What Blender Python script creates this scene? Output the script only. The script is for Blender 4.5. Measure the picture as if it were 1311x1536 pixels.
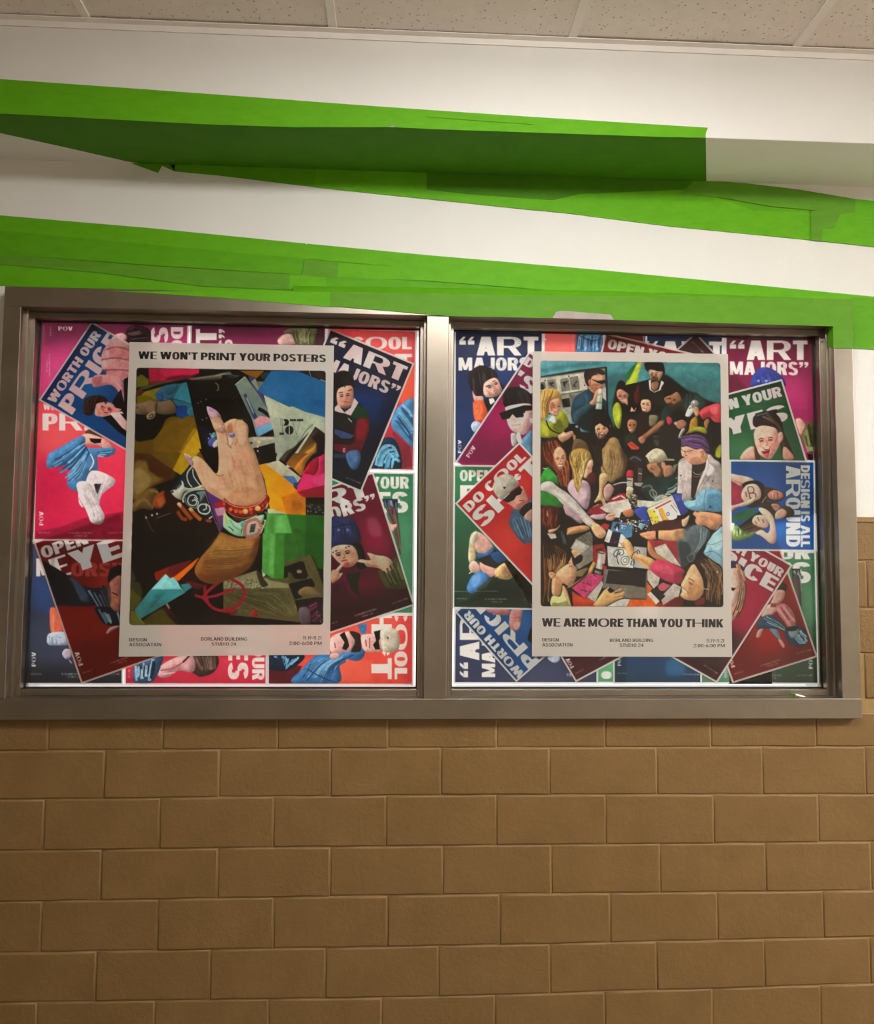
import bpy, bmesh, math, random
import numpy as np
from mathutils import Matrix, Vector

for o in list(bpy.data.objects):
    bpy.data.objects.remove(o)
C = bpy.context.scene.collection
SC = bpy.context.scene
random.seed(7)
RNG = np.random.RandomState(11)

# ------------------------------------------------------------------ camera
F = 1170.0                      # focal length in pixels of a 1311 px wide frame
CAM = np.array([0.0, -2.34, 1.50])
def _rot(r, p, y):
    cy, sy, cp, sp, cr, sr = math.cos(y), math.sin(y), math.cos(p), math.sin(p), math.cos(r), math.sin(r)
    Ry = np.array([[cy, 0, -sy], [0, 1, 0], [sy, 0, cy]])
    Rx = np.array([[1, 0, 0], [0, cp, sp], [0, -sp, cp]])
    Rz = np.array([[cr, -sr, 0], [sr, cr, 0], [0, 0, 1]])
    return Rz @ Rx @ Ry @ np.array([[1.0, 0, 0], [0, 0, -1], [0, 1, 0]])
RW = _rot(math.radians(0.456), math.radians(3.61), math.radians(2.79))   # world -> camera (right, down, forward)
cam = bpy.data.cameras.new('camera')
cam.sensor_fit = 'HORIZONTAL'; cam.sensor_width = 36.0; cam.lens = F / 1311.0 * 36.0
cam.clip_start = 0.02
camo = bpy.data.objects.new('camera', cam); C.objects.link(camo)
M = Matrix(((RW[0][0], -RW[1][0], -RW[2][0], CAM[0]),
            (RW[0][1], -RW[1][1], -RW[2][1], CAM[1]),
            (RW[0][2], -RW[1][2], -RW[2][2], CAM[2]), (0, 0, 0, 1)))
camo.matrix_world = M
SC.camera = camo
def P(px, py, Y):               # the point of the vertical plane y = Y seen at a pixel of the photograph
    d = np.array([(px - 655.5) / F, (py - 768.0) / F, 1.0]) @ RW
    t = (Y - CAM[1]) / d[1]
    return CAM + d * t
def PZ(px, py, Z):              # the same for the horizontal plane z = Z
    d = np.array([(px - 655.5) / F, (py - 768.0) / F, 1.0]) @ RW
    return CAM + d * ((Z - CAM[2]) / d[2])
def proj(w):                    # world points (n,3) -> pixels (n,2)
    c = (np.asarray(w) - CAM) @ RW.T
    return np.stack([c[..., 0] / c[..., 2] * F + 655.5, c[..., 1] / c[..., 2] * F + 768.0], -1)

# ------------------------------------------------------------------ world, exposure, lights
W = bpy.data.worlds.new('world'); SC.world = W; W.use_nodes = True
W.node_tree.nodes['Background'].inputs[0].default_value = (0.9, 0.85, 0.8, 1)
W.node_tree.nodes['Background'].inputs[1].default_value = 0.02
SC.view_settings.view_transform = 'Standard'
SC.view_settings.look = 'None'
SC.view_settings.exposure = 0.0
SC.view_settings.gamma = 1.0
SC.view_settings.use_curve_mapping = False
SC.cycles.max_bounces = 8
SC.cycles.diffuse_bounces = 5
SC.cycles.transmission_bounces = 6
SC.cycles.transparent_max_bounces = 12
SC.cycles.sample_clamp_indirect = 6.0
SC.cycles.use_denoising = True
# ceiling troffers of the corridor: (x, y, size x, size y, watts)
LAMPS = [(0.40, -1.42, 1.10, 0.50, 25.5), (3.95, -1.65, 1.10, 0.50, 104.0)]   # last: radiance of the drop lens
PANEL = 1.15                    # radiance of the lit box behind the windows

# ------------------------------------------------------------------ helpers
def s2l(c):
    c = np.asarray(c, float)
    return np.where(c <= 0.04045, c / 12.92, ((c + 0.055) / 1.055) ** 2.4)
def hexc(h):
    return np.array([int(h[i:i + 2], 16) for i in (0, 2, 4)]) / 255.0
def mesh_obj(name, verts, faces, mat=None, parent=None, smooth=False):
    me = bpy.data.meshes.new(name)
    me.from_pydata([tuple(map(float, v)) for v in verts], [], faces)
    me.update()
    o = bpy.data.objects.new(name, me); C.objects.link(o)
    if mat: me.materials.append(mat)
    if parent: o.parent = parent
    if smooth:
        for p in me.polygons: p.use_smooth = True
    return o
def bm_obj(name, bm, mat=None, parent=None, smooth=False):
    me = bpy.data.meshes.new(name); bmesh.ops.recalc_face_normals(bm, faces=bm.faces[:])
    bm.to_mesh(me); bm.free()
    o = bpy.data.objects.new(name, me); C.objects.link(o)
    if mat: me.materials.append(mat)
    if parent: o.parent = parent
    if smooth:
        for p in me.polygons: p.use_smooth = True
    return o
def empty(name, loc=(0, 0, 0)):
    o = bpy.data.objects.new(name, None); C.objects.link(o); o.location = loc
    o.empty_display_size = 0.05
    return o
def tag(o, label=None, cat=None, group=None, kind=None):
    if label: o['label'] = label
    if cat: o['category'] = cat
    if group: o['group'] = group
    if kind: o['kind'] = kind
    return o
def box_bm(bm, x0, x1, y0, y1, z0, z1, bevel=0.0, seg=1):
    m = bmesh.new()
    bmesh.ops.create_cube(m, size=1.0)
    for v in m.verts:
        v.co = Vector(((x0 + x1) / 2 + v.co.x * (x1 - x0), (y0 + y1) / 2 + v.co.y * (y1 - y0), (z0 + z1) / 2 + v.co.z * (z1 - z0)))
    if bevel > 0:
        bmesh.ops.bevel(m, geom=m.edges[:] + m.verts[:], offset=bevel, segments=seg, affect='EDGES', profile=0.5)
    t = bpy.data.meshes.new('t'); m.to_mesh(t); m.free(); bm.from_mesh(t); bpy.data.meshes.remove(t)
def box(name, x0, x1, y0, y1, z0, z1, mat, parent=None, bevel=0.0, seg=1):
    bm = bmesh.new(); box_bm(bm, x0, x1, y0, y1, z0, z1, bevel, seg)
    return bm_obj(name, bm, mat, parent)
def rel(o, parent):             # parent a piece built in world coordinates
    o.parent = parent; o.matrix_parent_inverse = parent.matrix_world.inverted() if parent.type != 'EMPTY' else Matrix.Translation(-parent.location)
    return o

# ------------------------------------------------------------------ materials
def new_mat(name):
    m = bpy.data.materials.new(name); m.use_nodes = True
    nt = m.node_tree; b = nt.nodes['Principled BSDF']
    return m, nt, b
def noise(nt, scale, detail=4, rough=0.6, vec=None, stretch=None):
    n = nt.nodes.new('ShaderNodeTexNoise'); n.inputs['Scale'].default_value = scale
    n.inputs['Detail'].default_value = detail; n.inputs['Roughness'].default_value = rough
    tc = nt.nodes.new('ShaderNodeTexCoord'); src = tc.outputs['Object']
    if stretch:
        mp = nt.nodes.new('ShaderNodeMapping'); mp.inputs['Scale'].default_value = stretch
        nt.links.new(src, mp.inputs['Vector']); src = mp.outputs['Vector']
    nt.links.new(src, n.inputs['Vector'])
    return n
def ramp(nt, fac, stops):
    r = nt.nodes.new('ShaderNodeValToRGB'); e = r.color_ramp.elements
    while len(e) < len(stops): e.new(0.5)
    for i, (p, c) in enumerate(stops):
        e[i].position = p; e[i].color = (*c, 1)
    nt.links.new(fac, r.inputs['Fac'])
    return r.outputs['Color']
def bump(nt, b, h, dist, strength=1.0, normal=None):
    n = nt.nodes.new('ShaderNodeBump'); n.inputs['Distance'].default_value = dist; n.inputs['Strength'].default_value = strength
    nt.links.new(h, n.inputs['Height'])
    if normal: nt.links.new(normal, n.inputs['Normal'])
    nt.links.new(n.outputs['Normal'], b.inputs['Normal'])
    return n.outputs['Normal']
def surf(name, c1, c2, scale, rough, bdist=0.0, bscale=None, metallic=0.0, stretch=None, spec=0.5, bstretch=None):
    m, nt, b = new_mat(name)
    n = noise(nt, scale, stretch=stretch)
    nt.links.new(ramp(nt, n.outputs['Fac'], [(0.3, c1), (0.7, c2)]), b.inputs['Base Color'])
    b.inputs['Roughness'].default_value = rough; b.inputs['Metallic'].default_value = metallic
    b.inputs['Specular IOR Level'].default_value = spec
    if bdist:
        k = noise(nt, bscale or scale * 4, 5, 0.65, stretch=bstretch)
        bump(nt, b, k.outputs['Fac'], bdist)
    return m
M_WALL = surf('painted_drywall', (.755, .745, .715), (.78, .77, .74), 6, .62, .0006, 260, spec=.3)
M_BLOCK = surf('tan_block_paint', (.190, .110, .037), (.220, .130, .047), 9, .48, .0018, 70, spec=.35)
M_JOINT = surf('tan_joint_highlight', (.30, .185, .075), (.34, .215, .09), 14, .55, .001, 120, spec=.3)  # joint colour lightened to paint in the highlight lines along the blocks
M_STEEL = surf('brushed_steel', (.29, .25, .205), (.39, .35, .295), 3.5, .36, .00012, 900, metallic=1.0, bstretch=(1, 1, .06))
M_STEELX = surf('brushed_steel_across', (.27, .235, .19), (.37, .33, .28), 3.5, .38, .00012, 900, metallic=1.0, bstretch=(.06, 1, 1))
M_TRIMW = surf('ceiling_grid_white', (.80, .76, .72), (.84, .80, .76), 10, .5, .0002, 200)
M_BLACK = surf('black_gasket', (.008, .007, .006), (.015, .014, .012), 20, .5)
M_WHITEBOX = surf('lightbox_white', (.8, .8, .8), (.85, .85, .84), 5, .6)
M_FLOOR = surf('speckled_floor_tile', (.20, .155, .11), (.27, .215, .16), 60, .35, .0002, 90)
M_OPP = surf('opposite_wall_paint', (.58, .52, .44), (.62, .56, .47), 4, .6)
def tile_mat():
    m, nt, b = new_mat('mineral_fibre_tile')
    n = noise(nt, 34, 5, .7)
    v = nt.nodes.new('ShaderNodeTexVoronoi'); v.inputs['Scale'].default_value = 75
    tc = nt.nodes.new('ShaderNodeTexCoord'); nt.links.new(tc.outputs['Object'], v.inputs['Vector'])
    n2 = noise(nt, 60, 3, .6)
    ad = nt.nodes.new('ShaderNodeMath'); ad.operation = 'MULTIPLY_ADD'; ad.inputs[1].default_value = .55
    nt.links.new(n2.outputs['Fac'], ad.inputs[0]); nt.links.new(v.outputs['Distance'], ad.inputs[2])
    pit = ramp(nt, ad.outputs[0], [(.37, (0, 0, 0)), (.45, (1, 1, 1))])
    mx = nt.nodes.new('ShaderNodeMix'); mx.data_type = 'RGBA'; mx.inputs[6].default_value = (.42, .36, .31, 1)
    nt.links.new(pit, mx.inputs[0]); nt.links.new(ramp(nt, n.outputs['Fac'], [(.3, (.76, .70, .65)), (.7, (.82, .76, .71))]), mx.inputs[7])
    nt.links.new(mx.outputs[2], b.inputs['Base Color']); b.inputs['Roughness'].default_value = .9
    bump(nt, b, pit, .0015)
    return m
M_TILE = tile_mat()
def tape_mat(name, c1, c2):
    m, nt, b = new_mat(name)
    n = noise(nt, 16, 6, .7, stretch=(1, 1, 2.5)); k = noise(nt, 220, 3, .6)
    nt.links.new(ramp(nt, n.outputs['Fac'], [(.3, c1), (.72, c2)]), b.inputs['Base Color'])
    b.inputs['Roughness'].default_value = .6; b.inputs['Specular IOR Level'].default_value = .18
    bump(nt, b, k.outputs['Fac'], .0004)
    return m
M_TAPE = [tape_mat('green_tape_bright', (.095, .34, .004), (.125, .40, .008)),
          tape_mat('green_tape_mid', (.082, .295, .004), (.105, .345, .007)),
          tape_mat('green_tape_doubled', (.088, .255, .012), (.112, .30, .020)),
          tape_mat('green_tape_shaded', (.052, .185, .003), (.068, .225, .005))]  # last one: same tape, with the soffit's shade painted into its green
def glass_mat():
    m = bpy.data.materials.new('window_glass'); m.use_nodes = True; nt = m.node_tree; nt.nodes.clear()
    o = nt.nodes.new('ShaderNodeOutputMaterial'); t = nt.nodes.new('ShaderNodeBsdfTransparent'); g = nt.nodes.new('ShaderNodeBsdfGlossy')
    t.inputs[0].default_value = (.985, .99, .985, 1); g.inputs['Roughness'].default_value = .02
    lw = nt.nodes.new('ShaderNodeLayerWeight'); lw.inputs[0].default_value = .5      # Facing = 1 - |cos|
    pw = nt.nodes.new('ShaderNodeMath'); pw.operation = 'POWER'; pw.inputs[1].default_value = 5; nt.links.new(lw.outputs['Facing'], pw.inputs[0])
    f = nt.nodes.new('ShaderNodeMath'); f.operation = 'MULTIPLY_ADD'; f.inputs[1].default_value = .93; f.inputs[2].default_value = .035; nt.links.new(pw.outputs[0], f.inputs[0])
    x = nt.nodes.new('ShaderNodeMixShader'); nt.links.new(f.outputs[0], x.inputs[0]); nt.links.new(t.outputs[0], x.inputs[1]); nt.links.new(g.outputs[0], x.inputs[2])
    nt.links.new(x.outputs[0], o.inputs[0])
    return m
M_GLASS = glass_mat()
def emit_mat(name, c, s):
    m, nt, b = new_mat(name); b.inputs['Base Color'].default_value = (.8, .8, .8, 1)
    b.inputs['Emission Color'].default_value = (*c, 1); b.inputs['Emission Strength'].default_value = s
    return m
def paper_mat(name, wd, wt, grain):
    # printed paper: ink colour from the mesh, part of the light reflected, part let through from behind
    m = bpy.data.materials.new(name); m.use_nodes = True; nt = m.node_tree; nt.nodes.clear()
    o = nt.nodes.new('ShaderNodeOutputMaterial')
    a = nt.nodes.new('ShaderNodeAttribute'); a.attribute_name = 'ink'
    n = noise(nt, 420, 2, .5); r = ramp(nt, n.outputs['Fac'], [(.3, (1 - grain,) * 3), (.7, (1, 1, 1))])
    mx = nt.nodes.new('ShaderNodeMix'); mx.data_type = 'RGBA'; mx.blend_type = 'MULTIPLY'; mx.inputs[0].default_value = 1
    nt.links.new(a.outputs['Color'], mx.inputs[6]); nt.links.new(r, mx.inputs[7])
    d = nt.nodes.new('ShaderNodeBsdfDiffuse'); t = nt.nodes.new('ShaderNodeBsdfTranslucent'); g = nt.nodes.new('ShaderNodeBsdfGlossy')
    g.inputs['Roughness'].default_value = .35
    def sc(w):
        k = nt.nodes.new('ShaderNodeMix'); k.data_type = 'RGBA'; k.blend_type = 'MULTIPLY'; k.inputs[0].default_value = 1
        nt.links.new(mx.outputs[2], k.inputs[6]); k.inputs[7].default_value = (w, w, w, 1); return k.outputs[2]
    nt.links.new(sc(wd), d.inputs[0]); nt.links.new(sc(wt), t.inputs[0])
    ad = nt.nodes.new('ShaderNodeAddShader'); nt.links.new(d.outputs[0], ad.inputs[0]); nt.links.new(t.outputs[0], ad.inputs[1])
    x = nt.nodes.new('ShaderNodeMixShader'); x.inputs[0].default_value = .012
    nt.links.new(ad.outputs[0], x.inputs[1]); nt.links.new(g.outputs[0], x.inputs[2]); nt.links.new(x.outputs[0], o.inputs[0])
    return m
M_PAPER = paper_mat('printed_paper', .62, .38, .10)
M_PAPERBIG = paper_mat('printed_photo_paper', .72, .22, .04)
m_, nt_, b_ = new_mat('black_ink'); b_.inputs['Base Color'].default_value = (.012, .011, .012, 1); b_.inputs['Roughness'].default_value = .5; M_INK = m_
# ================================================================== the setting
YW = -0.004                       # face of the white wall
ZS = float(P(1200, 277, YW)[2])   # underside of the soffit
YS = float(PZ(1200, 211.5, ZS)[1])  # front of the soffit
ZC = float(P(660, 55, YS)[2])     # ceiling
X0, X1, YB = -3.6, 4.6, -4.9
def st(o, parent=None):
    o['kind'] = 'structure'; return o
# frame outline (world rectangle read from the photograph)
YF = -0.045
FX0 = float(np.mean([P(3, 430, YF)[0], P(-17, 1070, YF)[0]])); FX1 = float(np.mean([P(1279.5, 530, YF)[0], P(1293, 1070, YF)[0]]))
FZ0 = float(np.mean([P(60, 1080.5, YF)[2], P(660, 1078.5, YF)[2], P(1280, 1077.5, YF)[2]])); FZ1 = float(np.mean([P(5, 427, YF)[2], P(660, 447, YF)[2]]))
ZL = float(P(1302, 777, -0.02)[2])   # top of the block work
st(box('floor', X0, X1, YB, 0.5, -0.1, 0.0, M_FLOOR))
st(box('wall_left', X0 - .1, X0, YB, 0.5, 0, 3.4, M_OPP)); st(box('wall_right', X1, X1 + .1, YB, 0.5, 0, 3.4, M_OPP))
st(box('wall_front', X0, X1, YB - .1, YB, 0, 3.4, M_OPP))
# white upper wall around the window opening
bm = bmesh.new()
box_bm(bm, X0, X1, YW, .12, FZ1 - .02, ZS + .02)
box_bm(bm, X0, FX0 + .02, YW, .12, ZL - .02, FZ1 - .02)
box_bm(bm, FX1 - .02, X1, YW, .12, ZL - .02, FZ1 - .02)
st(bm_obj('wall_upper', bm, M_WALL))
st(box('wall_soffit', X0, X1, YS, .12, ZS, ZC + .25, M_WALL, bevel=.0015))
# painted block work below: joints as a recessed backing, every block a part
wall = st(bm_obj('wall_lower', (lambda b: (box_bm(b, X0, X1, -.0186, .12, 0, FZ0 + .01), box_bm(b, X0, FX0 + .01, -.0186, .12, FZ0 + .01, ZL - .012),
      box_bm(b, FX1 - .01, X1, -.0186, .12, FZ0 + .01, ZL - .012), b)[-1])(bmesh.new()), M_JOINT))
lines = [[1126.2, 1121.5, 1119.3], [1199, 1192, 1191], [1275.6, 1268, 1262], [1352, 1341.5, 1335], [1428.6, 1418, 1404.5], [1503, 1494, 1474.5]]
def lz(k, x):
    if 0 <= k < 6:
        a = lines[k]; px = [0, 655, 1311]
        zs = [P(px[i], a[i], -.016)[2] for i in range(3)]; xs = [P(px[i], a[i], -.016)[0] for i in range(3)]
        return float(np.interp(x, xs, zs))
    if k < 0: return lz(0, x) + .1455 * (-k)
    return lz(5, x) - .1475 * (k - 5)
rowj = {0: [71, 243, 415, 581, 744, 907, 1066, 1224], 1: [155, 327, 495, 660.5, 823.5, 985, 1144, 1299], 2: [64, 238, 409, 578, 744, 908, 1070.6, 1228],
        3: [150, 325, 494, 663, 826.5, 990, 1149, 1307], 4: [60, 235, 409, 580, 749, 915, 1076, 1236], 5: [142, 314, 487, 657, 824.5, 985, 1147, 1306],
        6: [53, 230, 401, 571.5, 742, 907, 1069, 1232]}
def block(xa, xb, za0, za1, zb0, zb1, rnd, big=True):
    """one block: slightly pillowed face, rounded and wavering arris"""
    g = .0015
    n = 5 if big else 2
    yo = -.0205 - rnd.random() * .0018
    tl = rnd.uniform(-.0009, .0009)
    verts, faces = [], []
    xs = np.linspace(xa + g, xb - g, n + 1)
    b0 = lambda x: za0 + (zb0 - za0) * (x - xa) / (xb - xa) + g
    t0 = lambda x: za1 + (zb1 - za1) * (x - xa) / (xb - xa) - g
    wob = lambda: rnd.uniform(-.0010, .0010) if big else 0
    loop = [(x, b0(x) + wob()) for x in xs] + [(xs[-1] + wob(), b0(xs[-1]) + (t0(xs[-1]) - b0(xs[-1])) * f) for f in (.33, .66)] + \
           [(x, t0(x) + wob()) for x in xs[::-1]] + [(xs[0] + wob(), b0(xs[0]) + (t0(xs[0]) - b0(xs[0])) * f) for f in (.66, .33)]
    cx, cz = (xa + xb) / 2, (za0 + za1) / 2
    hx, hz = (xb - xa) / 2, (za1 - za0) / 2
    N = len(loop)
    for ins, y in ((0, -.008), (0, yo + .0032), (.0011, yo + .0011), (.0042, yo)):
        for x, z in loop:
            verts.append((x - (x - cx) / hx * ins, y + tl * (x - cx) / hx, z - (z - cz) / hz * ins))
    for r in range(3):
        for i in range(N):
            j = (i + 1) % N
            faces.append((r * N + i, r * N + j, (r + 1) * N + j, (r + 1) * N + i))
    faces.append(tuple(range(3 * N, 4 * N)))
    o = mesh_obj('block', verts, faces, M_BLOCK, wall)
    for p in o.data.polygons: p.use_smooth = len(p.vertices) == 4
    return o
rnd = random.Random(3)
k = -1
for k in range(0, 7):
    xs = [float(P(x, 1160 + 74 * k, -.016)[0]) for x in rowj[k]]
    while xs[0] > -1.7: xs.insert(0, xs[0] - .343)
    while xs[-1] < 2.0: xs.append(xs[-1] + .325)
    for a, b in zip(xs[:-1], xs[1:]):
        top = lz(k - 1, a), lz(k - 1, b)
        if k == 0: top = (min(top[0], FZ0 + .012) if FX0 < b and a < FX1 else top[0], min(top[1], FZ0 + .012) if FX0 < b and a < FX1 else top[1])
        block(a, b, lz(k, a), top[0], lz(k, b), top[1], rnd)
for k in range(7, 10):                      # courses under the picture's edge, down to the floor
    off = .165 * (k % 2)
    for i in range(11):
        a = -1.75 + off + i * .335
        z0 = max(.004, lz(k, a)); z1 = lz(k - 1, a)
        if z1 - z0 > .03: block(a, a + .335, z0, z1, z0, z1, rnd, False)
# short courses beside the window frame, right and left of it
ys = [778, 841.5, 912, 980, 1048, 1116]
zz = [float(P(1303, y, -.016)[2]) for y in ys]
def side(xa, xb, z0, z1): block(xa, xb, z0, z1, z0, z1, rnd)
xr = FX1 + .004
xj = float(P(1299, 880, -.016)[0]); xk = float(P(1296, 1010, -.016)[0])
for i in range(4):
    z1, z0 = zz[i], zz[i + 1]
    if i == 0: side(xr, xr + .22, z0, z1); s = xr + .22
    elif i == 1: side(xr, xj, z0, z1); side(xj, xj + .33, z0, z1); s = xj + .33
    elif i == 2: side(xr, xr + .17, z0, z1); s = xr + .17
    else: side(xk, xk + .33, z0, z1); s = xk + .33
    side(s, s + .33, z0, z1); side(s + .33, s + .66, z0, z1)
    e = FX0 - .004
    side(e - .2 - .1 * (i % 2), e, z0, z1); side(e - .53 - .1 * (i % 2), e - .2 - .1 * (i % 2), z0, z1)
# bullnosed top course that ends the block work
def ledge(xa, xb):
    pr = [(-.004, ZL + .004), (-.012, ZL + .003), (-.019, ZL - .001), (-.0235, ZL - .006), (-.0245, ZL - .012), (-.021, ZL - .016), (-.010, ZL - .017)]
    v = [(x, y, z) for x in (xa, xb) for y, z in pr]; n = len(pr)
    f = [(i, i + 1, n + i + 1, n + i) for i in range(n - 1)] + [tuple(range(n)), tuple(range(n, 2 * n))]
    o = mesh_obj('ledge_cap', v, f, M_BLOCK, wall, False)
    return o
ledge(FX1 + .008, FX1 + .9); ledge(FX0 - .9, FX0 - .008)
# ------------------------------------------------------------------ ceiling
ceil = st(box('ceiling', X0, X1, YB, YS, ZC + .10, ZC + .2, M_WHITEBOX))
bars = [float(PZ(x, y, ZC)[0]) for x, y in ((120, 11), (496, 18), (869, 25), (1223, 34))]
step = float(np.mean(np.diff(bars)))
bx = [bars[0] - step * 3, bars[0] - step * 2, bars[0] - step] + bars + [bars[-1] + step, bars[-1] + 2 * step, bars[-1] + 3 * step]
by = [YS, YS - .48, YS - .48 - step * 2, YS - .48 - step * 4, YS - .48 - step * 6]
lampcells = []
for x in bx:
    rel(box('grid_bar', x - .012, x + .012, YB, YS - .02, ZC - .0015, ZC + .02, M_TRIMW, bevel=.0008), ceil)
for y in by[1:]:
    rel(box('grid_bar', X0, X1, y - .012, y + .012, ZC - .0010, ZC + .018, M_TRIMW, bevel=.0008), ceil)
for i in range(len(bx) - 1):
    for j in range(len(by) - 1):
        xa, xb, ya, yb = bx[i] + .009, bx[i + 1] - .009, by[j + 1] + .009, by[j] - .009
        if any(xa < lx < xb and ya < ly < yb for lx, ly, *_ in LAMPS): lampcells.append((xa, xb, ya, yb)); continue
        dz = rnd.uniform(0.001, .0035)
        rel(box('ceiling_tile', xa, xb, ya, yb, ZC + dz, ZC + dz + .012, M_TILE, bevel=.001), ceil)
tr = st(mesh_obj('trim_1', [(x, y, z) for x in (X0, X1) for y, z in ((YS - .0005, ZC - .001), (YS - .022, ZC - .001), (YS - .022, ZC - .0035), (YS - .004, ZC - .0035), (YS - .004, ZC - .020), (YS - .0005, ZC - .020))],
        [(0, 1, 7, 6), (1, 2, 8, 7), (2, 3, 9, 8), (3, 4, 10, 9), (4, 5, 11, 10)], M_TRIMW))
for i, (lx, ly, sx, sy, w) in enumerate(LAMPS):
    t = empty('ceiling_light', (lx, ly, ZC))
    tag(t, ['recessed white ceiling light panel nearest the display windows', 'recessed white ceiling light panel farther along the corridor'][i], 'light', 'corridor ceiling lights')
    rel(box('housing', lx - sx / 2 - .03, lx + sx / 2 + .03, ly - sy / 2 - .03, ly + sy / 2 + .03, ZC - .004, ZC + .05, M_TRIMW, bevel=.002), t)
    rel(box('diffuser', lx - sx / 2, lx + sx / 2, ly - sy / 2, ly + sy / 2, ZC - .05, ZC - .004, emit_mat('lamp_diffuser', (1, .985, .945), w), bevel=.008), t)

# ================================================================== steel window frame
frame = empty('window_1', (0, 0, FZ0)); frame['kind'] = 'structure'
def rect_px(pts, Y):   # (x0,x1,z0,z1) from inner-edge pixels tl,tr,br,bl
    q = [P(x, y, Y) for x, y in pts]
    return float((q[0][0] + q[3][0]) / 2), float((q[1][0] + q[2][0]) / 2), float((q[2][2] + q[3][2]) / 2), float((q[0][2] + q[1][2]) / 2)
IN = [rect_px([(32.5, 457), (639.5, 474), (636, 1047.5), (6.5, 1049)], YF), rect_px([(673, 475), (1250, 489), (1263.5, 1049), (670, 1047)], YF)]
def bar(name, x0, x1, z0, z1, mat, y0=YF, y1=.02, bv=.0018):
    o = box(name, x0, x1, y0, y1, z0, z1, mat, bevel=bv, seg=2); rel(o, frame); return o
zt = min(IN[0][3], IN[1][3]); zb = max(IN[0][2], IN[1][2])
zt = (IN[0][3] + IN[1][3]) / 2; zb = (IN[0][2] + IN[1][2]) / 2
bar('head_rail', FX0, FX1, zt, FZ1, M_STEELX)
bar('sill_rail', FX0, FX1, FZ0, zb, M_STEELX)
bar('jamb', FX0, IN[0][0], zb, zt, M_STEEL); bar('jamb', IN[1][1], FX1, zb, zt, M_STEEL)
bar('mullion', IN[0][1], IN[1][0], zb, zt, M_STEEL)
GL = []
for (a, b, _, _) in IN:
    z0, z1 = zb, zt
    y0, y1 = .004, .036        # glazing stop: front, glass line
    w = .0185
    for nm, xa, xb, za, zc, mm in (('glazing_stop', a, a + w, z0, z1, M_STEEL), ('glazing_stop', b - w, b, z0, z1, M_STEEL),
                                ('glazing_stop', a + w, b - w, z1 - w, z1, M_STEELX), ('glazing_stop', a + w, b - w, z0, z0 + w, M_STEELX)):
        bar(nm, xa, xb, za, zc, mm, y0, .06, .0015)
    # step at half depth
    for nm, xa, xb, za, zc in (('stop_lip', a, a + .008, z0, z1), ('stop_lip', b - .008, b, z0, z1)):
        bar(nm, xa, xb, za, zc, M_STEEL, -.016, .01, .001)
    ga, gb, g0, g1 = a + w, b - w, z0 + w, z1 - w
    k = .0032
    bmg = bmesh.new()
    box_bm(bmg, ga, ga + k, .030, .036, g0, g1); box_bm(bmg, gb - k, gb, .030, .036, g0, g1)
    box_bm(bmg, ga, gb, .030, .036, g1 - k, g1); box_bm(bmg, ga, gb, .030, .036, g0, g0 + k)
    rel(bm_obj('gasket', bmg, M_BLACK), frame)
    rel(box('glass_pane', ga, gb, .034, .038, g0, g1, M_GLASS), frame)
    GL.append((ga, gb, g0, g1))
    # white light box behind the pane
    bmb = bmesh.new()
    box_bm(bmb, ga - .02, ga - .01, .06, .16, g0 - .02, g1 + .02); box_bm(bmb, gb + .01, gb + .02, .06, .16, g0 - .02, g1 + .02)
    box_bm(bmb, ga - .02, gb + .02, .06, .16, g1 + .01, g1 + .02); box_bm(bmb, ga - .02, gb + .02, .06, .16, g0 - .02, g0 - .01)
    rel(bm_obj('lightbox_side', bmb, M_WHITEBOX), frame)
    rel(box('light_panel', ga - .02, gb + .02, .15, .16, g0 - .02, g1 + .02, emit_mat('light_panel_glow', (1, .985, .97), PANEL)), frame)
# rivet / screw heads
for x, y in ((55, 497), (1234, 512)):
    p = P(x, y, .0); bmr = bmesh.new(); bmesh.ops.create_icosphere(bmr, subdivisions=2, radius=.0022)
    for v in bmr.verts: v.co = Vector((v.co.x + p[0], v.co.y * .4 + .0035, v.co.z + p[2]))
    rel(bm_obj('screw_head', bmr, M_BLACK), frame)
# ================================================================== green tape on wall and soffit
def strip(pts, Y, mat, label, off=0.0, name='tape_strip', holes=None):
    """a sheet of tape lying on the plane y=Y, outline read from the photograph"""
    v = [P(x, y, Y - off) for x, y in pts]; n = len(v); th = .0007
    vv = [tuple(p) for p in v] + [(p[0], p[1] + th, p[2]) for p in v]
    f = [tuple(range(n)), tuple(range(2 * n - 1, n - 1, -1))] + [(i, (i + 1) % n, n + (i + 1) % n, n + i) for i in range(n)]
    o = mesh_obj(name, vv, f, mat)
    bm = bmesh.new(); bm.from_mesh(o.data); bmesh.ops.recalc_face_normals(bm, faces=bm.faces[:]); bm.to_mesh(o.data); bm.free()
    tag(o, label, 'tape', 'green tape on the wall')
    return o
A, B, D = M_TAPE[:3]
e = .0020
strip([(-40, 116), (0, 118.5), (220, 134), (445, 150.5), (449, 191), (300, 186), (0, 170), (-40, 168.5)], YS, A, 'bright green tape strip along the left end of the soffit edge', e)
strip([(443, 150.5), (560, 159), (660, 166), (795, 175), (1062, 191.5), (1059, 199), (1058.5, 206), (1000, 205.5), (660, 194), (596, 191), (590, 188), (575, 190.6), (446, 190.6)], YS, A, 'bright green tape strip along the soffit edge ending in a torn right tip', e * .8)
strip([(640, 165.2), (760, 173), (792, 184), (800, 186.5), (720, 181), (640, 175)], YS, M_TAPE[0], 'thin wedge of green tape lapped over the soffit edge strip', e * 1.6)
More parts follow.
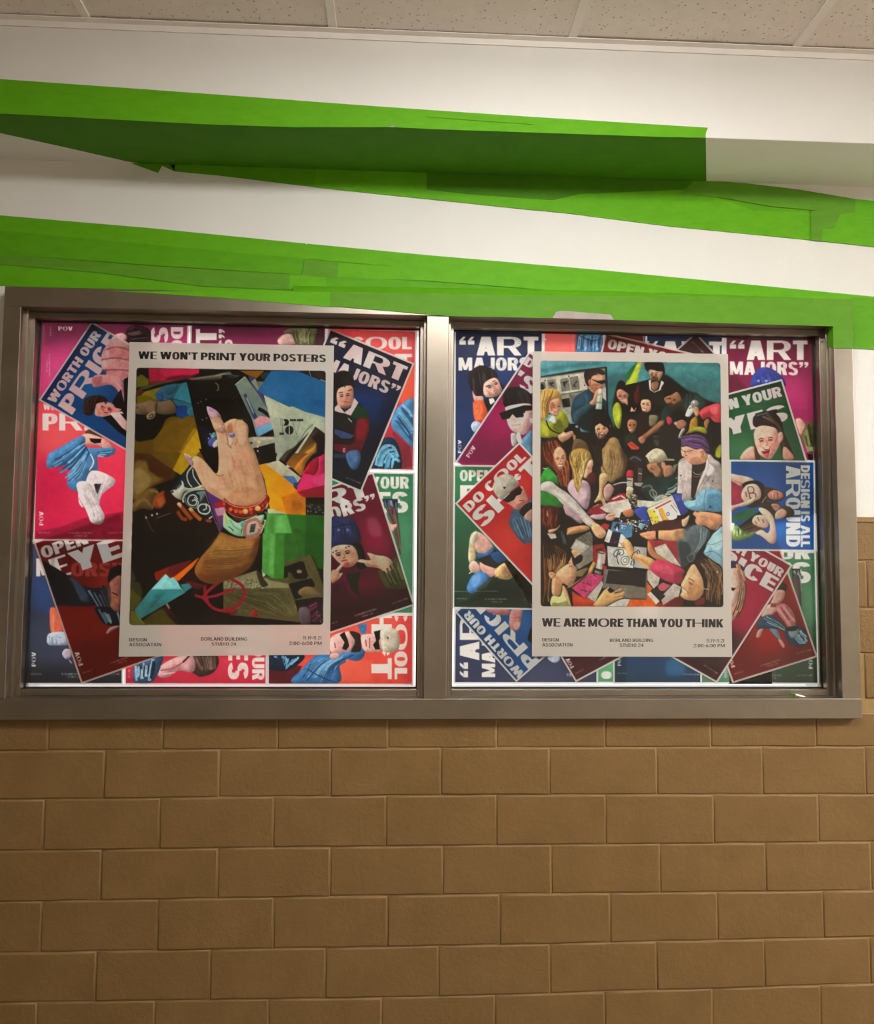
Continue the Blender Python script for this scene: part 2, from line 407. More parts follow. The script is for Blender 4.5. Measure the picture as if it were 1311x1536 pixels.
# the sheet under the soffit: on the horizontal underside
zt_ = ZS - .0012
und = [(1059.5, 207), (1059.5, 269.5)]
top = [(-40, 167.2), (0, 168.8), (660, 193), (1059, 206.8)]
lo = [(-60, 189), (0, 199.5), (100, 221.5), (190, 242)]
q = [PZ(x, y, zt_) for x, y in top]
for p_ in q: p_[1] = YS + .0005
yw_ = YW - .001
low = []
for x, y in lo:
    w_ = PZ(x, y, zt_); w_[1] = min(w_[1], yw_); low.append(w_)
x5 = PZ(215, 250, zt_)[0]
right_end = np.array([P(1059.5, 268, yw_)[0], yw_, zt_]); low += [np.array([x5, yw_, zt_])]
o = mesh_obj('tape_sheet', [tuple(p) for p in q + [right_end] + low[::-1]], [tuple(range(len(q) + 1 + len(low)))], M_TAPE[3])  # darkened green carries the painted shade of the underside
tag(o, 'wide green sheet of tape covering the underside of the soffit, shade in its colour', 'tape', 'green tape on the wall')
Y = YW
zc_ = ZS - .0005
def wallz(x): return proj(np.array([[P(x, 260, Y)[0], Y - .001, zc_]]))[0]
def w_(x): return tuple(wallz(x))
strip([w_(196), (214, 251), (237, 259.3), (243, 248.5), (262, 257), w_(262)], Y, B, 'torn green tape tip hanging below the soffit corner', e)
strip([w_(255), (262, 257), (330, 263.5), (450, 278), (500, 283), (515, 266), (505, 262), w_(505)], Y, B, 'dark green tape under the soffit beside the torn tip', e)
strip([w_(475), (470, 280.5), (560, 290), (660, 300.3), (790, 314), (860, 320.5), (872, 303), (850, 292), w_(850)], Y, A, 'long green tape strip in the middle of the slanting band', e * 1.3)
strip([w_(820), (842, 318.8), (1000, 339), (1220, 360.5), (1222, 319), (1130, 316), (1055, 288), w_(1060)], Y, A, 'green tape at the middle right of the slanting band', e)
strip([w_(1040), (1060, 270), (1125, 275.5), (1200, 284.5), (1283, 298.5), (1283, 318), (1262, 321), (1230, 316), (1160, 310), (1080, 296), (1020, 291)], Y, M_TAPE[2], 'darker green tape wedge along the top of the slanting band', e * 1.9)
strip([(1216, 316), (1262, 316), (1252, 341), (1234, 342), (1233, 361.8), (1217, 360)], Y, M_TAPE[2], 'small stepped patch of doubled green tape on the slanting band', e * 2.3)
strip([(1233, 341), (1250, 341), (1258, 320), (1283, 298.5), (1311, 301), (1380, 310), (1380, 377), (1311, 370.3), (1232, 361.5)], Y, A, 'green tape at the right end of the slanting band', e * 1.4)
strip([w_(640), w_(1058), (1058, 283), (868, 291), (830, 300), (700, 291), (640, 284)], Y, M_TAPE[3], 'dark crumpled green tape tucked under the soffit corner', e * 1.7)  # same green with painted-in shade, under the soffit corner
strip([w_(480), (475, 280), (660, 300), (860, 320.3), (1060, 345), (1311, 370), (1380, 377), (1380, 310), (1311, 301), (1283, 298.5), (1200, 284.5), (1125, 275.5), (1062, 270.5), w_(1040)], Y, B, 'broad slanting green tape band on the wall right under the soffit', e * .5)
strip([(-60, 320), (0, 325), (459, 367), (900, 407), (1311, 447), (1380, 454), (1380, 470), (1278, 470), (900, 452), (660, 460), (500, 455), (300, 445), (0, 426), (-60, 423)], Y, B, 'broad green tape band running along above the steel frame', e * .5)
# band above the frame
strip([(-60, 318), (0, 323), (230, 342.5), (459, 365.3), (460, 389), (455, 389.5), (230, 368), (0, 347), (-60, 341)], Y, A, 'top strip of the lower green band, left length', e)
strip([(460, 365.4), (640, 382.5), (900, 405), (1311, 445), (1380, 452), (1380, 470), (1311, 463), (1100, 446), (900, 428), (640, 404), (459, 388)], Y, A, 'top strip of the lower green band, right length', e * 1.1)
strip([(-60, 339), (0, 345.5), (230, 367), (456, 388), (452, 412), (230, 398), (0, 381), (-60, 376)], Y, B, 'second strip of the lower green band, left length', e * 1.6)
strip([(457, 390.5), (508, 395), (506, 416.5), (453, 412.5)], Y, M_TAPE[2], 'small darker green patch in the middle of the lower band', e * 2.6)
strip([(506, 394), (640, 403), (900, 427), (1180, 451), (1180, 458), (900, 441), (640, 421), (505, 416)], Y, A, 'second strip of the lower green band, right length', e * 1.6)
strip([(-60, 375), (0, 381), (230, 399), (437, 411.5), (434, 435), (300, 429), (150, 409), (0, 396.5), (-60, 391)], Y, M_TAPE[2], 'dull green doubled strip at the left of the lower band', e * 2.1)
strip([(435, 411), (489, 415), (488, 438), (433, 434.5)], Y, A, 'short bright green piece between two seams of the lower band', e * 2.4)
strip([(487, 414), (640, 422), (900, 442), (1100, 452), (1100, 462), (900, 455), (640, 446), (486, 438)], Y, B, 'third strip of the lower green band, right length', e * 2.1)
strip([(-60, 391), (0, 396.5), (150, 409), (300, 428), (433, 434), (500, 438), (500, 460), (300, 446), (0, 428), (-60, 424)], Y, A, 'lowest left strip of the lower green band above the frame', e * 1.2)
# tape pulled over the steel head rail
def over(pts, mat, label, off):
    return strip(pts, YF, mat, label, off)
over([(150, 436.5), (250, 437), (433, 436), (500, 438), (500, 461), (400, 452.5), (330, 446.5), (201, 438.6)], A, 'thin bright green tape edge lapping onto the steel head rail', .0012)
over([(495, 437.5), (690, 441), (900, 444), (1100, 446.5), (1279.5, 449), (1280, 522.6), (1250, 522), (1249.5, 489.5), (1100, 485.2), (862, 478), (828, 477.2), (760, 475.8), (672, 474), (640, 471.3), (590, 467), (495, 459)], M_TAPE[2], 'dull green tape wrapped over the steel head rail and its right corner', .0018)
o = over([(829, 477), (834, 468), (842, 466), (880, 469), (916, 472), (921, 479.6), (862, 478)], surf('grey_steel_patch', (.30, .26, .24), (.36, .31, .29), 30, .6), 'small added mauve grey patch standing for bare steel on the head rail of the right window', .0026)  # patch added over the rail; its grey paints the dim reflection of bare steel
strip([(1278.5, 446), (1311, 448), (1380, 452), (1380, 528), (1311, 524), (1281, 522.5)], Y, M_TAPE[1], 'green tape on the white wall right of the frame corner', e * 1.5)
def flap(name, a, b, Ya, Yb, mat, label):
    va = [P(x, y, Ya) for x, y in a]; vb = [P(x, y, Yb) for x, y in b]
    n = len(va)
    o = mesh_obj(name, [tuple(p) for p in va + vb], [(i, i + 1, n + i + 1, n + i) for i in range(n - 1)], mat)
    tag(o, label, 'tape', 'green tape on the wall'); return o
flap('tape_strip', [(440, 428), (700, 432), (900, 436), (1100, 443), (1279, 450)], [(440, 437.4), (700, 441.2), (900, 444.2), (1100, 446.7), (1279.5, 449.5)], YW - .002, YF - .0018, M_TAPE[1], 'green tape bridging from the wall to the top of the steel frame')
# tape folded into the head corner, crumbs of torn tape on the sill
a_ = IN[1][1]
o = mesh_obj('tape_strip', [(a_ - .0012, YF - .001, zt), (a_ - .0012, .003, zt), (a_ - .0012, .003, zt - .058), (a_ - .0012, YF - .001, zt - .066)], [(0, 1, 2, 3)], M_TAPE[1])
tag(o, 'green tape folded inside the upper right corner of the frame', 'tape', 'green tape on the wall')
def scrap(x, y, s, seed, mat, label):
    r = random.Random(seed); p = P(x, y, -.020); z = zb + .0008
    bmx = bmesh.new()
    for i in range(5):
        cx, cy = p[0] + r.uniform(-1, 1) * s, p[1] + r.uniform(-.5, .5) * s * .8
        vs = [bmx.verts.new((cx + r.uniform(-1, 1) * s * .7, cy + r.uniform(-1, 1) * s * .5, z + abs(r.uniform(0, 1)) * s * .9)) for _ in range(5)]
        for t in range(3): bmx.faces.new((vs[0], vs[t + 1], vs[t + 2]))
    o = bm_obj('tape_scrap', bmx, mat); tag(o, label, 'scrap'); return o
scrap(1192, 1043, .010, 5, M_TAPE[1], 'crumpled green tape scrap on the steel sill, the larger one')
scrap(1113, 1043, .004, 9, M_TAPE[0], 'tiny green tape crumb on the steel sill')
o = mesh_obj('tape_scrap', [tuple(P(x, y, yy)) for x, y, yy in ((1191, 1040.5, -.02), (1197, 1041, -.024), (1208.5, 1044.5, -.02), (1206, 1046, -.03), (1196, 1043.5, -.03))], [(0, 1, 2, 3, 4)], M_WALL)
tag(o, 'white paper sliver lying beside the larger green tape scrap', 'scrap')
# ================================================================== printing: vector shapes -> ink colours on the paper mesh
class Canvas:
    def __init__(s, x0, y0, x1, y1, res=1.5, bg='ffffff'):
        s.x0, s.y0, s.res = x0, y0, res
        s.w, s.h = int((x1 - x0) * res) + 2, int((y1 - y0) * res) + 2
        s.im = np.empty((s.h, s.w, 3)); s.im[:] = hexc(bg)
        s.id = np.zeros((s.h, s.w), np.int8); s.part = 0; s.clip = None
        s.vx, s.vy, s.vs, s.rot = 0, 0, 1.0, None
    def view(s, x, y, sc): s.vx, s.vy, s.vs = x, y, sc
    def tp(s, pts):
        p = np.asarray(pts, float) / s.vs + (s.vx, s.vy)
        return (p - (s.x0, s.y0)) * s.res
    def cover(s, P_, blur=0.0):
        """anti-aliased coverage of a polygon in canvas pixels -> (slice, alpha)"""
        SS = 4; pad = int(blur * 3) + 2
        a0 = max(0, int(P_[:, 0].min()) - pad); a1 = min(s.w, int(P_[:, 0].max()) + pad + 1)
        b0 = max(0, int(P_[:, 1].min()) - pad); b1 = min(s.h, int(P_[:, 1].max()) + pad + 1)
        if a1 <= a0 or b1 <= b0: return None
        nb = (b1 - b0) * SS; Wd = a1 - a0
        acc = np.zeros((nb, Wd + 2))
        X = P_[:, 0] - a0; Yv = (P_[:, 1] - b0) * SS - 0.5
        X2 = np.roll(X, -1); Y2 = np.roll(Yv, -1)
        rows_, xs_ = [], []
        for xa, ya, xb, yb in zip(X, Yv, X2, Y2):
            if ya == yb: continue
            lo, hi = (ya, yb) if ya < yb else (yb, ya)
            r = np.arange(max(0, math.ceil(lo)), min(nb, math.ceil(hi)))
            if len(r) == 0: continue
            rows_.append(r); xs_.append(xa + (r - ya) * (xb - xa) / (yb - ya))
        if not rows_: return None
        r = np.concatenate(rows_); x = np.clip(np.concatenate(xs_), 0, Wd)
        o = np.lexsort((x, r)); r, x = r[o], x[o]
        sgn = np.where(np.arange(len(r)) % 2 == 0, 1.0, -1.0)    # even number of crossings on each row
        ix = x.astype(int); fr = x - ix
        np.add.at(acc, (r, ix), sgn * (1 - fr)); np.add.at(acc, (r, ix + 1), sgn * fr)
        cov = np.clip(np.cumsum(acc, 1)[:, :Wd], 0, 1).reshape(b1 - b0, SS, Wd).mean(1)
        if blur > 0.3: cov = gblur(cov, blur)
        return (slice(b0, b1), slice(a0, a1)), cov
    def paint(s, sl, cov, col, alpha=1.0, pts=None):
        a = (cov * alpha)[..., None]
        if isinstance(col, tuple):
            c0, c1, mode = col; hh, ww = cov.shape
            yy, xx = np.mgrid[0:hh, 0:ww]
            p = pts - (sl[1].start, sl[0].start)
            if mode == 'v': t = (yy - p[:, 1].min()) / max(1, np.ptp(p[:, 1]))
            else: t = (xx - p[:, 0].min()) / max(1, np.ptp(p[:, 0]))
            t = np.clip(t, 0, 1)[..., None]; cc = c0 * (1 - t) + c1 * t
        else: cc = col
        if s.clip is not None: a = a * s.clip[sl][..., None]
        s.im[sl] = s.im[sl] * (1 - a) + cc * a
        if s.part is not None:
            k = a[..., 0] > .5; s.id[sl][k] = s.part
    def poly(s, pts, col, blur=0, alpha=1.0, smooth=False):
        p = s.tp(pts)
        if smooth: p = catmull(p)
        r = s.cover(p, blur * s.res)
        if not r: return
        if smooth and blur <= .7 and alpha == 1.0 and r[1].sum() > 60:
            # printed photographs have modelling of their own: round each printed form a little
            sl, c = r; sg = min(7.0, .13 * math.sqrt(c.sum())); b = gblur(np.pad(c, 4), sg); gy, gx = np.gradient(b); k = sg * .8
            f = 1 + np.clip(k * (gx * .75 + gy * .65), -.20, .20) - .15 * (1 - np.clip(b * 1.5 - .25, 0, 1)); f = f[4:-4, 4:-4]
            base = s.im[sl].copy(); s.paint(sl, c, col, 1.0, p)
            a = c[..., None] * (1 if s.clip is None else s.clip[sl][..., None])
            s.im[sl] = np.clip(s.im[sl] * (1 + (f[..., None] - 1) * a), 0, 1); return
        s.paint(r[0], r[1], col, alpha, p)
    def grain(s, part, amt=.10, sat=1.0, gam=1.0):
        h, w = s.h, s.w; f = np.zeros((h, w))
        for sc, a in ((14, .45), (6, .35), (2.6, .30)):
            n = RNG.uniform(-1, 1, (int(h / sc) + 4, int(w / sc) + 4))
            y = np.arange(h) / sc; x = np.arange(w) / sc; iy, ix = y.astype(int), x.astype(int); fy, fx = (y - iy)[:, None], (x - ix)[None]
            fy, fx = fy * fy * (3 - 2 * fy), fx * fx * (3 - 2 * fx)
            f += a * ((n[np.ix_(iy, ix)] * (1 - fx) + n[np.ix_(iy, ix + 1)] * fx) * (1 - fy) + (n[np.ix_(iy + 1, ix)] * (1 - fx) + n[np.ix_(iy + 1, ix + 1)] * fx) * fy)
        m = (s.id == part)[..., None]
        q = np.clip(s.im * (1 + amt * f[..., None]), 0, 1) ** gam
        g = q.mean(-1, keepdims=True); q = np.clip(g + (q - g) * sat, 0, 1)
        s.im = np.where(m, q, s.im)
    def line(s, pts, w, col, blur=0, alpha=1.0, smooth=True, closed=False):
        p = s.tp(pts); w = w / s.vs * s.res
        if smooth and len(p) > 2: p = catmull(p, closed)
        if closed: p = np.vstack([p, p[:1]])
        for a, b in [(stroke(p, w), 0)]:
            r = s.cover_nz(a, blur * s.res)
            if r: s.paint(r[0], r[1], col, alpha, p)
    def cover_nz(s, quads, blur):
        allp = np.vstack(quads); out = None
        pad = int(blur * 3) + 2
        a0 = max(0, int(allp[:, 0].min()) - pad); a1 = min(s.w, int(allp[:, 0].max()) + pad + 1)
        b0 = max(0, int(allp[:, 1].min()) - pad); b1 = min(s.h, int(allp[:, 1].max()) + pad + 1)
        if a1 <= a0 or b1 <= b0: return None
        cov = np.zeros((b1 - b0, a1 - a0))
        for q in quads:
            r = s.cover(q)
            if r is None: continue
            (ys, xs), c = r
            yo, xo = ys.start - b0, xs.start - a0
            ya, xa = max(0, yo), max(0, xo)
            cc = c[ya - yo:, xa - xo:]; cc = cc[:cov.shape[0] - ya, :cov.shape[1] - xa]
            v = cov[ya:ya + cc.shape[0], xa:xa + cc.shape[1]]
            np.maximum(v, cc, out=v)
        if blur > .3: cov = gblur(cov, blur)
        return (slice(b0, b1), slice(a0, a1)), cov
    def art(s, txt):
        """a tiny drawing language: one shape per line"""
        for ln in txt.strip().split('\n'):
            ln = ln.strip()
            if not ln or ln[0] == '#': continue
            tk = ln.split(); k = tk[0]; blur, alpha = 0.0, 1.0
            if '@' in k: k, a_ = k.split('@'); alpha = float(a_)
            if '~' in k: k, b_ = k.split('~'); blur = float(b_)
            if k == 'view': s.view(*map(float, tk[1:4])); continue
            if k == 'part': s.part = int(tk[1]) if tk[1] != '-' else None; continue
            if k[0] == 't':      # interpolated strands between two guide lines: t<n>,<w> colours | A | B
                pr = k[1:].split(','); n, w = pr[:2]; amp = float(pr[2]) if len(pr) > 2 else 0; cols = [hexc(c) for c in tk[1].split(',')]
                gs = ' '.join(tk[2:]).split('|')
                Ap, Bp = [np.array([tuple(map(float, q.split(','))) for q in g.split()]) for g in gs if g.strip()]
                m = 10; Ar, Br = resample(Ap, m), resample(Bp, m); n = int(n)
                for i in range(n):
                    f = (i + .5) / n + RNG.uniform(-.4, .4) / n
                    q = Ar * (1 - f) + Br * f; a0 = RNG.uniform(0, .35); a1 = RNG.uniform(.65, 1)
                    q = resample(q[int(a0 * m):max(int(a0 * m) + 3, int(a1 * m) + 1)], 6)
                    if amp:
                        q = resample(q, 14); dd = np.gradient(q, axis=0); nn = np.stack([-dd[:, 1], dd[:, 0]], 1); nn /= np.maximum(1e-6, np.hypot(*nn.T))[:, None]
                        q = q + nn * (amp * np.sin(np.linspace(0, RNG.uniform(7, 11), 14) + RNG.uniform(0, 2)))[:, None]
                    s.line(q, float(w) * RNG.uniform(.6, 1.3), cols[RNG.randint(len(cols))], blur, alpha)
                continue
            if k[0] == 'n':      # speckle: n<count>,<size> colours x0,y0 x1,y1
                n, w = k[1:].split(','); cols = [hexc(c) for c in tk[1].split(',')]
                (xa, ya), (xb, yb) = [tuple(map(float, q.split(','))) for q in tk[2:4]]
                for i in range(int(n)):
                    cx, cy = RNG.uniform(xa, xb), RNG.uniform(ya, yb); r_ = float(w) * RNG.uniform(.5, 1.4); t = RNG.uniform(0, 3)
                    q = [(cx + r_ * math.cos(t + a) * RNG.uniform(.6, 1.4), cy + r_ * math.sin(t + a) * RNG.uniform(.4, 1)) for a in (0, 1.5, 3, 4.6)]
                    s.poly(q, cols[RNG.randint(len(cols))], blur, alpha)
                continue
            if k[0] == 'F':      # features of a face: F<rx>,<ry>,<angle>,<yaw>,<smile> colour x,y
                rx, ry, an, yaw, sm = map(float, k[1:].split(',')); cx, cy = map(float, tk[2].split(',')); dk = hexc(tk[1]); a = math.radians(an)
                X = lambda u, v: (cx + (u + yaw * .35 * (1 - u * u * .3)) * rx * math.cos(a) - v * ry * math.sin(a), cy + (u + yaw * .35 * (1 - u * u * .3)) * rx * math.sin(a) + v * ry * math.cos(a))
                ell = lambda u, v, ru, rv: [X(u + ru * math.cos(t), v + rv * math.sin(t)) for t in np.linspace(0, 2 * math.pi, 13)[:-1]]
                w = rx * .075; red = hexc('8c4038'); shd = dk * .5 + hexc('a06048') * .5
                for q in (-1, 1):
                    s.poly(ell(q * .42, -.10, .25, .12), shd, 1.0, .40)
                    s.line([X(q * .22, -.24), X(q * .45, -.31), X(q * .66, -.22)], w * 1.2, dk, .2, .9)
                    s.line([X(q * .26, -.09), X(q * .42, -.12 - .02 * (1 - sm)), X(q * .60, -.07)], w * 1.5, dk, .15, .95)
                    if sm < .8: s.poly(ell(q * .43, -.08, .07, .045), dk * .4, .1)
                    s.poly(ell(q * .52, .22, .2, .13), hexc('d07868'), 1.2, .35)
                s.line([X(.04, -.12), X(.12, .10), X(.15, .20), X(-.02, .24)], w * 1.1, shd, .5, .55)
                s.line([X(-.06, .245), X(.10, .24)], w * 1.1, dk, .3, .6)
                if sm > .6:
                    s.poly([X(-.36, .38), X(0, .43), X(.38, .37), X(.24, .58), X(0, .66), X(-.24, .58)], red, .2, .95, True)
                    s.poly([X(-.30, .40), X(0, .45), X(.32, .39), X(.18, .53), X(-.18, .53)], hexc('f4ece6'), .15, 1.0)
                else: s.line([X(-.26, .47), X(0, .45), X(.26, .46)], w * 1.8, red, .25, .9)
                s.line([X(-.16, .72), X(.16, .72)], w * 1.2, shd, .7, .4)
                s.poly(ell(0, .98, .62, .12), shd, 1.2, .35); continue
            c = tk[1]
            if '|' in c: a_, b_ = c.split('|'); col = (hexc(a_), hexc(b_), 'v')
            elif '/' in c: a_, b_ = c.split('/'); col = (hexc(a_), hexc(b_), 'h')
            else: col = hexc(c)
            pts = [tuple(map(float, q.split(','))) for q in tk[2:]]
            if k[0] == 'p': s.poly(pts, col, blur, alpha)
            elif k[0] == 's': s.poly(pts, col, blur, alpha, True)
            elif k[0] == 'l': s.line(pts, float(k[1:]) * (1.5 if s.vs > 6 and float(k[1:]) <= 7 and len(pts) == 2 else 1), col, blur, alpha)
            elif k[0] == 'o': s.line(pts, float(k[1:]), col, blur, alpha, closed=True)
            elif k[0] == 'g': s.line(pts, float(k[1:]), col, blur, alpha, smooth=False)
            elif k[0] == 'c':    # ellipses: c<rx>,<ry>
                rx, ry = map(float, k[1:].split(','))
                for x, y in pts: s.poly([(x + rx * math.cos(a), y + ry * math.sin(a)) for a in np.linspace(0, 2 * math.pi, 21)[:-1]], col, blur, alpha)
    def sample(s, px, py):
        x = np.clip((px - s.x0) * s.res - .5, 0, s.w - 1.001); y = np.clip((py - s.y0) * s.res - .5, 0, s.h - 1.001)
        ix, iy = x.astype(int), y.astype(int); fx, fy = (x - ix)[..., None], (y - iy)[..., None]
        im = s.im
        c = (im[iy, ix] * (1 - fx) + im[iy, ix + 1] * fx) * (1 - fy) + (im[iy + 1, ix] * (1 - fx) + im[iy + 1, ix + 1] * fx) * fy
        return c, s.id[np.rint(y).astype(int), np.rint(x).astype(int)]

def gblur(a, sg):
    r = int(sg * 2.5) + 1; k = np.exp(-.5 * (np.arange(-r, r + 1) / sg) ** 2); k /= k.sum()
    a = np.pad(a, r, mode='edge'); o = np.zeros((a.shape[0], a.shape[1] - 2 * r))
    for i, w in enumerate(k): o += w * a[:, i:i + o.shape[1]]
    q = np.zeros((a.shape[0] - 2 * r, o.shape[1]))
    for i, w in enumerate(k): q += w * o[i:i + q.shape[0]]
    return q
def catmull(p, closed=True, m=5):
    n = len(p); out = []
    for i in range(n if closed else n - 1):
        if closed: a, b, c, d = p[i - 1], p[i], p[(i + 1) % n], p[(i + 2) % n]
        else: a, b, c, d = p[max(i - 1, 0)], p[i], p[i + 1], p[min(i + 2, n - 1)]
        for t in np.arange(m) / m:
            out.append(.5 * (2 * b + (c - a) * t + (2 * a - 5 * b + 4 * c - d) * t * t + (3 * b - a - 3 * c + d) * t ** 3))
    if not closed: out.append(p[-1])
    return np.array(out)
def resample(p, m):
    p = np.asarray(p, float)
    d = np.r_[0, np.cumsum(np.hypot(*np.diff(p, axis=0).T))]; t = np.linspace(0, d[-1], m)
    return np.stack([np.interp(t, d, p[:, 0]), np.interp(t, d, p[:, 1])], 1)
def stroke(p, w):
    out = []; h = w / 2
    for a, b in zip(p[:-1], p[1:]):
        d = b - a; L = np.hypot(*d)
        if L < 1e-6: continue
        d /= L; n = np.array([-d[1], d[0]]) * h; e = d * h * .35
        out.append(np.array([a - e + n, b + e + n, b + e - n, a - e - n]))
    return out or [np.array([p[0] + (-h, -h), p[0] + (h, -h), p[0] + (h, h), p[0] + (-h, h)])]

# ------------------------------------------------------------------ lettering: a heavy grotesque built letter by letter
def _arc(cx, cy, rx, ry, s, t, a0, a1, n=None, ex=2.35):
    n = n or max(4, int(abs(a1 - a0) / 20)); o = []
    def pt(r1, r2, a):
        c, d = math.cos(a), math.sin(a)
        return (cx + r1 * math.copysign(abs(c) ** (2 / ex), c), cy + r2 * math.copysign(abs(d) ** (2 / ex), d))
    A = [math.radians(a0 + (a1 - a0) * i / n) for i in range(n + 1)]
    for p, q in zip(A[:-1], A[1:]):
        o.append([pt(rx, ry, p), pt(rx, ry, q), pt(rx - s, ry - t, q), pt(rx - s, ry - t, p)])
    return o
def _r(x0, y0, x1, y1): return [(x0, y0), (x1, y0), (x1, y1), (x0, y1)]
def _sl(xa, ya, xb, yb, k): return [(xa, ya), (xa + k, ya), (xb + k, yb), (xb, yb)]   # slanted stem of horizontal width k
NW = dict(A=.66, B=.58, C=.57, D=.58, E=.48, F=.46, G=.60, H=.60, I=.235, J=.47, K=.60, L=.45, M=.76, N=.60, O=.60, P=.56, Q=.6, R=.58, S=.55, T=.52,
          U=.58, V=.64, W=.92, X=.62, Y=.62, Z=.5)
NW.update({'0': .5, '1': .3, '2': .5, '4': .55, '5': .5, '6': .52, '9': .52, ':': .2, '.': .2, '-': .3, '*': .5, '\u201c': .54, '\u201d': .54, "'": .2, '|': .2})
def letter(ch, w, s, t):
    if ch == 'A':
        k = s * 1.08; return [_sl(0, 0, w / 2 - k * .62, 1, k), _sl(w - k, 0, w / 2 - k * .38, 1, k), _r(w * .22, .2, w * .78, .2 + t * .85)]
    if ch == 'B': return [_r(0, 0, s, 1), _r(0, 0, w * .55, t), _r(0, .5 - t * .45, w * .55, .5 + t * .45), _r(0, 1 - t, w * .55, 1)] + _arc(w * .5, .27, w * .5, .27, s, t, -90, 90) + _arc(w * .5, .745, w * .46, .255, s, t, -90, 90)
    if ch in 'OQ0': return _arc(w / 2, .5, w / 2, .515, s, t, 0, 360, 24)
    if ch == 'C': return _arc(w / 2, .5, w / 2, .515, s, t, 32, 328, 18)
    if ch == 'G': return _arc(w / 2, .5, w / 2, .515, s, t, 35, 300, 16) + [_r(w - s * .95, 0.02, w, .5), _r(w * .52, .5 - t * .8, w, .5)]
    if ch == 'D': return [_r(0, 0, s, 1), _r(0, 0, w * .45, t), _r(0, 1 - t, w * .45, 1)] + _arc(w * .42, .5, w * .58, .5, s, t, -90, 90, 10)
    if ch == 'E': return [_r(0, 0, s, 1), _r(0, 0, w, t), _r(0, .5 - t * .48, w * .94, .5 + t * .48), _r(0, 1 - t, w, 1)]
    if ch == 'F': return [_r(0, 0, s, 1), _r(0, .47 - t * .48, w * .92, .47 + t * .48), _r(0, 1 - t, w, 1)]
    if ch == 'H': return [_r(0, 0, s, 1), _r(w - s, 0, w, 1), _r(0, .5 - t * .5, w, .5 + t * .5)]
    if ch in 'I1|': return [_r((w - s) / 2, 0, (w + s) / 2, 1)] + ([[((w - s) / 2, .98), ((w - s) / 2, .72), (0, .66), (0, .84)]] if ch == '1' else [])
    if ch == 'J': return [_r(w - s, .3, w, 1)] + _arc(w / 2, .3, w / 2, .315, s, t, -180, 0, 10)
    if ch == 'K': return [_r(0, 0, s, 1), [(s, .34), (s, .62), (w - s * 1.15, 1), (w, 1)], [(s * .9, .52), (s * 1.6, .74), (w, 0), (w - s * 1.2, 0)]]
    if ch == 'L': return [_r(0, 0, s, 1), _r(0, 0, w, t)]
    if ch == 'M': return [_r(0, 0, s * .92, 1), _r(w - s * .92, 0, w, 1), [(0, 1), (s * 1.1, 1), (w / 2 + s * .35, .05), (w / 2 - s * .35, .05)], [(w, 1), (w - s * 1.1, 1), (w / 2 - s * .35, .05), (w / 2 + s * .35, .05)]]
    if ch == 'N': return [_r(0, 0, s * .95, 1), _r(w - s * .95, 0, w, 1), [(0, 1), (s * 1.15, 1), (w, 0), (w - s * 1.15, 0)]]
    if ch == 'P': return [_r(0, 0, s, 1), _r(0, .36, w * .5, .36 + t * .9), _r(0, 1 - t, w * .5, 1)] + _arc(w * .48, .68, w * .52, .32, s, t * .9, -90, 90, 9)
    if ch == 'R':
        tt = t; return [_r(0, 0, s, 1), _r(0, .40, w * .55, .40 + tt * .9), _r(0, 1 - tt, w * .55, 1)] + _arc(w * .52, .70, w * .46, .30, s, tt * .9, -90, 90, 9) + [[(max(w * .40, w - s * 2.1), .44), (max(w * .40, w - s * 2.1) + s * 1.05, .47), (w, 0), (w - s * 1.08, 0)]]
    if ch == 'S': 
        return _arc(w / 2, .735, w / 2 - .01, .28, s * .95, t, 15, 270, 13) + _arc(w / 2, .275, w / 2, .29, s * .95, t, 90, -165, 13)
    if ch == 'T': return [_r((w - s) / 2, 0, (w + s) / 2, 1), _r(0, 1 - t, w, 1)]
    if ch == 'U': return [_r(0, .35, s, 1), _r(w - s, .35, w, 1)] + _arc(w / 2, .36, w / 2, .375, s, t, -180, 0, 12)
    if ch == 'V': k = s * 1.1; return [_sl(w / 2 - k * .6, 0, 0, 1, k), _sl(w / 2 - k * .4, 0, w - k, 1, k)]
    if ch == 'W':
        k = s * .95; q = w / 4; return [_sl(q - k * .35, 0, 0, 1, k), _sl(q - k * .35, 0, w / 2 - k * .5, 1, k), _sl(w - q - k * .65, 0, w / 2 - k * .5, 1, k), _sl(w - q - k * .65, 0, w - k, 1, k)]
    if ch == 'X': k = s * 1.1; return [_sl(0, 0, w - k, 1, k), _sl(w - k, 0, 0, 1, k)]
    if ch == 'Y': k = s * 1.1; return [_r((w - s) / 2, 0, (w + s) / 2, .45), _sl(w / 2 - k / 2, .36, 0, 1, k), _sl(w / 2 - k / 2, .36, w - k, 1, k)]
    if ch == 'Z': return [_r(0, 0, w, t), _r(0, 1 - t, w, 1), _sl(0, t * .5, w - s * 1.2, 1 - t * .5, s * 1.2)]
    if ch == '2': return _arc(w / 2, .70, w / 2, .31, s, t, 175, -20, 9) + [[(w, .66), (w - s * 1.1, .60), (0, t * .6), (s * .9, t * .9)], _r(0, 0, w, t)]
    if ch == '4': return [_r(w * .58, 0, w * .58 + s, 1), _r(0, .2, w, .2 + t), [(0, .22), (0, .4), (w * .58, 1), (w * .72, .8)]]
    if ch == '5': return [_r(0, 1 - t, w * .95, 1), _r(0, .5, s, 1)] + _arc(w / 2, .32, w / 2, .33, s, t, 120, -160, 10)
    if ch == '6': return _arc(w / 2, .32, w / 2, .33, s, t, 0, 360, 14) + [[(0, .35), (s, .35), (w * .75, 1), (w * .75 - s, 1)]]
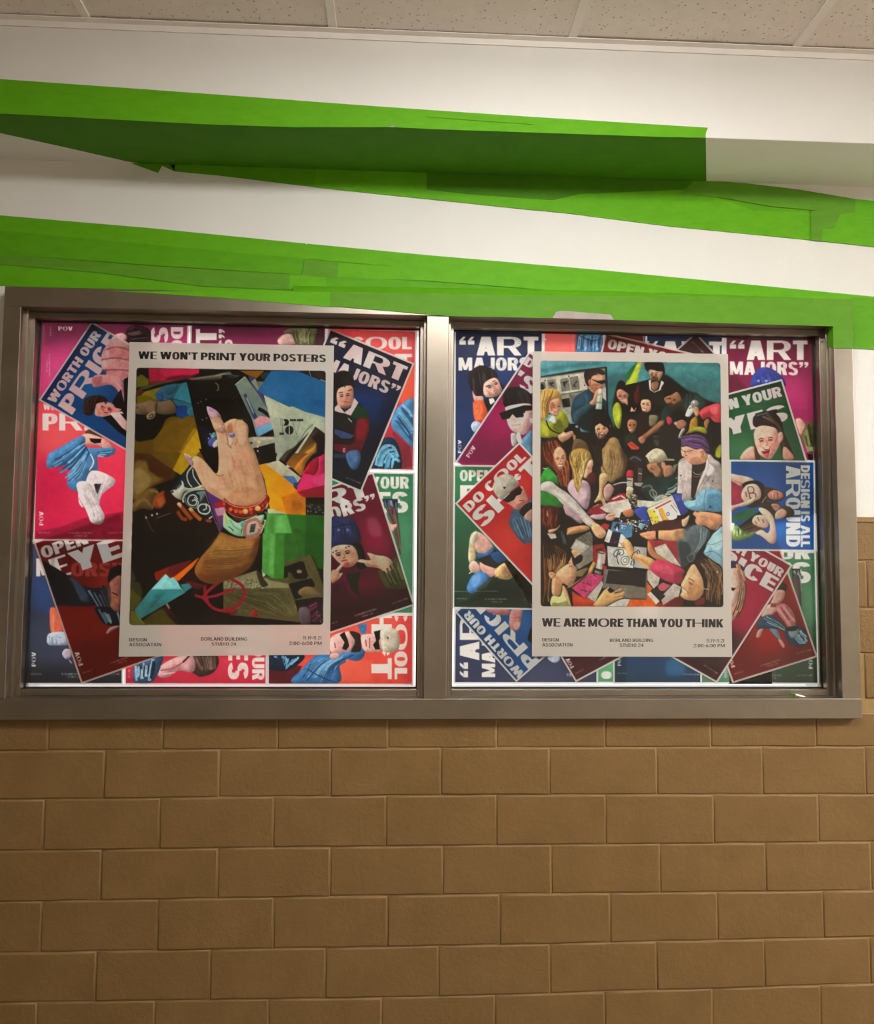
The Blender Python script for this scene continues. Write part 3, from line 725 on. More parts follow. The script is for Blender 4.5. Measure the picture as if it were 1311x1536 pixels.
    if ch == '9': return _arc(w / 2, .68, w / 2, .33, s, t, 0, 360, 14) + [[(w, .65), (w - s, .65), (w * .25, 0), (w * .25 + s, 0)]]
    if ch == ':': return [_r(0, .1, w, .1 + w), _r(0, .6, w, .6 + w)]
    if ch == '.': return [_r(0, 0, w * .8, w * .8)]
    if ch == '-': return [_r(0, .38, w, .38 + t * .9)]
    if ch == "'": return [[(0, 1), (w, 1), (w * .75, .64), (w * .1, .64)]]
    if ch == '*':
        o = []
        for i in range(6):
            a = math.radians(90 + 60 * i); c, d = math.cos(a), math.sin(a); r = .25; h = s * .38
            o.append([(w / 2 - d * h * .6, .72 + c * h * .6), (w / 2 + d * h * .6, .72 - c * h * .6), (w / 2 + c * r + d * h, .72 + d * r - c * h), (w / 2 + c * r - d * h, .72 + d * r + c * h)])
        return o
    if ch in '\u201c\u201d':
        o = []
        for k in (0, 1):
            x = k * w * .55; m = w * .42
            q = [[(x, .58), (x + m, .58), (x + m, .80), (x, .80)], [(x, .80), (x + m * .55, .80), (x + m, 1.0), (x + m * .55, 1.0)]]
            if ch == '\u201d': q = [[(w - a, 1.58 - b) for a, b in p] for p in q]
            o += q
        return o
    return []
def layout(text, s, t, wide={}, gap=.055, space=.23, nat=1.0):
    x = 0; out = []
    for i, ch in enumerate(text):
        if ch == ' ': x += space; continue
        k = wide.get(i)
        w = NW.get(ch, .5) * nat * (1 if not k else k)
        qs = letter(ch, w, (s if s < w * .5 else w * .5) if ch not in 'I1|' else min(s, w), t if not k else t * (.66 if ch in 'RO' else .55))
        out.append([[(a + x, b) for a, b in q] for q in qs]); x += w + gap
    return out, x - gap
def text_px(text, a, b, cap, s=.225, t=.20, wide={}, gap=.055, space=.23, nat=1.0):
    L, tw = layout(text, s, t, wide, gap, space, nat)
    a, b = np.array(a, float), np.array(b, float); d = b - a; ln = np.hypot(*d); d /= ln; up = np.array([d[1], -d[0]])
    return [[a + np.outer(np.array(q)[:, 0] * ln / tw, d) + np.outer(np.array(q)[:, 1] * cap, up) for q in g] for g in L]
LIGHT = dict(s=.16, t=.145, gap=.10, space=.3, nat=1.12)
def print_text(cv, text, a, b, cap, col='f0e0da', part=1, alpha=1.0, **kw):
    c = hexc(col); old = cv.part; cv.part = part
    for g in text_px(text, a, b, cap, **kw):
        if not g: continue
        r = cv.cover_nz([(q - (cv.x0, cv.y0)) * cv.res for q in g], 0)
        if r: cv.paint(r[0], r[1], c, alpha)
    cv.part = old

# ------------------------------------------------------------------ a poster: paper grid that carries the ink colours
HIDE = []      # (world rectangle test) regions covered by the big posters: coarse there
def poster(quad, Y, cv, name, label, group, parts, level, den=1.0, mat=None, hide=True, curl=0.0, flip=0):
    q = np.array(quad, float)
    W3 = np.array([P(x, y, Y) for x, y in q])          # tl tr br bl
    wpx = (np.hypot(*(q[1] - q[0])) + np.hypot(*(q[2] - q[3]))) / 2; hpx = (np.hypot(*(q[3] - q[0])) + np.hypot(*(q[2] - q[1]))) / 2
    B = 8
    nx = max(B, int(round(wpx * den / B)) * B); ny = max(B, int(round(hpx * den / B)) * B)
    u, v = np.meshgrid(np.linspace(0, 1, nx + 1), np.linspace(0, 1, ny + 1))
    w = W3[0] * ((1 - u) * (1 - v))[..., None] + W3[1] * (u * (1 - v))[..., None] + W3[2] * (u * v)[..., None] + W3[3] * ((1 - u) * v)[..., None]
    px = proj(w)
    col, pid = cv.sample(px[..., 0], px[..., 1])
    lin = np.clip(s2l(col) / level, 0.0, .92)
    if curl: w[..., 1] -= curl * (np.clip(np.abs(u - .5) * 2 - .8, 0, 1) * 5) ** 2 * .2
    # cell classes
    cid = np.zeros((ny, nx), int)
    cen = (px[:-1, :-1] + px[1:, 1:]) / 2
    _, cid = cv.sample(cen[..., 0], cen[..., 1]); cid = cid.astype(int)
    hid = np.zeros((ny + 1, nx + 1), bool)
    if hide:
        for hq in HIDE:
            (hx0, hy0), (hx1, hy1) = hq
            hid |= (px[..., 0] > hx0) & (px[..., 0] < hx1) & (px[..., 1] > hy0) & (px[..., 1] < hy1)
    done = np.zeros((ny, nx), bool)
    idx = lambda i, j: i * (nx + 1) + j
    quads, qid = [], []
    for bi in range(0, ny, B):
        for bj in range(0, nx, B):
            sub = lin[bi:bi + B + 1, bj:bj + B + 1]
            if hid[bi:bi + B + 1, bj:bj + B + 1].all() or (np.ptp(sub.reshape(-1, 3), 0).max() < .004 and np.ptp(cid[bi:bi + B, bj:bj + B]) == 0):
                done[bi:bi + B, bj:bj + B] = True
                quads.append((idx(bi, bj), idx(bi, bj + B), idx(bi + B, bj + B), idx(bi + B, bj))); qid.append(cid[bi + B // 2, bj + B // 2])
    ii, jj = np.nonzero(~done)
    fine = np.stack([ii * (nx + 1) + jj, ii * (nx + 1) + jj + 1, (ii + 1) * (nx + 1) + jj + 1, (ii + 1) * (nx + 1) + jj], 1)
    allq = np.vstack([np.array(quads, int).reshape(-1, 4), fine]); allid = np.r_[np.array(qid, int), cid[ii, jj]]
    V = w.reshape(-1, 3); L = lin.reshape(-1, 3)
    root = empty(name, tuple(W3[3])); tag(root, label, 'poster', group)
    for k, pname in enumerate(parts):
        f = allq[allid == k]
        if len(f) == 0: continue
        uniq, inv = np.unique(f.ravel(), return_inverse=True)
        me = bpy.data.meshes.new(pname); nf = len(f)
        me.vertices.add(len(uniq)); me.vertices.foreach_set('co', V[uniq].astype(np.float32).ravel())
        me.loops.add(nf * 4); me.loops.foreach_set('vertex_index', inv.astype(np.int32).ravel())
        me.polygons.add(nf); me.polygons.foreach_set('loop_start', (np.arange(nf) * 4).astype(np.int32))
        me.update(calc_edges=True)
        at = me.color_attributes.new('ink', 'FLOAT_COLOR', 'POINT')
        at.data.foreach_set('color', np.c_[L[uniq], np.ones(len(uniq))].astype(np.float32).ravel())
        me.materials.append(mat or M_PAPER)
        o = bpy.data.objects.new(pname, me); C.objects.link(o); rel(o, root)
    return root
def ink_text(root, name, specs, Y, mat=None):
    """black lettering as its own thin ink mesh: specs (text, a, b, cap, kw)"""
    vs, fs = [], []
    for text, a, b, cap, kw in specs:
        for g in text_px(text, a, b, cap, **kw):
            for q in g:
                n = len(vs); vs += [tuple(P(x, y, Y)) for x, y in q]; fs.append(tuple(range(n, n + len(q))))
    o = mesh_obj(name, vs, fs, mat or M_INK); rel(o, root); return o
# ================================================================== the two large posters
YBIG = .0440
cvA = Canvas(176, 508, 506, 990, 1.6, 'cdc8c2')
cvA.part = 1
# photo panel with rounded corners: everything below is clipped to it
def panel_clip(cv, tl, tr, br, bl, r=5):
    cs = [np.array(c, float) for c in (tl, tr, br, bl)]; pts = []
    for i in range(4):
        c, p, n = cs[i], cs[i - 1], cs[(i + 1) % 4]
        a = c + (p - c) / np.hypot(*(p - c)) * r; b = c + (n - c) / np.hypot(*(n - c)) * r
        for t in np.linspace(0, 1, 6): pts.append(a * (1 - t) ** 2 + c * 2 * t * (1 - t) + b * t * t)
    m = np.zeros((cv.h, cv.w)); q = (np.array(pts) - (cv.x0, cv.y0)) * cv.res
    sl, c = cv.cover(q); m[sl] = c; cv.clip = m
panel_clip(cvA, (205, 551.5), (488.5, 556.5), (484.5, 937), (194, 937.5))
cvA.art('''
view 0 0 1
p 0a0706 150,500 520,500 520,960 150,960
# olive wall at the left, seen from HA
view 195 545 8.74
p~.6 6a4c04 60,900 300,860 440,660 860,640 1000,1311 60,1311
p~.8 7a5a06 300,980 520,760 800,690 860,760 620,1200 300,1150
p~.3 c09a10 885,860 940,1120 875,1200 800,1250 640,1311 575,1311 700,1120
p~1 a07e0c 700,1120 885,860 830,850 560,1311 590,1311
p~1 8c3a10 90,620 600,620 300,560 90,560
p~.6 6a6408 85,400 300,290 440,290 360,500 85,530
p b8103c 235,66 905,74 900,130 720,190 520,220 260,245
s~1 d01a50 420,80 880,90 860,140 640,170 450,160
s~.8 6e0c2a 480,200 600,160 800,160 840,200 700,240 480,240
p~.5 6c6a0a 85,180 150,140 250,215 240,290 85,320
p~.7 14100e 90,64 240,64 240,200 150,120 90,180
s~.6 555040 120,330 300,270 500,240 740,205 900,180 1100,150 1311,110 1311,210 900,220 560,250 300,310 150,350
l14~.5 7f8272 760,215 1000,180 1200,160 1311,165
l10~.5 96a0a0 1120,165 1200,140 1311,130
l22~.8 8a3a28 240,262 500,232 640,225 720,215
s~.4 0a0c10 180,350 340,290 520,250 740,205 900,235 1311,200 1311,260 740,250 460,300 380,330 200,400 90,430 90,360
s~.4 5a2c1c 85,360 150,350 190,380 160,420 85,420
p~.3 86780e 195,370 440,298 350,370 316,400 350,480 340,530 200,500 130,520 95,510 110,450
p~.4 706208 95,430 200,410 350,480 350,520 90,530
# person lying at left: hair, skin, teal shirt
s~.5 0b0908 75,640 200,650 340,640 620,640 640,690 540,700 470,740 440,800 400,880 320,980 240,1002 75,1000
s~.5 7a6248 80,530 160,520 260,482 340,510 380,490 520,470 600,560 600,640 480,670 380,660 320,640 240,665 80,660
s~1 8a7256 260,500 330,560 330,640 240,640 200,560
s~.6 4a3626 325,560 360,500 350,620 330,640
s~.3 a08a70 215,690 260,650 330,625 330,690 290,730 235,735
l12~.3 2a2018 250,690 290,665 300,700 250,715
s~.4 4a3c2c 85,575 110,572 105,590 85,590
p~.3 256a80 325,395 440,300 640,270 745,245 800,430 850,690 760,685 740,560 610,560 535,465 440,500 365,490
s~.6 2a4f90 330,400 420,370 440,470 400,500 340,440
p~.4 2f8498 590,290 740,250 830,545 690,510 560,460 620,350
s~.6 215b70 440,300 640,270 560,400 450,400
l7~.3 0d2b40 345,395 460,440 540,460 590,400 680,260
l8~.3 0d2b40 540,460 700,500 830,550
l6~.3 0d2b40 540,470 600,540 650,580 840,640
l7~.3 123a50 380,495 450,490 540,462
p~.4 103c86 620,560 700,555 755,580 765,680 670,730 600,680
s~.4 2d7088 755,600 845,580 850,690 765,680
# black phone board
p 050304 745,245 1311,200 1311,1311 1010,1311 935,1110
p 050304 900,1120 1311,1120 1311,1400 1120,1500 1000,1311
l14~.4 8f7b68 1115,258 1150,280 1160,340 1135,355
l6~.6@.5 3a2a26 1030,360 1130,365
c10,9~.4 9aa0a8 890,522 930,500 1000,472 1003,718 950,740
s~1 14142e 920,830 1010,850 1080,960 1060,1120 960,1000
s~.4 5058a8 1030,1010 1080,980 1140,990 1120,1080 1060,1090 1025,1060
s~.3 c8d8f0 1085,1060 1140,1000 1150,1080 1100,1105
s~.3 58a0b0 1060,940 1110,900 1130,960 1070,985
c9,8~.3 d8e4f0 1030,985 1050,925 1085,960 1095,1090
view 340 545 8.458
p 070505 -60,150 620,150 640,1250 420,1260 -60,1000
p~.3 8c5c10 160,92 480,95 375,195 270,150
l12~.5 4a5460 0,130 60,150 140,160
l10~.5 5a6470 20,160 90,180 160,150
s~.4 2a3c38 430,150 520,110 530,150 470,200
p~.2 3d3f68 265,165 350,170 420,330 560,650 520,660
p~.2 7f9686|5a7478 112,272 240,168 420,420 500,560 560,690 590,830 400,935 310,690
p~.3 8ea08c 310,230 362,194 425,290 395,350
p~.3 6f7c6e 380,230 480,230 410,340
p~.2 2b3464 212,400 245,382 390,685 350,718
p~.2 8e9fa2 243,440 262,425 350,630 335,642
g10 c0cbb6 105,275 230,170
p~.4 d9989c|cf8c98 345,720 430,665 560,690 575,740 370,820
p~.4 74b4d8|5a9cc8 370,820 575,740 588,835 400,930
g9 aab6c0 330,700 385,925
l46 0a0a0c 408,578 470,610 550,675
p 14659c 395,345 560,96 900,96 1258,240 1258,685 1190,672 990,610 830,545 800,556 470,400
p~4@.7 2a74b0 420,350 600,200 760,330 700,480 480,400
p~5@.6 0a4f92 1000,420 1258,460 1258,680 1190,665
s~.5 0c0808 930,96 1258,96 1258,210 1150,180
s~.8 3c1c10 1080,140 1180,110 1250,200 1180,190
g7~.2 c8ccc8 1045,100 1070,160
l10 c8ccc4 1190,205 1258,232
# crumpled sheet
p~.2 adb9a0 468,400 800,556 830,543 990,612 1258,688 1258,900 1200,860 1120,785 1060,860 860,1060 670,1220 630,1250 600,880
p~3@.8 c2cdb4 480,420 640,520 620,700 560,690
p~2@.6 8e9c8a 720,830 960,900 860,1060 680,1200 640,1000
p~3@.5 c6d0be 900,620 1250,700 1250,880 1120,770 1000,800
p~2@.5 98a694 580,690 720,930 640,1230 600,900
p~2@.5 b9c4b6 640,940 760,1020 660,1180
l8~.3 4e5246 1095,770 1010,850 940,960 860,1060 760,1120 680,1210
p~.3 46423a 860,1065 780,1160 725,1250 672,1210 760,1110
# type specimen on the sheet
g3~.1 202020 680,708 712,706
g2.5~.1 202020 682,708 684,790
g3.5~.1 202020 706,706 708,885
g2.5~.1 404038 690,790 712,790
s 141614 722,712 770,712 790,745 772,785 722,790 742,750
p 141614 670,880 728,880 728,905 670,905
p 141614 802,708 880,708 880,732 802,732
p 141614 892,708 972,708 972,732 892,732
g2.5~.1 202020 835,732 884,902
g2.5~.1 202020 930,732 884,902
c54,56 141614 796,848
p e0e6d4 790,790 798,790 798,905 790,905
# photograph at the right of the sheet
p~.2 c2c9b0 1120,770 1258,880 1258,1320 740,1320
p~.2 343027|98601c 1125,800 1250,895 1250,1320 800,1300
p~2 181412 1160,850 1250,900 1250,1180 1130,1100
s~1 8a5c20 1160,1000 1130,1080 980,1220 900,1290 820,1300 900,1180 1060,1040
s~.7 b8882e 930,1250 1010,1120 1100,1060 1130,990 1140,1100 1060,1200 960,1290
s~1 160c16 1080,940 1170,900 1250,960 1250,1180 1150,1180 1140,1020
# light tube
p~.3 a9aa98 270,950 330,930 600,930 618,1005 480,1040 320,1082 290,1030
p~.7 c6c8b4 340,940 600,935 610,965 340,985
c16,14~.3 181812 310,1010
c22,18~.6 e8e8a0 412,998
c12,12~.5 fff0d0 392,1060 395,1112 412,1198
view 190 680 8.458
# HC: tan cloth, dark wedge, brown hand
p 140806 60,600 1180,600 1180,1200 60,1200
p~.5 4a2c08 100,0 700,0 600,340 90,600
s~1.5 7c6428 100,120 300,130 480,300 300,420 90,590
s~1.5 93834a 110,200 260,240 300,380 110,520
p~1 4a2206 250,60 430,120 590,215 540,330 400,300 280,215
p~.4 6b5204 290,0 720,0 600,220 440,110
p~.4 b4940c 690,0 910,0 830,70 800,140 700,285 585,210
p~.4 0b0a0a 290,440 680,285 830,130 850,300 700,520 560,500 400,450
s~.6 6e5626 90,620 290,445 400,480 340,580 330,715 200,700 85,740
l16~.8 a08a50 300,470 400,500 350,580 330,700
l14~1 988850 110,680 180,600 240,590 320,690
s~.5 8c3c12 345,600 400,520 480,470 520,560 490,640 430,700 345,680
s~.8 b05a26 380,600 460,540 480,620 420,680
s~.8 2c0608 480,480 600,520 680,600 640,740 560,720 500,600
# swirl card
p 1a2834 832,135 1098,812 1065,842 562,490 580,465 690,290
s~.2 c5ccb8 565,470 640,455 700,395 690,345 720,370 740,430 840,440 960,400 975,440 840,470 740,480 700,540 690,590 620,560 565,500
l16~.2 c8cfbe 835,165 780,230 765,300 790,380 830,430
l14~.2 c8cfbe 838,200 850,290 910,380 935,410
l24~.2 b4bda6 985,455 860,460 760,500 715,570 720,620
l15~.2 c8cfbe 900,580 860,530 800,540 775,600 800,650 860,660 890,620 860,590 830,605
l13~.2 c8cfbe 860,560 910,620 890,680
l17~.2 c8cfbe 1000,640 1050,680 1050,740 1000,770 930,750 905,700 940,650 1000,650 1010,700 970,720
s~.3 6d8480 880,500 985,480 1000,520 930,620 930,540
l10~.3 90a098 740,560 760,640 820,680 900,700
l9~.3 90a098 620,480 660,420 690,400
c18,18 3a4038 580,488
l16 d8dccc 1045,830 1085,800
# fingers holding the card
l52~.4 a04818 660,640 760,760 820,830
l46~.4 8c3a12 650,740 700,820 760,840
l50~.4 b45a24 800,700 880,790 940,840
l36~.4 9c4818 1010,850 1070,862
s~.3 d8b08c 640,640 665,622 700,650 690,690 660,670
s~.3 d0a078 790,700 820,690 850,720 840,745 810,735
p~.3 562a76 985,430 1215,580 1240,880 1190,1005 1080,700
p~.5@.8 783a6a 1080,660 1230,800 1190,990
l6 b8a8b8 985,470 1100,800 1185,1005
p~.3 b01420 1110,630 1215,605 1240,650 1225,690 1115,675
p~.4 c890a8 1115,700 1250,680 1265,780 1150,795
# wine glass and black dress
l7~.4 a89a98 380,820 480,785 570,755
c14,16~.5 d0c8c8 385,768 322,785 247,815
l7~.5 8a7c78 225,780 250,830 300,940 360,1010
l5~.5@.7 6a5c58 350,870 400,820
l5~.5@.6 6a3038 520,640 540,700 580,730
l4~.3@.7 8a7060 1170,1000 1130,1070 1090,1115
view 340 680 8.458
# HD: orange, white, blue, magenta, green sheets
p 0a0605 340,0 640,0 620,100 410,150
p~.2 c9cdb0|a8ae9a 480,135 660,88 945,310 895,385 840,420 700,300
p~.2 3f76b8 705,288 850,288 905,372 890,412 850,412
p~.4 26406a 850,372 925,372 900,440 850,415
p~.2 7a4c16|b8782a 750,130 850,0 1110,0 985,240 940,290 850,200
s~.5 c07c30 860,200 940,80 1040,0 1080,10 990,110 970,260
s~.6 100a10 985,240 1010,120 1120,0 1250,0 1250,60 1120,90
p~.2 ffa808/f08a10 408,150 490,128 700,290 905,478 1000,500 1003,782 740,775 548,700 480,330
s~2@.5 f09008 470,150 600,220 900,470 700,545 620,350
p~.4 c87808 695,555 905,482 990,500 1003,780 755,772
s~1@.7 a85c0a 840,610 930,600 960,700 860,720
s~.3 cc1a5c 890,478 940,330 990,210 1080,90 1190,35 1248,50 1248,560 1010,565
s~.4 a0082c 985,250 1060,120 1130,60 1165,60 1160,200 1110,280 1040,260
s~1.5 d82a70 930,440 1000,290 1110,290 1110,400 1000,440
s~1@.7 e04888 1110,340 1150,290 1240,260 1248,400 1150,410
l8~.5@.7 e85a94 1175,40 1170,200 1120,290 1110,380
p~.4 8c0824 905,485 1248,400 1248,560 1010,570
p 090708 1010,560 1238,560 1238,785 1002,785
n60,11~.3 5a5a54,8a8a84,38383a 1015,640 1230,775
p~.3 c8c8a0 520,700 560,700 760,765 520,765
# green film
p 2f7c28 500,762 1238,790 1236,1190 440,1190 490,900
p~1 5aac50|62b458 500,762 770,775 880,1190 460,1190 490,900
p~2@.8 78c468 640,800 700,780 760,960 640,1140 600,1000
p~2@.7 3c8c34 540,800 610,780 600,1060 560,1190
p~1 2a7222 770,780 1000,790 1000,1190 890,1190
s~2@.8 2c5a14 850,960 960,1000 1000,1190 890,1190
p~.6 146012 1000,790 1238,790 1236,1190 1000,1190
p 1a0a06 410,1000 460,960 450,1190 400,1190
view 335 800 7.945
p~.3 3c8c30 470,0 860,0 910,290 720,345 700,120
p~1 2c6a1c 830,0 980,0 980,280 910,290
p~.5 0e5a10 975,0 1196,0 1196,430 1135,420 1050,255 975,270
# carved sheet at the bottom
p 5a542e 0,565 400,440 470,510 720,540 720,340 1040,252 1100,380 1196,640 1196,760 900,800 925,1075 0,965
p~.5 8f8c66 0,575 390,445 460,520 560,560 780,600 790,650 230,655 0,660
n300,10~.2@.8 5e5c38,a8a680,3c3a1e,c0be98 20,540 520,655
n260,13~.2@.6 3a3618,6e6a40,4a4a24,7c7a52 40,670 880,960
t60,5~.3@.6 35321a,7a7850,2c2a14 240,680 700,660 880,980 | 20,740 360,940 700,1010
n60,12~.3@.6 3c3a20,6e6840 900,300 1170,560
p 0a0606 0,965 500,1015 925,1062 925,1090 0,1090
p~.3 dcd8c0 455,440 475,430 505,500 470,520
s~.3 3a2c1a 395,455 450,500 510,580 530,620 460,635 420,560
p 170d0c 715,405 925,330 960,345 1010,500 985,540 870,550 800,510 720,540
c32,22 8c8462 905,455
s~.3 4c4428 770,480 800,465 825,500 860,540 990,545 960,580 800,600
p 120a0c 775,605 1050,535 1095,610 1080,640 920,660 890,720 950,760 850,790
s~.5 7a6440 890,690 960,640 1050,640 1180,740 1180,750 960,745 910,730
p 180a10 850,800 1130,760 1196,790 1190,1075 925,1075
s~.6 5a4e56 900,900 1000,880 1040,960 1030,1075 920,1075
t12,12~.3 7a2048,8a3060,3a2028 1010,880 1100,830 1130,800 | 1060,1070 1150,1000 1170,960
n30,9~.3 907088,602848 1060,940 1170,1070
p~.3 5fb552/3f8f2a 470,0 730,0 720,545 580,532 460,462
p~1@.8 3c8a2c 610,0 728,0 718,540 600,528
p~1@.7 78c868 560,0 620,0 600,500 540,480
p~.5 2f6f22 728,0 830,0 905,285 722,340
# painted ring and drips
view 0 0 1
o4.6~.3 9a0e2c 337,868 352,871 364,880 367,892 360,905 348,913 334,916 320,912 311,903 307,892
l4.6~.3 9a0e2c 307,878 308,892 312,904
l4~.3 a00f30 293,893 305,896 322,894 336,889 351,884
s~.4 8c1020 334,914 346,912 356,916 350,921 338,921
s~.3 a01818 377,918 384,916 386,924 379,925
# black/olive/maroon bottom left
view 185 800 8.194
p 0a0505 70,0 880,0 900,300 400,560 200,900 90,900
p~.6 3a3a14 90,590 200,600 240,720 150,940 85,900
s~1 565414 85,680 180,760 230,800 150,920 85,960
p~.5 6a6820 85,960 140,950 210,1050 270,1128 80,1128
s~1 4c4a10 260,1060 480,920 560,1020 660,1128 280,1128
l20~.5 7c7c3a 160,980 210,1060 260,1120
s~.6 2a0a10 480,910 560,930 720,1050 680,1128 600,1060
l26~.6@.8 4a1020 510,920 620,1000 700,1080
s~.3 9a8c80 525,880 545,862 575,920 560,930
p 100808 600,930 1311,980 1311,1128 690,1128
l18~.8@.6 3c2810 1000,1020 1100,1080 1160,1120
s~.6@.6 5a544a 95,400 130,500 160,560 95,600
p~.3 7c1808 375,485 560,410 850,325 600,560 400,580
p~.3 e2640c 590,560 820,380 935,290 860,410 680,585 620,560
s~1 5c0c10 560,430 800,340 760,420 600,530
p~.4 2a080c 700,590 880,420 900,560 860,640 800,620
s~.6 5c101e 760,590 860,600 1010,640 900,690 830,650
# cyan cloth
p~.3 76c4c6 518,498 572,552 615,540 665,590 700,660 765,722 205,1052 140,940 345,685
p~.5 2f8286 345,688 720,688 765,722 460,900 205,1052 140,940
p~.5 2d7a78 700,630 800,612 852,660 760,722 715,660
p~1.5@.7 1c5c60 380,760 520,720 360,900 300,930
p~1@.6 8ed4d4 520,505 570,560 450,680 370,680
l8~.4@.7 a0e0e0 610,545 480,690
p~1@.5 3f8f96 150,940 320,790 420,800 220,1030
# forearm
view 0 0 1
s~.4 94602c 331,798 345,803 360,806 389,803 388.5,812 386,829 379,845 368,857 352.6,865.5 335,871 318,876 302,871 293,861 292.5,852 297,842 304,832 318,817 325,807
s~2.5@.9 b98440 328,806 352,810 372,808 380,820 350,836 322,838 312,828
s~3@.8 6e3814 296,862 320,858 350,856 378,842 372,855 352,865 318,875 302,870
s~2.5@.7 8a5220 310,840 335,842 330,858 305,858
s~2@.7 602c10 384,812 388,812 384,834 378,844 376,830
t90,.5~.2@.5 6a3c18,caa060,7c4a1e,58300e 314,824 330,820 348,822 384,818 | 300,858 325,862 350,858 376,848
# hand
s~.3 d2a682 323,643 327,640 336,635 345,629.5 352,628 358,629.5 364,631 371,637 373,645 372.5,655 376.6,668 382,677 387,692 392,708 396,722 399,738 400,746 388,756 368,760 345,757 336,752 322,744 308,734 299,719 292,704 286,697 287,691 292,684 300,686 308,693 316,702 323,710 327,706 328,690 327,672 325,655
s~.3 d2a682 311.5,617 315,612 326,620 335,633 338,642 336,650 323,646 316,630
s~1.2@.9 e2bd9c 330,660 345,656 352,672 350,700 338,716 330,700
s~1.2@.8 e0b898 302,690 316,704 330,722 344,742 330,742 308,722
s~1.8@.8 b98a66 384,690 396,724 399,744 388,752 384,724
s~1.5@.6 c08c64 352,736 380,730 392,748 366,757 346,752
s~1@.75 a8684a 340,640 347,634 349,646 347,656 342,650
l1.6~.6@.8 8c5236 338,645 341,656 343,668 348,672
l1.4~.6@.7 a06a4a 352,668 356,660 356,650
s~1@.7 e6c2a2 356,640 368,640 370,656 362,668 356,658
s~1@.6 c46a5a 347,684 352,690 353,702 350,700
s~1@.5 cc8068 367,682 371,686 372,696 369,694
l1.6~.8@.55 b08460 341,700 346,716 350,732
l1.6~.8@.55 b08460 360,690 364,706 372,722
l1.4~.8@.6 a87c58 378,696 384,712 388,730
l1.4~.6@.5 ecd0b4 352,704 358,722 362,738
l1.2~.6@.5 b48862 334,716 340,728 352,738
l1.3~.6@.6 b48862 366,716 370,730 372,744
l1.5~.5@.8 9c6444 323,711 329,714 336,712
s~.8@.5 b88a68 312,728 324,736 336,746 330,746 316,740
s~.4 efcfae 343,658 347,656 350,662 348,668 344,668
# nails
s~.2 b890b0 310,610 314,610 322,614 328,619 332,627 326,625 318,628 314,625 311,617
s~.4@.8 d4b0c0 314,618 322,618 326,624 318,627
s~.2 b48aa8 276,681 280,682 286,687 290,693 290,697 287,699 281,691
l1.2 f0e0e8 276,681 281,682 286,686
s~.3 7478b8 343,651 350,649 353,652 350,656 345,656
l1~.2 d8e4ff 344,651 350,650
# rings
l1.2~.1 a89080 323,646 329,643.5 336,641
n14,1~.1 e8d0f0,f8f0ff,b890c8,d8b8e0 328,638 338,643
l1~.1 a88838 352.5,641 353,634 357,630 364,630
n9,.8~.1 f0e890,fff8d0,88c0c8 358,627.5 369,635
n8,.7~.1 fff0d0,e8c8a0 386,665 390,690
# bead bracelet
s~.2 8c1c10 336,747 346,755 362,759 380,757 394,750 399,742 404,745.5 404,752 398,762 388,771 370,777 354,776 344,771 337,762
l1~.2 e0a080 337,750 347,757.5 362,761 380,759 393,752 399,744
l1~.2 b08878 342,768 354,775.5 370,777 387,771 397,762
l7~.3 6e120c 338,757 350,766 368,768 386,765 399,753
n30,1.7~.3 a83420,c04430,7a180c,902014 344,762 398,768
c3,3~.2 d06030 346,764 354,767 361,768 376,764
c4.4,4~.2 e4a050 368,767 386.7,762.5
c2.4,2.6~.4 f4c070 368,766 386.5,761.5
c2.6,3~.2 a8382c 394,758 399,754 377,769
s~.2 d8a070 400,757 403,754 402,760 398,764
# pastel watch
s~.2 9fd8ae 336,770 344,776 356,784 366,781 378,776 388,772 399,768 399,776 396,786 391,797 384,803 372,806 356,806 344,800 335,790
s~.3 4a2818 343,773 352,780 362,783 368,779 360,777 350,776
l2.4~.2 e0c840 337,770 339,778 341,786
l2~.2 68b888 345,780 352,790 362,796
l2~.2 c8f0cc 352,786 364,792
l1.2~.2 3c6858 362,800 364,786
s~.2 6cb0a4 360,784 366,781 370,786 366,790 361,789
l5~.2 b8706c 369,784 382,779 388,782 391,790 386,802 370,806 367,796 370,785
p~.3 d8aaa0 373,786 384,782 388,786 386,798 371,802 370,796
p 38443e 376.5,786.5 384,785.5 381.5,798 374,799
l1.1~.1 707c78 378,789 383,788
l3~.3 181810 336,793 344,800 356,805.5 368,806
l2~.2 e8f0f0 344,792 348,796
l1.6~.2 38605c 343,790 350,796
l4~.3 1c1c18 386,772 396,770 398,776 394,786
n12,1.1~.1 d8e0c0,f8f8e8,8aa880 386,772 398,792
l1.6~.2 c8c890 391,800 396,788 398,780
s~.3 b05028 335,748 338,752 338,760 335,758
''')
cvA.grain(1, .12, .95, 1.06)
cvA.clip = None
HIDE_A = ((200, 519), (490, 978))
bigA = dict(quad=[(194.2, 513), (501, 518.5), (494.7, 982), (178, 985)])

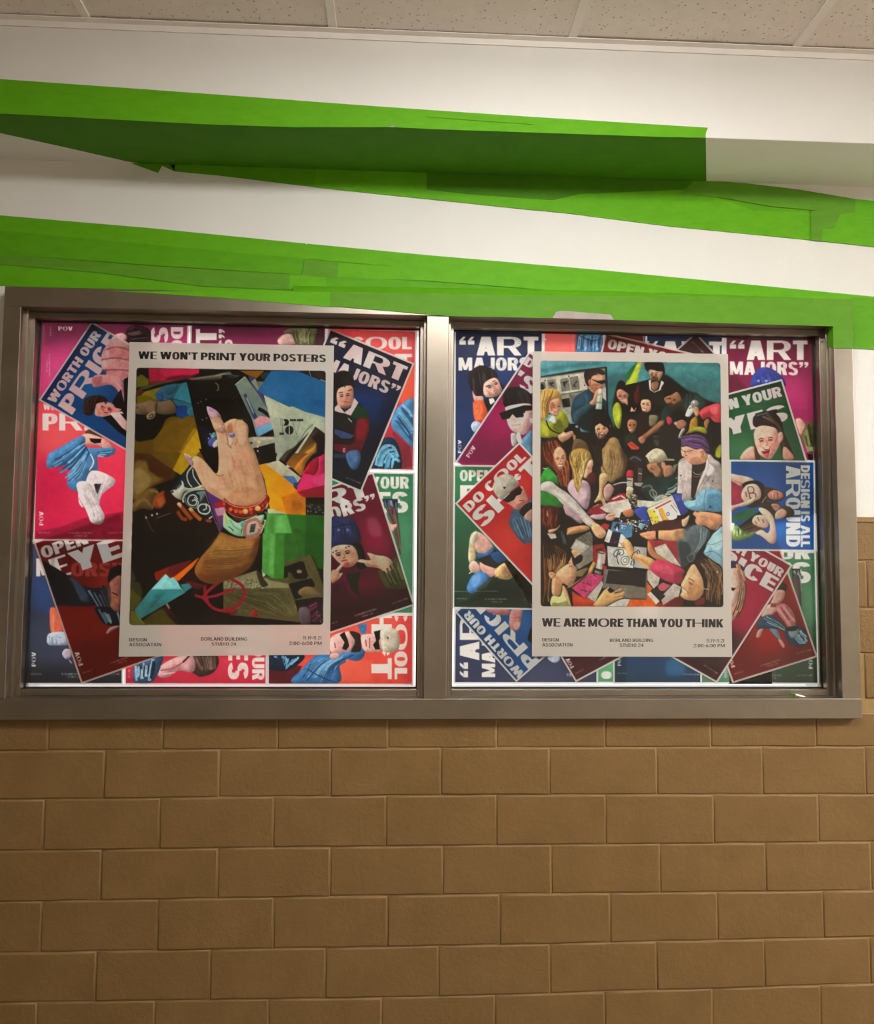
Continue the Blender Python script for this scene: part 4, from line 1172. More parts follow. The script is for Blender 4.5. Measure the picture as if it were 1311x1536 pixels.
cvB = Canvas(794, 520, 1104, 992, 1.7, 'c9c1ba')
cvB.part = 1
panel_clip(cvB, (810.8, 541), (1080.3, 544.5), (1085, 910.5), (811, 909.3))
cvB.art('''
view 0 0 1
p 140f12 780,500 1110,500 1110,960 780,960
# teal wall
p~.3 5fb0bc/2a7a80 800,520 1100,520 1100,700 800,700
p~4@.9 3c7c82|1a5050 975,560 1100,575 1100,690 975,660
p~4@.6 55989a 1000,545 1080,550 1080,562 1000,556
p~3@.8 2b6668 905,560 945,560 955,650 905,650
l5~2.5@.8 1c6a70 812,556 850,550 900,545
# CA: notice board
view 800 530 8.74
p 101a1c 95,300 600,215 960,172 968,800 95,800
p~.5 8a8f80 95,320 690,235 940,195 950,700 95,800
p~.6 8f9088 95,318 670,255 720,450 340,530 95,480
p c0bfae 95,330 668,256 708,470 360,535 95,490
l12 2a2c28 100,310 500,240 940,180
p 807f72 350,340 460,318 490,490 370,505
p 7a796c 470,315 585,295 612,470 500,485
p 88877a 180,350 290,335 320,470 200,480
p 6e6d62 95,380 150,370 165,460 95,470
p~.1 24241f 385,380 440,360 450,380 420,400 430,480 415,430 400,440
p~.1 24241f 510,440 570,350 575,370 545,410 560,450 530,430
p~.1 2c2c26 200,390 260,370 280,390 240,410 290,440 230,430
s~.2 1e1a16 95,400 120,400 145,440 130,475 95,470
l7~.1 222222 350,385 385,378 470,362
p 24221e 365,590 470,570 490,700 390,710
p 9c9a8c 370,580 480,565 490,580 375,600
p~.2 15130f 385,610 430,590 460,640 450,690 390,690
p~.4 70705f 480,560 540,550 500,680 500,800 480,720
c10,10 101010 155,357 465,300 485,548 675,418 432,742
l8~.3 3a3a30 370,540 500,520 640,500
p~.3 a8a698 360,730 500,700 500,940 400,800
view 0 0 1
p~1.2 140f12 924,600 936,583 950,580 960,592 968,590 972,575 1000,562 1030,585 1060,600 1090,610 1090,760 811,760 811,640 846,628 870,648 900,648 924,640
view 800 530 8.74
# man with sunglasses drinking
p b8b8b4 905,470 950,440 960,760 930,700
p 101414 945,175 968,178 985,800 965,800
s~.4 14384a 520,620 560,560 640,510 730,465 780,500 860,560 900,580 960,640 960,760 900,1080 560,930 500,840 495,740
s~1 1f5068 560,580 660,520 720,560 700,640 600,700 540,680
s~1 0c2228 600,800 800,700 950,740 950,1000 640,1000
t14,7~.3 25627a,0c2430,2c6a80 620,560 660,640 640,760 | 720,480 760,560 760,640
s~.3 2c5460 520,800 640,700 740,650 790,680 760,720 620,830 560,920
s~.4 c89070 720,340 760,310 900,290 930,330 925,400 880,460 860,500 800,520 740,480
s~.5@.8 e0b090 780,290 880,280 900,330 820,340
s~.6@.7 9c5c40 740,440 800,500 860,500 840,440 870,410 800,400
s~.3 24140c 670,330 665,260 720,210 840,195 920,230 940,270 900,280 840,265 780,290 750,350 745,420 720,430 690,400
t12,8~.3 4a3020,120a06,5c3c28 690,280 800,220 930,240 | 700,400 760,290 880,270
s~.2 b07858 720,360 740,340 755,370 745,430 725,400
p 08080a 755,335 840,360 940,350 950,390 890,402 850,390 780,350
l5 404850 800,352 850,372 890,370
s~.2 c88060 850,430 905,425 900,460 860,465
l4 601c18 860,448 900,440
s~.3 c8906c 735,650 780,600 800,530 830,480 870,470 900,500 880,560 840,580 830,640 780,680
l12~.3 d8a888 810,560 850,510 890,490
l10~.3 a06848 820,590 870,560
p~.2 a8b09c 845,540 890,540 905,580 895,735 815,730 825,600
p~.3 d0d4c4 850,560 870,560 850,720 830,720
s~.2 d8d8cc 855,470 890,465 905,500 890,530 855,530
l12~.3 687060 820,640 895,650
# woman with camera, yellow green top
s~.5 9aa020 92,900 150,880 240,900 340,760 400,770 450,850 460,930 440,1000 330,1090 180,1110 92,1080
s~1 b8bc28 110,940 180,960 200,1080 130,1060
s~1 6c7414 260,930 330,860 400,960 360,1040 280,1010
s~.3 e0d8d0 200,880 250,820 300,850 290,920 240,900
l16~.2 18141a 165,880 210,980 280,1030 350,1050 400,1030
s~.5 c8a04c 92,560 130,490 210,460 300,480 360,540 370,600 360,640 320,600 260,600 210,650 200,760 190,840 140,870 92,860
t30,8~.3 d8b464,8a5a20,c89840,6c4218,f0d488 130,500 110,640 110,760 130,860 | 290,480 250,580 200,640 190,820
s~.3 d8a080 210,680 250,610 330,590 360,640 350,720 320,810 270,820 220,770
s~.5@.8 a86048 215,690 240,640 270,650 240,760
l5~.2 5c2c1c 255,705 290,715
l5~.2 5c2c1c 330,690 350,700
l6~.2 f4e4dc 280,780 315,795
l4~.2 8c3028 275,772 318,788
l6~.3@.6 b06a50 322,700 330,740 312,750
s~.3 cc9070 320,1090 400,1020 450,950 470,980 540,1040 480,1110 400,1160 370,1165
s~.3 e0b090 370,1060 450,1040 520,1000 530,1040 460,1080 390,1110
l8~.2 9c5c40 420,1060 500,1030
s~.2 100e12 400,1020 460,950 520,920 600,940 620,1020 700,1130 640,1170 560,1100 510,1020 430,1040
c20,18~.2 909498 570,960
c34,40~.3 1e1c22 640,1080
s~.3 c88060 520,1080 550,1070 560,1110 535,1150
# dark haired woman, brown coat
s~.4 110b0b 760,880 800,780 880,740 960,770 1010,850 1050,960 1090,1090 1110,1300 700,1311 660,1180 740,1060
s~.4 6e5636 530,1150 600,1120 700,1180 720,1311 520,1311
s~1 6c5030 560,1180 680,1200 680,1311 560,1311
s~.4 e0ac88 810,960 830,900 900,880 980,990 970,1040 900,1115 850,1110 815,1040
s~.4@.7 b0704c 900,1040 970,1010 960,1050 900,1115
s~.2 130c0c 800,960 840,870 900,840 980,900 1000,1000 960,970 930,960 880,920 850,930
l5 2a1410 830,1000 860,990
l5 2a1410 910,990 950,985
l7~.1 f8ecE4 860,1075 900,1085
l4~.1 8c3028 850,1065 900,1078 930,1060
s~.6 967248 880,1311 930,1220 1000,1130 1060,1100 1110,1160 1160,1311
s~1 b08c5c 960,1180 1060,1140 1100,1240 1000,1311
t16,7,5~.3 3c2824,0a0606,483430 800,1000 740,1180 720,1300 | 960,1060 900,1180 860,1311
# woman in yellow, hand on face
s~.5 0e090a 1040,700 1080,480 1110,380 1160,355 1220,410 1250,520 1311,640 1311,1000 1200,1100 1080,1000
s~.3 aab620 1040,740 1080,650 1130,660 1160,760 1150,900 1120,990 1060,900
s~.8 c4cc30 1060,700 1110,680 1140,800 1110,920
p~.4 a6b824 1215,400 1311,260 1311,600 1250,500
s~.3 c88870 1095,560 1100,490 1150,470 1230,520 1250,560 1200,650 1150,640
l5 4a1c18 1110,560 1140,570
l5 4a1c18 1180,550 1225,545
l6~.2 9c4838 1140,600 1170,615
s~.3 d09c80 1170,620 1230,600 1240,680 1210,660
s~.3 c0785c 1205,960 1230,880 1300,860 1311,1040 1240,1020
l5 4a1c18 1250,935 1285,940
l6~.2 f0e0d8 1270,1010 1300,1000
s~.3 c83020 1225,1190 1270,1150 1311,1180 1311,1290 1280,1230
F62,95,14,.5,1 5c3018 285,700
F78,95,-6,.2,1 20100c 888,1005
F66,82,14,.2,1 201010 1160,575
F54,68,5,.1,.4 281410 1262,945
# CB
view 940 530 8.458
p~.4 a8ba20 -20,400 60,250 130,120 200,115 185,160 150,280 130,380 100,600 60,560 20,440
p~1 c8d440 20,380 120,150 170,130 130,300 60,420
p~.3 1c7c40 0,250 120,115 140,120 30,330 0,340
s~.2 c08050 160,112 205,112 185,155
# man with cap at the top
s~.4 0f0b0b 240,112 440,112 480,200 480,290 440,340 400,240 300,200 270,230 235,190
s~.3 c09070 285,250 300,210 400,230 440,230 460,250 430,320 400,360 350,370 310,330
s~.5@.8 50301f 310,300 380,290 400,350 345,365
s~.4@.7 e0b898 310,220 360,215 350,250 310,260
p 0c0c10 -10,400 130,370 280,330 470,360 500,480 450,700 400,800 240,800 100,680
s~.6 5c1014 110,470 150,400 170,500 160,620 110,640 90,540
s~1 1e1e18 200,500 500,480 460,760 320,800 220,700
p~.2 d8d4c8 278,345 308,335 306,450 345,490 410,460 440,345 475,370 440,460 350,498 290,460
s~.4 a06c50 320,370 400,360 400,430 350,475 315,440
l5 2a1410 315,250 345,250
l5 2a1410 365,245 400,245
l7~.2 6c2018 330,325 370,322
# centre woman laughing
s~.4 1a0e0c 160,620 190,560 260,540 320,580 330,700 310,780 260,800 200,760
s~.2 e0a888 178,640 200,590 280,590 310,640 300,720 240,752 200,730 185,680
l5 2a1410 195,635 225,640
l5 2a1410 250,655 285,665
p~.1 fff4ee 200,695 240,712 235,728 210,718
l4~.1 8c2820 195,690 245,708
s~.2 d8a088 60,690 90,720 130,780 140,800 100,740 50,740 55,700
l8~.1 d8a888 60,680 90,730
l8~.1 d8a888 120,690 95,735
s~.4 14100f -20,900 20,780 120,820 170,900 160,1050 60,1100 -20,1060
s~.3 b87a58 10,880 40,840 110,850 130,900 100,980 60,1010 20,960
l5 3a1410 30,905 60,912
l5 3a1410 85,905 110,910
l7~.2 f0d8c8 35,975 75,975
s~.5 1f2a1c -20,1040 100,1020 150,1100 160,1180 0,1180
p~.2 d03a28 5,1150 60,1115 165,1200 120,1240 60,1220
l8~.3 f08070 30,1170 130,1230
s~.6 2a1414 160,760 280,780 300,1000 160,1060
# moustached man, cap
s~.4 100c0a 440,430 500,370 580,350 640,390 670,500 600,520 520,540 470,560 440,520
s~.3 96684a 475,570 560,530 640,490 690,560 700,640 620,690 560,690 510,640
s~.5@.8 b8805c 490,560 560,540 560,620 510,630
s~.3@.8 2c1a12 520,640 570,620 590,660 540,680
l7 2a1410 500,580 540,570
s~.5 352c22 540,690 700,600 740,650 700,780 600,820
s~1 28342f 740,520 860,495 960,560 1010,680 900,780 740,820 700,700
t14,7~.3 2c5450,16302e,3a6460 760,520 740,640 750,760 | 940,540 980,640 940,760
s~.5 1f3c3c 430,800 480,680 540,680 560,800 480,880
s~.4 8c5c3c 440,850 480,870 440,960 330,1020 240,1090 180,1140 150,1080 200,1040 300,960
s~.5@.8 b07c58 400,870 460,890 300,1010 220,1070
s~.3 a87058 150,1080 200,1050 240,1100 200,1150 160,1120
s~.6 8c8468 285,800 320,780 400,800 360,900 290,920
s~1 6c6c54 330,1060 400,1060 400,1180 340,1180
# man in dark, pink bag, spray can
s~.5 201614 560,760 700,740 780,790 760,900 640,1060 480,1060 440,960 540,900
s~.5 23201f 420,940 600,920 660,1080 480,1180 400,1180
s~.3 b87860 610,880 690,830 740,860 760,900 720,950 660,960
s~.3 c42848 505,830 530,800 570,830 575,880 530,905
p~.3 c4c0b8 600,870 625,865 640,900 605,905
s~.4 130e10 560,760 680,730 800,800 790,870 700,840 600,870
s~.3 a8a89c 655,1060 700,960 745,960 700,1040 680,1110
l5 50544e 670,1070 720,980
s~.2 d8d8d4 745,780 800,660 830,680 855,730 800,800 770,805
s~.2 8c908c 810,640 850,590 905,610 910,650 860,690
l9~.2 ffffff 760,770 810,680
l9~.2 202020 790,700 815,690
c16,14 e8e8e4 850,620
s~.3 c89068 850,680 910,690 915,780 880,800 850,730
s~.4 b88a30 820,840 880,800 900,860 890,960 790,1010 800,900
s~.5 9ca028 740,1040 790,980 900,930 1000,950 1010,1020 900,990 800,1000
s~.3 a07048 985,860 1040,830 1050,920 1010,960 985,920
s~.4 d84050 920,760 940,720 1050,660 1192,650 1192,880 1100,860 1040,800 970,840
s~1 f06468 1060,700 1150,680 1140,760 1080,760
s~.6@.8 a02838 960,780 1040,740 1080,800 1000,820
l8~.4 a82c3c 1040,720 1100,800 1180,860
p~.5 0c0a0a 1040,880 1192,880 1192,1180 1080,1180 1020,960
p~1 1c1816 300,1060 720,1080 680,1269 240,1269
s~.8 a8b020 1130,1230 1160,1180 1195,1160 1195,1311 1130,1311
F66,84,0,-.2,0 1c100c 350,285
F60,82,-6,-.1,1 28140f 243,655
F56,78,0,0,1 28140f 66,925
F70,80,18,-.6,0 180e08 585,600
# CD: purple hair person, white jacket
view 940 660 8.458
p 1a0c0c 0,120 240,120 220,500 0,600
s~.6 2c2c34 30,220 110,190 190,230 180,290 100,290
l14~.3 6c7078 40,250 100,215 180,260
l10~.4 501018 20,320 100,330 190,310
s~.4 1e1418 380,0 660,0 680,240 560,260 420,100
s~.7 3c4c3c 340,0 400,0 420,60 380,80
s~.5 bcb2b0 640,620 650,440 660,280 740,225 840,300 1030,180 1110,240 1200,330 1200,660 1080,640 860,740 720,780 640,700
s~1 d4c8c4 660,300 740,240 800,300 810,480 700,500
s~1 98908e 1000,300 1180,340 1190,600 1060,560 980,440
s~1@.7 a8a09e 880,640 960,600 1090,620 900,720
p~.3 2e2620 830,300 1010,270 1020,330 960,480 870,700 850,760 815,720
s~.3 cbc0bc 1015,190 1060,300 1040,420 920,620 870,710 930,500 1000,340
l4~.2 888078 665,280 745,230
l4~.3 707068 670,440 720,600 770,720
l5~.2 e8e4e0 840,400 880,435 940,430 980,390
l4~.2 c0bab4 845,455 900,470 960,440
c10,10 1a1818 690,452 1095,522
s~.3 e0aa8c 690,110 720,60 900,80 980,100 1030,180 1000,280 900,310 800,300 770,260 725,240 735,215 700,200
s~.7@.7 c08060 800,240 960,200 1010,240 940,300 830,300
s~.3 5a3a6a 690,40 700,-40 780,-60 920,-70 1010,-10 1055,100 1050,160 1010,170 960,110 880,120 760,80 700,90
t22,9~.3 7a5088,452a54,8a60a0,382048 700,-20 820,-60 960,-40 1040,60 | 710,60 820,90 930,110 1040,160
s~.2 d09878 915,150 950,110 985,140 975,200 930,220
l5~.2 7c4030 930,160 960,140 955,190
l7~.1 4a2420 690,110 740,150 830,130
l7~.1 4a2420 735,140 745,190 770,200
l4~.1 c05848 700,205 735,215
c6,10~.1 e0c080 925,215
t12,6,5~.4@.6 8c8482,e0d8d6,a09896 680,320 660,480 660,640 | 800,330 790,520 740,720
t12,6,5~.4@.6 8c8482,e0d8d6,a09896 1060,300 1000,480 920,620 | 1190,340 1190,480 1180,620
l9~.4@.8 706a68 1040,320 1060,450 980,560
s~.4 e4dcd8 1050,300 1120,380 1060,460 1010,440 1040,360
# seated man with cream cap
s~.3 c8c0a0 240,210 290,150 370,105 460,130 505,200 515,250 440,275 330,290 260,290
s~.8 dcd6b8 300,170 380,120 440,150 400,200 320,240
s~.8@.6 9c9474 420,200 500,210 500,255 400,280
p~.3 b0a888 505,235 600,240 610,262 500,262
p~.2 2c2418 232,220 255,215 290,290 240,290
s~.4 b07c5c 255,320 330,290 440,280 480,320 470,400 420,470 370,470 330,420 290,400
s~.5@.8 5a3620 380,300 450,290 480,380 450,470 400,470 430,380
s~.3 c08c6c 440,290 480,280 500,330 460,370
l6~.2 30180f 300,360 340,375
s~.4 a87858 470,340 560,320 600,380 570,450 480,470
p~.3 808070 590,320 650,300 600,420
p~.4 1c3230 210,520 260,460 400,470 480,480 600,440 650,430 640,640 560,700 400,760 340,790 230,720 170,640
s~1 103c38 420,500 520,500 540,620 440,660
t12,14~.3 a8bcb0,1c4440,88a49c,0c2826 460,540 540,520 640,470 | 500,690 600,660 640,600
l26~.3 64706c 200,600 300,580 340,680 360,760
o14~.3 889490 300,640 350,640 380,690 340,730 300,690
s~.4 8c9c98 350,740 440,690 500,710 440,760 370,790
l12~.3 c0c8c0 490,690 560,690
s~.3 d4a888 440,740 490,705 520,715 480,745
# cups and cans on the table
s~.3 c82840 0,410 30,380 80,395 85,460 40,480 0,470
p~.2 a8a098 0,480 80,480 75,590 0,590
l12~.2 404040 10,510 70,520
p~.2 504640 140,350 200,360 195,530 140,530
l10~.2 d8d0c8 150,420 190,430
p~.2 989488 90,540 210,540 180,590 110,580
s~.3 d8d0b0 0,600 40,590 85,610 80,650 40,665 0,660
s~.3 a89c80 0,650 80,650 60,700 0,720
n60,16~.3 d0d0c8,1c2020,648090,b04030,3c5c28,b0c090 20,690 130,860
p~.3 c8c8b8 130,760 380,780 600,690 640,700 280,860 140,850
# snack bag
p~.2 e8e4d0 250,880 590,720 690,960 400,1110 340,1110
s~.4 2848a8 90,900 150,860 250,850 300,1000 270,1100 160,990
p~.3 2c3c98 575,700 620,670 700,680 700,760 790,900 700,965
p~.5 3e5cc0 600,700 690,700 690,760 640,790
p~.2 e0d040 255,890 350,870 440,1090 360,1120 300,1000
p~.2 e8b830 395,870 450,855 540,1020 470,1060
t7,10~.2 c87020,e0a040 400,900 470,1040 | 450,870 530,1020
c24,26~.2 3858a8 525,940
c11,12~.2 e8e8f0 525,940
g8 384890 560,820 640,920
g6 6070a8 590,800 655,890
n26,9~.2 503828,282018,806030 270,900 420,1090
p~.2 b03048 360,860 560,760 570,775 370,880
# man with blue cap
s~.3 68a8c8 720,790 760,765 860,760 900,690 960,640 1060,620 1180,650 1210,690 1210,900 1000,900 900,905 780,870
s~.8 86c0da 960,660 1040,640 1000,760 900,840 880,760
s~.8@.7 4888b0 1040,700 1200,720 1200,890 1040,890
s~.5@.7 a0d0e0 740,790 860,770 860,830 780,850
l6~.2 305c80 1010,640 980,760 990,900
p~.2 284458 1035,860 1060,825 1090,860
s~.3 c88a6c 860,910 900,905 1060,920 1180,960 1200,1090 1090,1140 1000,1090 900,1080 870,1030 880,980 840,945
s~.6@.8 e0a888 880,1000 960,980 980,1070 900,1070
s~.5@.7 8c5038 1040,1000 1180,1040 1180,1100 1100,1140
s~.3 3c2418 1080,920 1200,920 1205,1010 1150,990 1100,960
s~.2 c88e70 1075,970 1105,950 1110,1000 1090,1010
p~.2 201410 880,905 980,915 960,945 900,930
l6~.2 c88070 870,1010 900,1015
# CC: left middle
view 800 660 8.74
p 0c0606 92,300 240,300 240,900 92,900
s~.4 3a1812 92,130 150,30 250,-40 340,10 420,100 450,230 480,330 500,500 480,620 430,660 350,590 330,500 250,380 150,380 92,460
t50,9,9~.3 7c3018,3a120a,a84c28,5c2010,c06a3c 130,30 110,160 150,300 300,400 360,600 | 330,0 400,120 440,260 480,440 470,620
s~.3 e0aa86 265,190 290,120 350,90 410,150 430,230 400,330 360,385 320,360 280,270
s~.5@.7 b87858 270,180 290,260 330,360 300,340 265,240
l5~.1 4a2014 290,250 320,255
l5~.1 4a2014 375,205 410,200
p~.1 fff0e8 320,325 380,320 370,345 335,345
l4~.1 a03830 315,320 385,315
l6~.2@.7 c08060 345,240 360,290 345,300
s~.3 2c9a34 100,480 150,380 200,360 310,480 330,590 280,560 180,560 100,570
s~.3 26882e 92,680 200,690 300,730 380,850 340,885 200,880 92,840
s~1 3cb444 130,440 200,390 260,470 180,530
l6~.2 e8e8e0 130,370 170,380
l10~.2 60c060 240,430 310,500
s~.4 ccc4be 92,590 150,550 240,545 330,620 440,690 560,800 660,920 760,1030 810,1085 760,1150 640,1060 500,930 380,840 280,730 140,670 92,660
t14,8~.4@.7 e8e4dc,b0a8a0,d8d8d0,98928c 130,570 330,640 560,840 800,1090 | 120,640 300,740 480,900 740,1110
# blonde in pink
s~.4 c8a8b4 450,650 500,520 640,520 720,560 750,660 740,800 690,910 560,790
s~1 dcbcc8 500,640 620,600 700,700 640,820 560,760
s~1@.7 a88898 620,560 730,580 730,640 620,620
s~.4 b898a4 390,870 460,880 650,1060 560,1100 480,1080
s~.4 c0a0ac 740,1000 860,950 950,960 940,1030 820,1040
s~.4 c0988c 920,640 990,570 1060,640 1000,760 940,790
s~.3 e8b498 690,330 740,260 780,260 785,330 765,370 770,410 740,440 700,500 660,480
s~.4@.7 c88468 720,330 770,370 750,440 710,450
l4~.1 603020 705,370 735,375
s~.4 b08c40 470,210 500,150 580,110 680,120 760,180 790,250 730,270 700,350 670,440 640,530 620,600 590,685 560,640 520,520 510,400 480,300
t60,8,10~.3 dcc078,a07830,f4e098,886020,d8b050,6c4818 500,160 490,260 540,400 540,560 580,680 | 740,170 740,240 680,340 650,460 600,640
s~.4 5a1c14 730,440 800,430 830,500 800,580 740,560 700,520
# brown coat arm reaching
s~.5 a08050 890,200 960,100 1000,-20 1100,-20 1150,100 1200,300 1160,480 1040,560 960,520 890,420
s~1 b89864 920,250 1040,240 1100,380 980,420
t12,8~.4@.6 806038,c0a070,5c4424 930,100 900,260 920,420 | 1120,100 1140,300 1060,480
s~.5@.8 584028 1130,100 1240,250 1180,480 1160,460 1180,300
s~.3 d8b07c 870,460 960,440 980,520 920,620 910,700 940,800 960,880 920,860 880,790 800,820 860,680
l10~.3 e8c090 870,740 800,810
l10~.3 e8c090 910,760 955,850
l6~.3@.7 a07048 890,720 910,830
s~.3 d8a880 760,910 820,860 880,860 940,940 880,920 820,930
l9~.2 e0b088 780,880 860,840
s~.3 d8a488 950,1000 1000,960 1090,960 1050,1050 960,1050
l6~.2 a87050 980,1000 1070,985
t14,5,4~.4@.7 584024,c4a878,6c5030 940,120 960,300 940,480 | 1150,80 1180,300 1080,520
l7~.5@.8 4c3820 1000,120 1040,300 1020,500
l9~.5@.8 2c2014 880,200 900,330 960,440
s~.8@.8 1c100c 1040,560 1150,480 1230,520 1180,600 1060,620
s~.4 140c0a 700,-20 800,-20 870,60 900,200 905,330 860,350 800,300 740,150
t16,7,5~.3 34221c,0c0706,4c342a 720,-10 800,150 850,330 | 860,-10 900,120 900,300
s~.4 e0b088 1000,-190 1010,-190 1012,-180 1002,-180
# notebook and hands
p~.2 a01828 940,810 1130,700 1200,700 1230,770 1200,800
p~.1 d8c8c8 1030,770 1130,725 1140,740 1050,785
p~.1 d8c8c8 1150,720 1210,760 1200,775 1140,735
p~.3 98142a 740,900 900,830 960,960 820,980 700,960
p~.2 d0c8bc 870,890 980,820 1240,770 1290,900 1150,950 1130,1020 1060,1010 1080,960 960,950
l5~.3@.6 a8a094 960,870 1200,820
s~.3 b06c48 1170,950 1210,920 1300,910 1311,990 1220,1010
g5 808078 1060,1020 1200,1020
p~.3 2a2024 1060,620 1140,600 1170,680 1080,690
l16~.3 bcc0b8 1050,590 1150,560 1240,560
# left lower: red haired one, arm, dark shirt
s~.5 4a1810 100,900 180,860 300,880 380,960 360,1080 300,1160 200,1190 100,1100
t26,8,7~.3 8c3c1c,2c0c08,a85428,5c2010 130,900 120,1060 200,1180 | 330,900 340,1000 300,1140
l12~.3 c8a090 180,930 190,1000
p~1 140c0c 330,940 480,1000 620,1110 740,1140 720,1224 300,1224
s~.3 c09060 450,1160 560,1130 700,1130 740,1160 700,1180 560,1200 460,1215
s~.3 d0a078 760,1100 800,1080 880,1130 950,1224 820,1224
F74,104,-8,.2,1 3a1810 350,255
# CE
view 800 780 8.74
s~.3 c89468 440,160 520,100 640,70 730,90 700,140 560,170 460,210
s~.5@.7 8c5c38 450,180 560,140 700,130 600,180 460,210
s~.3 d8a880 200,130 300,110 350,60 330,110 260,160 210,170
l4~.2 4a2018 290,110 350,50
p~.3 bcb8ac 180,175 290,180 305,235 230,250
t20,12~.3 3c4c48,101414,7c8c88,283430 330,100 330,200 340,300 | 400,180 420,260 450,330
p~.3 201c18 440,200 700,150 740,200 560,260 440,300
p~.3 6c6a60 550,250 740,145 775,200 785,530 600,640 540,660 560,560
p~.4 8a8578 640,400 780,330 785,530 600,640 570,600
n70,9~.2@.7 3a3832,9a988c,54524a 600,180 770,300
p~.2 b0aea4 490,370 560,250 740,345 640,430 520,400
p~.3@.7 c8c6bc 530,330 570,265 700,340 620,390
s~.3 d0a070 500,400 560,400 630,430 600,470 550,500 520,460
l8~.3 e8c090 540,490 620,430
s~.3 141014 530,530 580,470 640,460 640,530 580,575 540,560
s~.4 c09048 540,820 700,720 730,640 800,520 840,500 830,560 790,640 760,700 640,770 480,890 440,880
s~.4@.7 e0b878 740,680 800,560 820,540 790,620
p~.5 8c7450 540,680 700,620 720,640 640,740 540,740
p~.4 a01c20 790,330 920,310 960,420 950,560 800,560 780,480
p~.2 681418 810,360 930,340 900,410 820,420
g6 d86060 820,370 920,350
p~.2 b8b4ac 845,420 885,410 945,430 935,560 895,655 815,630 840,520
p~.2 dcd8d0 860,450 890,450 870,640 840,620
l14~.2 30302c 850,428 930,440
p~.2 1c1c1c 812,635 895,655 890,680 810,650
p~.3 8c8880 810,655 890,680 880,720 800,690
g5 303030 840,660 830,710
g5 303030 870,670 862,715
p~.3 d03a78 505,890 750,700 920,730 900,790 670,1030
n16,12~.2 7c1848,8c2050 580,740 840,940
l7~.2 5c1030 620,910 700,940
l7~.2 5c1030 700,830 760,860
l7~.2 5c1030 790,720 830,740
p~.3 b8b4ac 700,1010 900,790 920,840 810,1080
p~.4 ac1c1c 900,560 970,620 940,720 920,730
p~.3 d04010 500,930 670,1030 700,1010 810,1080 790,1140 520,1140
p~1@.7 a82a0c 520,1080 780,1090 780,1140 520,1140
# laptop
p~.2 b8bcb8/c8c8c0 968,340 1110,360 1311,380 1311,630 980,605
o9 1a1a1a 1075,480 1055,450 1075,405 1120,388 1170,390 1185,430 1160,460 1130,450 1140,425
l10 1a1a1a 1120,400 1095,470 1105,540 1118,578
o7 1a1a1a 1150,520 1180,480 1240,480 1255,530 1230,580 1170,580
o6 1a1a1a 1180,520 1205,500 1230,520 1215,555 1185,550
l6 1a1a1a 1270,590 1285,550 1311,540
p 100c0e 965,610 1311,640 1311,680 960,640
p~.2 7a7268 930,640 1311,680 1311,1030 1200,1020 1000,880 910,900
p 141214 985,660 1311,680 1311,860 950,830
t9,4~.1@.8 3a3638,2c2a2c 985,680 1311,700 | 960,820 1311,850
# card with black band, hands
p~.2 d8d8d8 930,280 985,120 1040,140 995,300
p~.2 dadada 1105,350 1145,180 1215,205 1170,360
p 161a2e 1000,300 1060,80 1150,150 1110,340
n8,8~.2 a03050,c05068 1020,250 1100,310
p~.3 4478a0 1010,140 1040,20 1311,40 1290,220 1215,240 1150,170
n40,12~.2 e8e8e0,c05048,30384c,f0d8c8 1130,-10 1300,140
s~.2 14181c 1060,100 1100,40 1130,60 1120,120
p~.2 e8e8e8 1080,130 1100,80 1110,150
s~.3 d8aa80 760,90 830,50 900,90 950,150 945,200 900,240 840,230 790,170
l7~.2 a87048 860,200 900,230
l8~.2 e8c098 880,120 940,170
p~.3 b0282c 870,80 930,40 1000,60 970,130
s~.3 c08850 1120,290 1170,300 1200,240 1260,290 1311,370 1311,500 1250,440 1190,370
l8~.2 e0b078 1130,300 1180,330
# girl in profile
s~.4 2a1610 95,330 200,315 330,330 440,370 500,440 490,540 460,640 360,680 250,700 210,720 220,900 200,1130 95,1130
t40,9~.3 6c4420,2c180c,a87440,4a2c14,1c0e08 120,340 110,600 140,900 120,1120 | 300,340 460,460 340,640 220,690
t22,8~.3 b88450,d8a868,5c3818 150,480 160,600 200,690 | 420,400 440,560 310,680
t14,8~.3 8c6030,c09050,4a2c14 180,760 200,900 150,1000 | 230,760 200,980 220,1110
s~.3 dca880 300,690 380,620 460,560 500,480 510,540 530,590 570,640 555,690 540,700 560,740 545,790 480,870 390,830 370,870 350,980 260,990 240,900 250,760 290,740
s~.8@.6 b07c50 300,720 360,800 380,870 350,980 280,980 280,860
s~.6@.6 ecc098 420,640 480,600 500,700 460,760 380,740
s~.3 d89c74 200,700 240,680 290,700 280,750 230,765
l5~.2 8c5434 220,710 260,705 260,740
l6~.1 4a2818 465,615 490,600 505,620
l5~.1 4a2818 440,580 490,560
l5~.2 b05848 510,755 545,745
l8~.3 3c2c18 380,860 440,880 480,900
s~.4 ccc880 245,1000 350,1000 390,900 440,1000 480,1134 240,1134
s~.8 e0dc98 280,1060 360,1040 400,980 420,1100 300,1120
s~.4@.8 8c9048 250,1080 330,1090 440,1060 460,1134 260,1134
s~.4 c8a070 400,860 460,960 520,1134 480,1134 420,1000 380,890
p~.5 0f0c14 440,900 500,880 520,1134 500,1134
# hand on laptop
s~.3 d8a868 790,1120 860,1010 920,930 960,900 1000,950 1060,960 1190,960 1180,1010 1120,1040 1020,1090 920,1134
l16~.3 e4b880 920,940 990,885
l18~.3 e0b078 1030,960 1150,905
l18~.3 dcaa74 1060,1000 1190,945
l16~.3 d4a070 1050,1040 1180,1010
l5~.2@.7 a87040 1050,980 1150,935
l5~.2@.7 a87040 1060,1020 1180,985
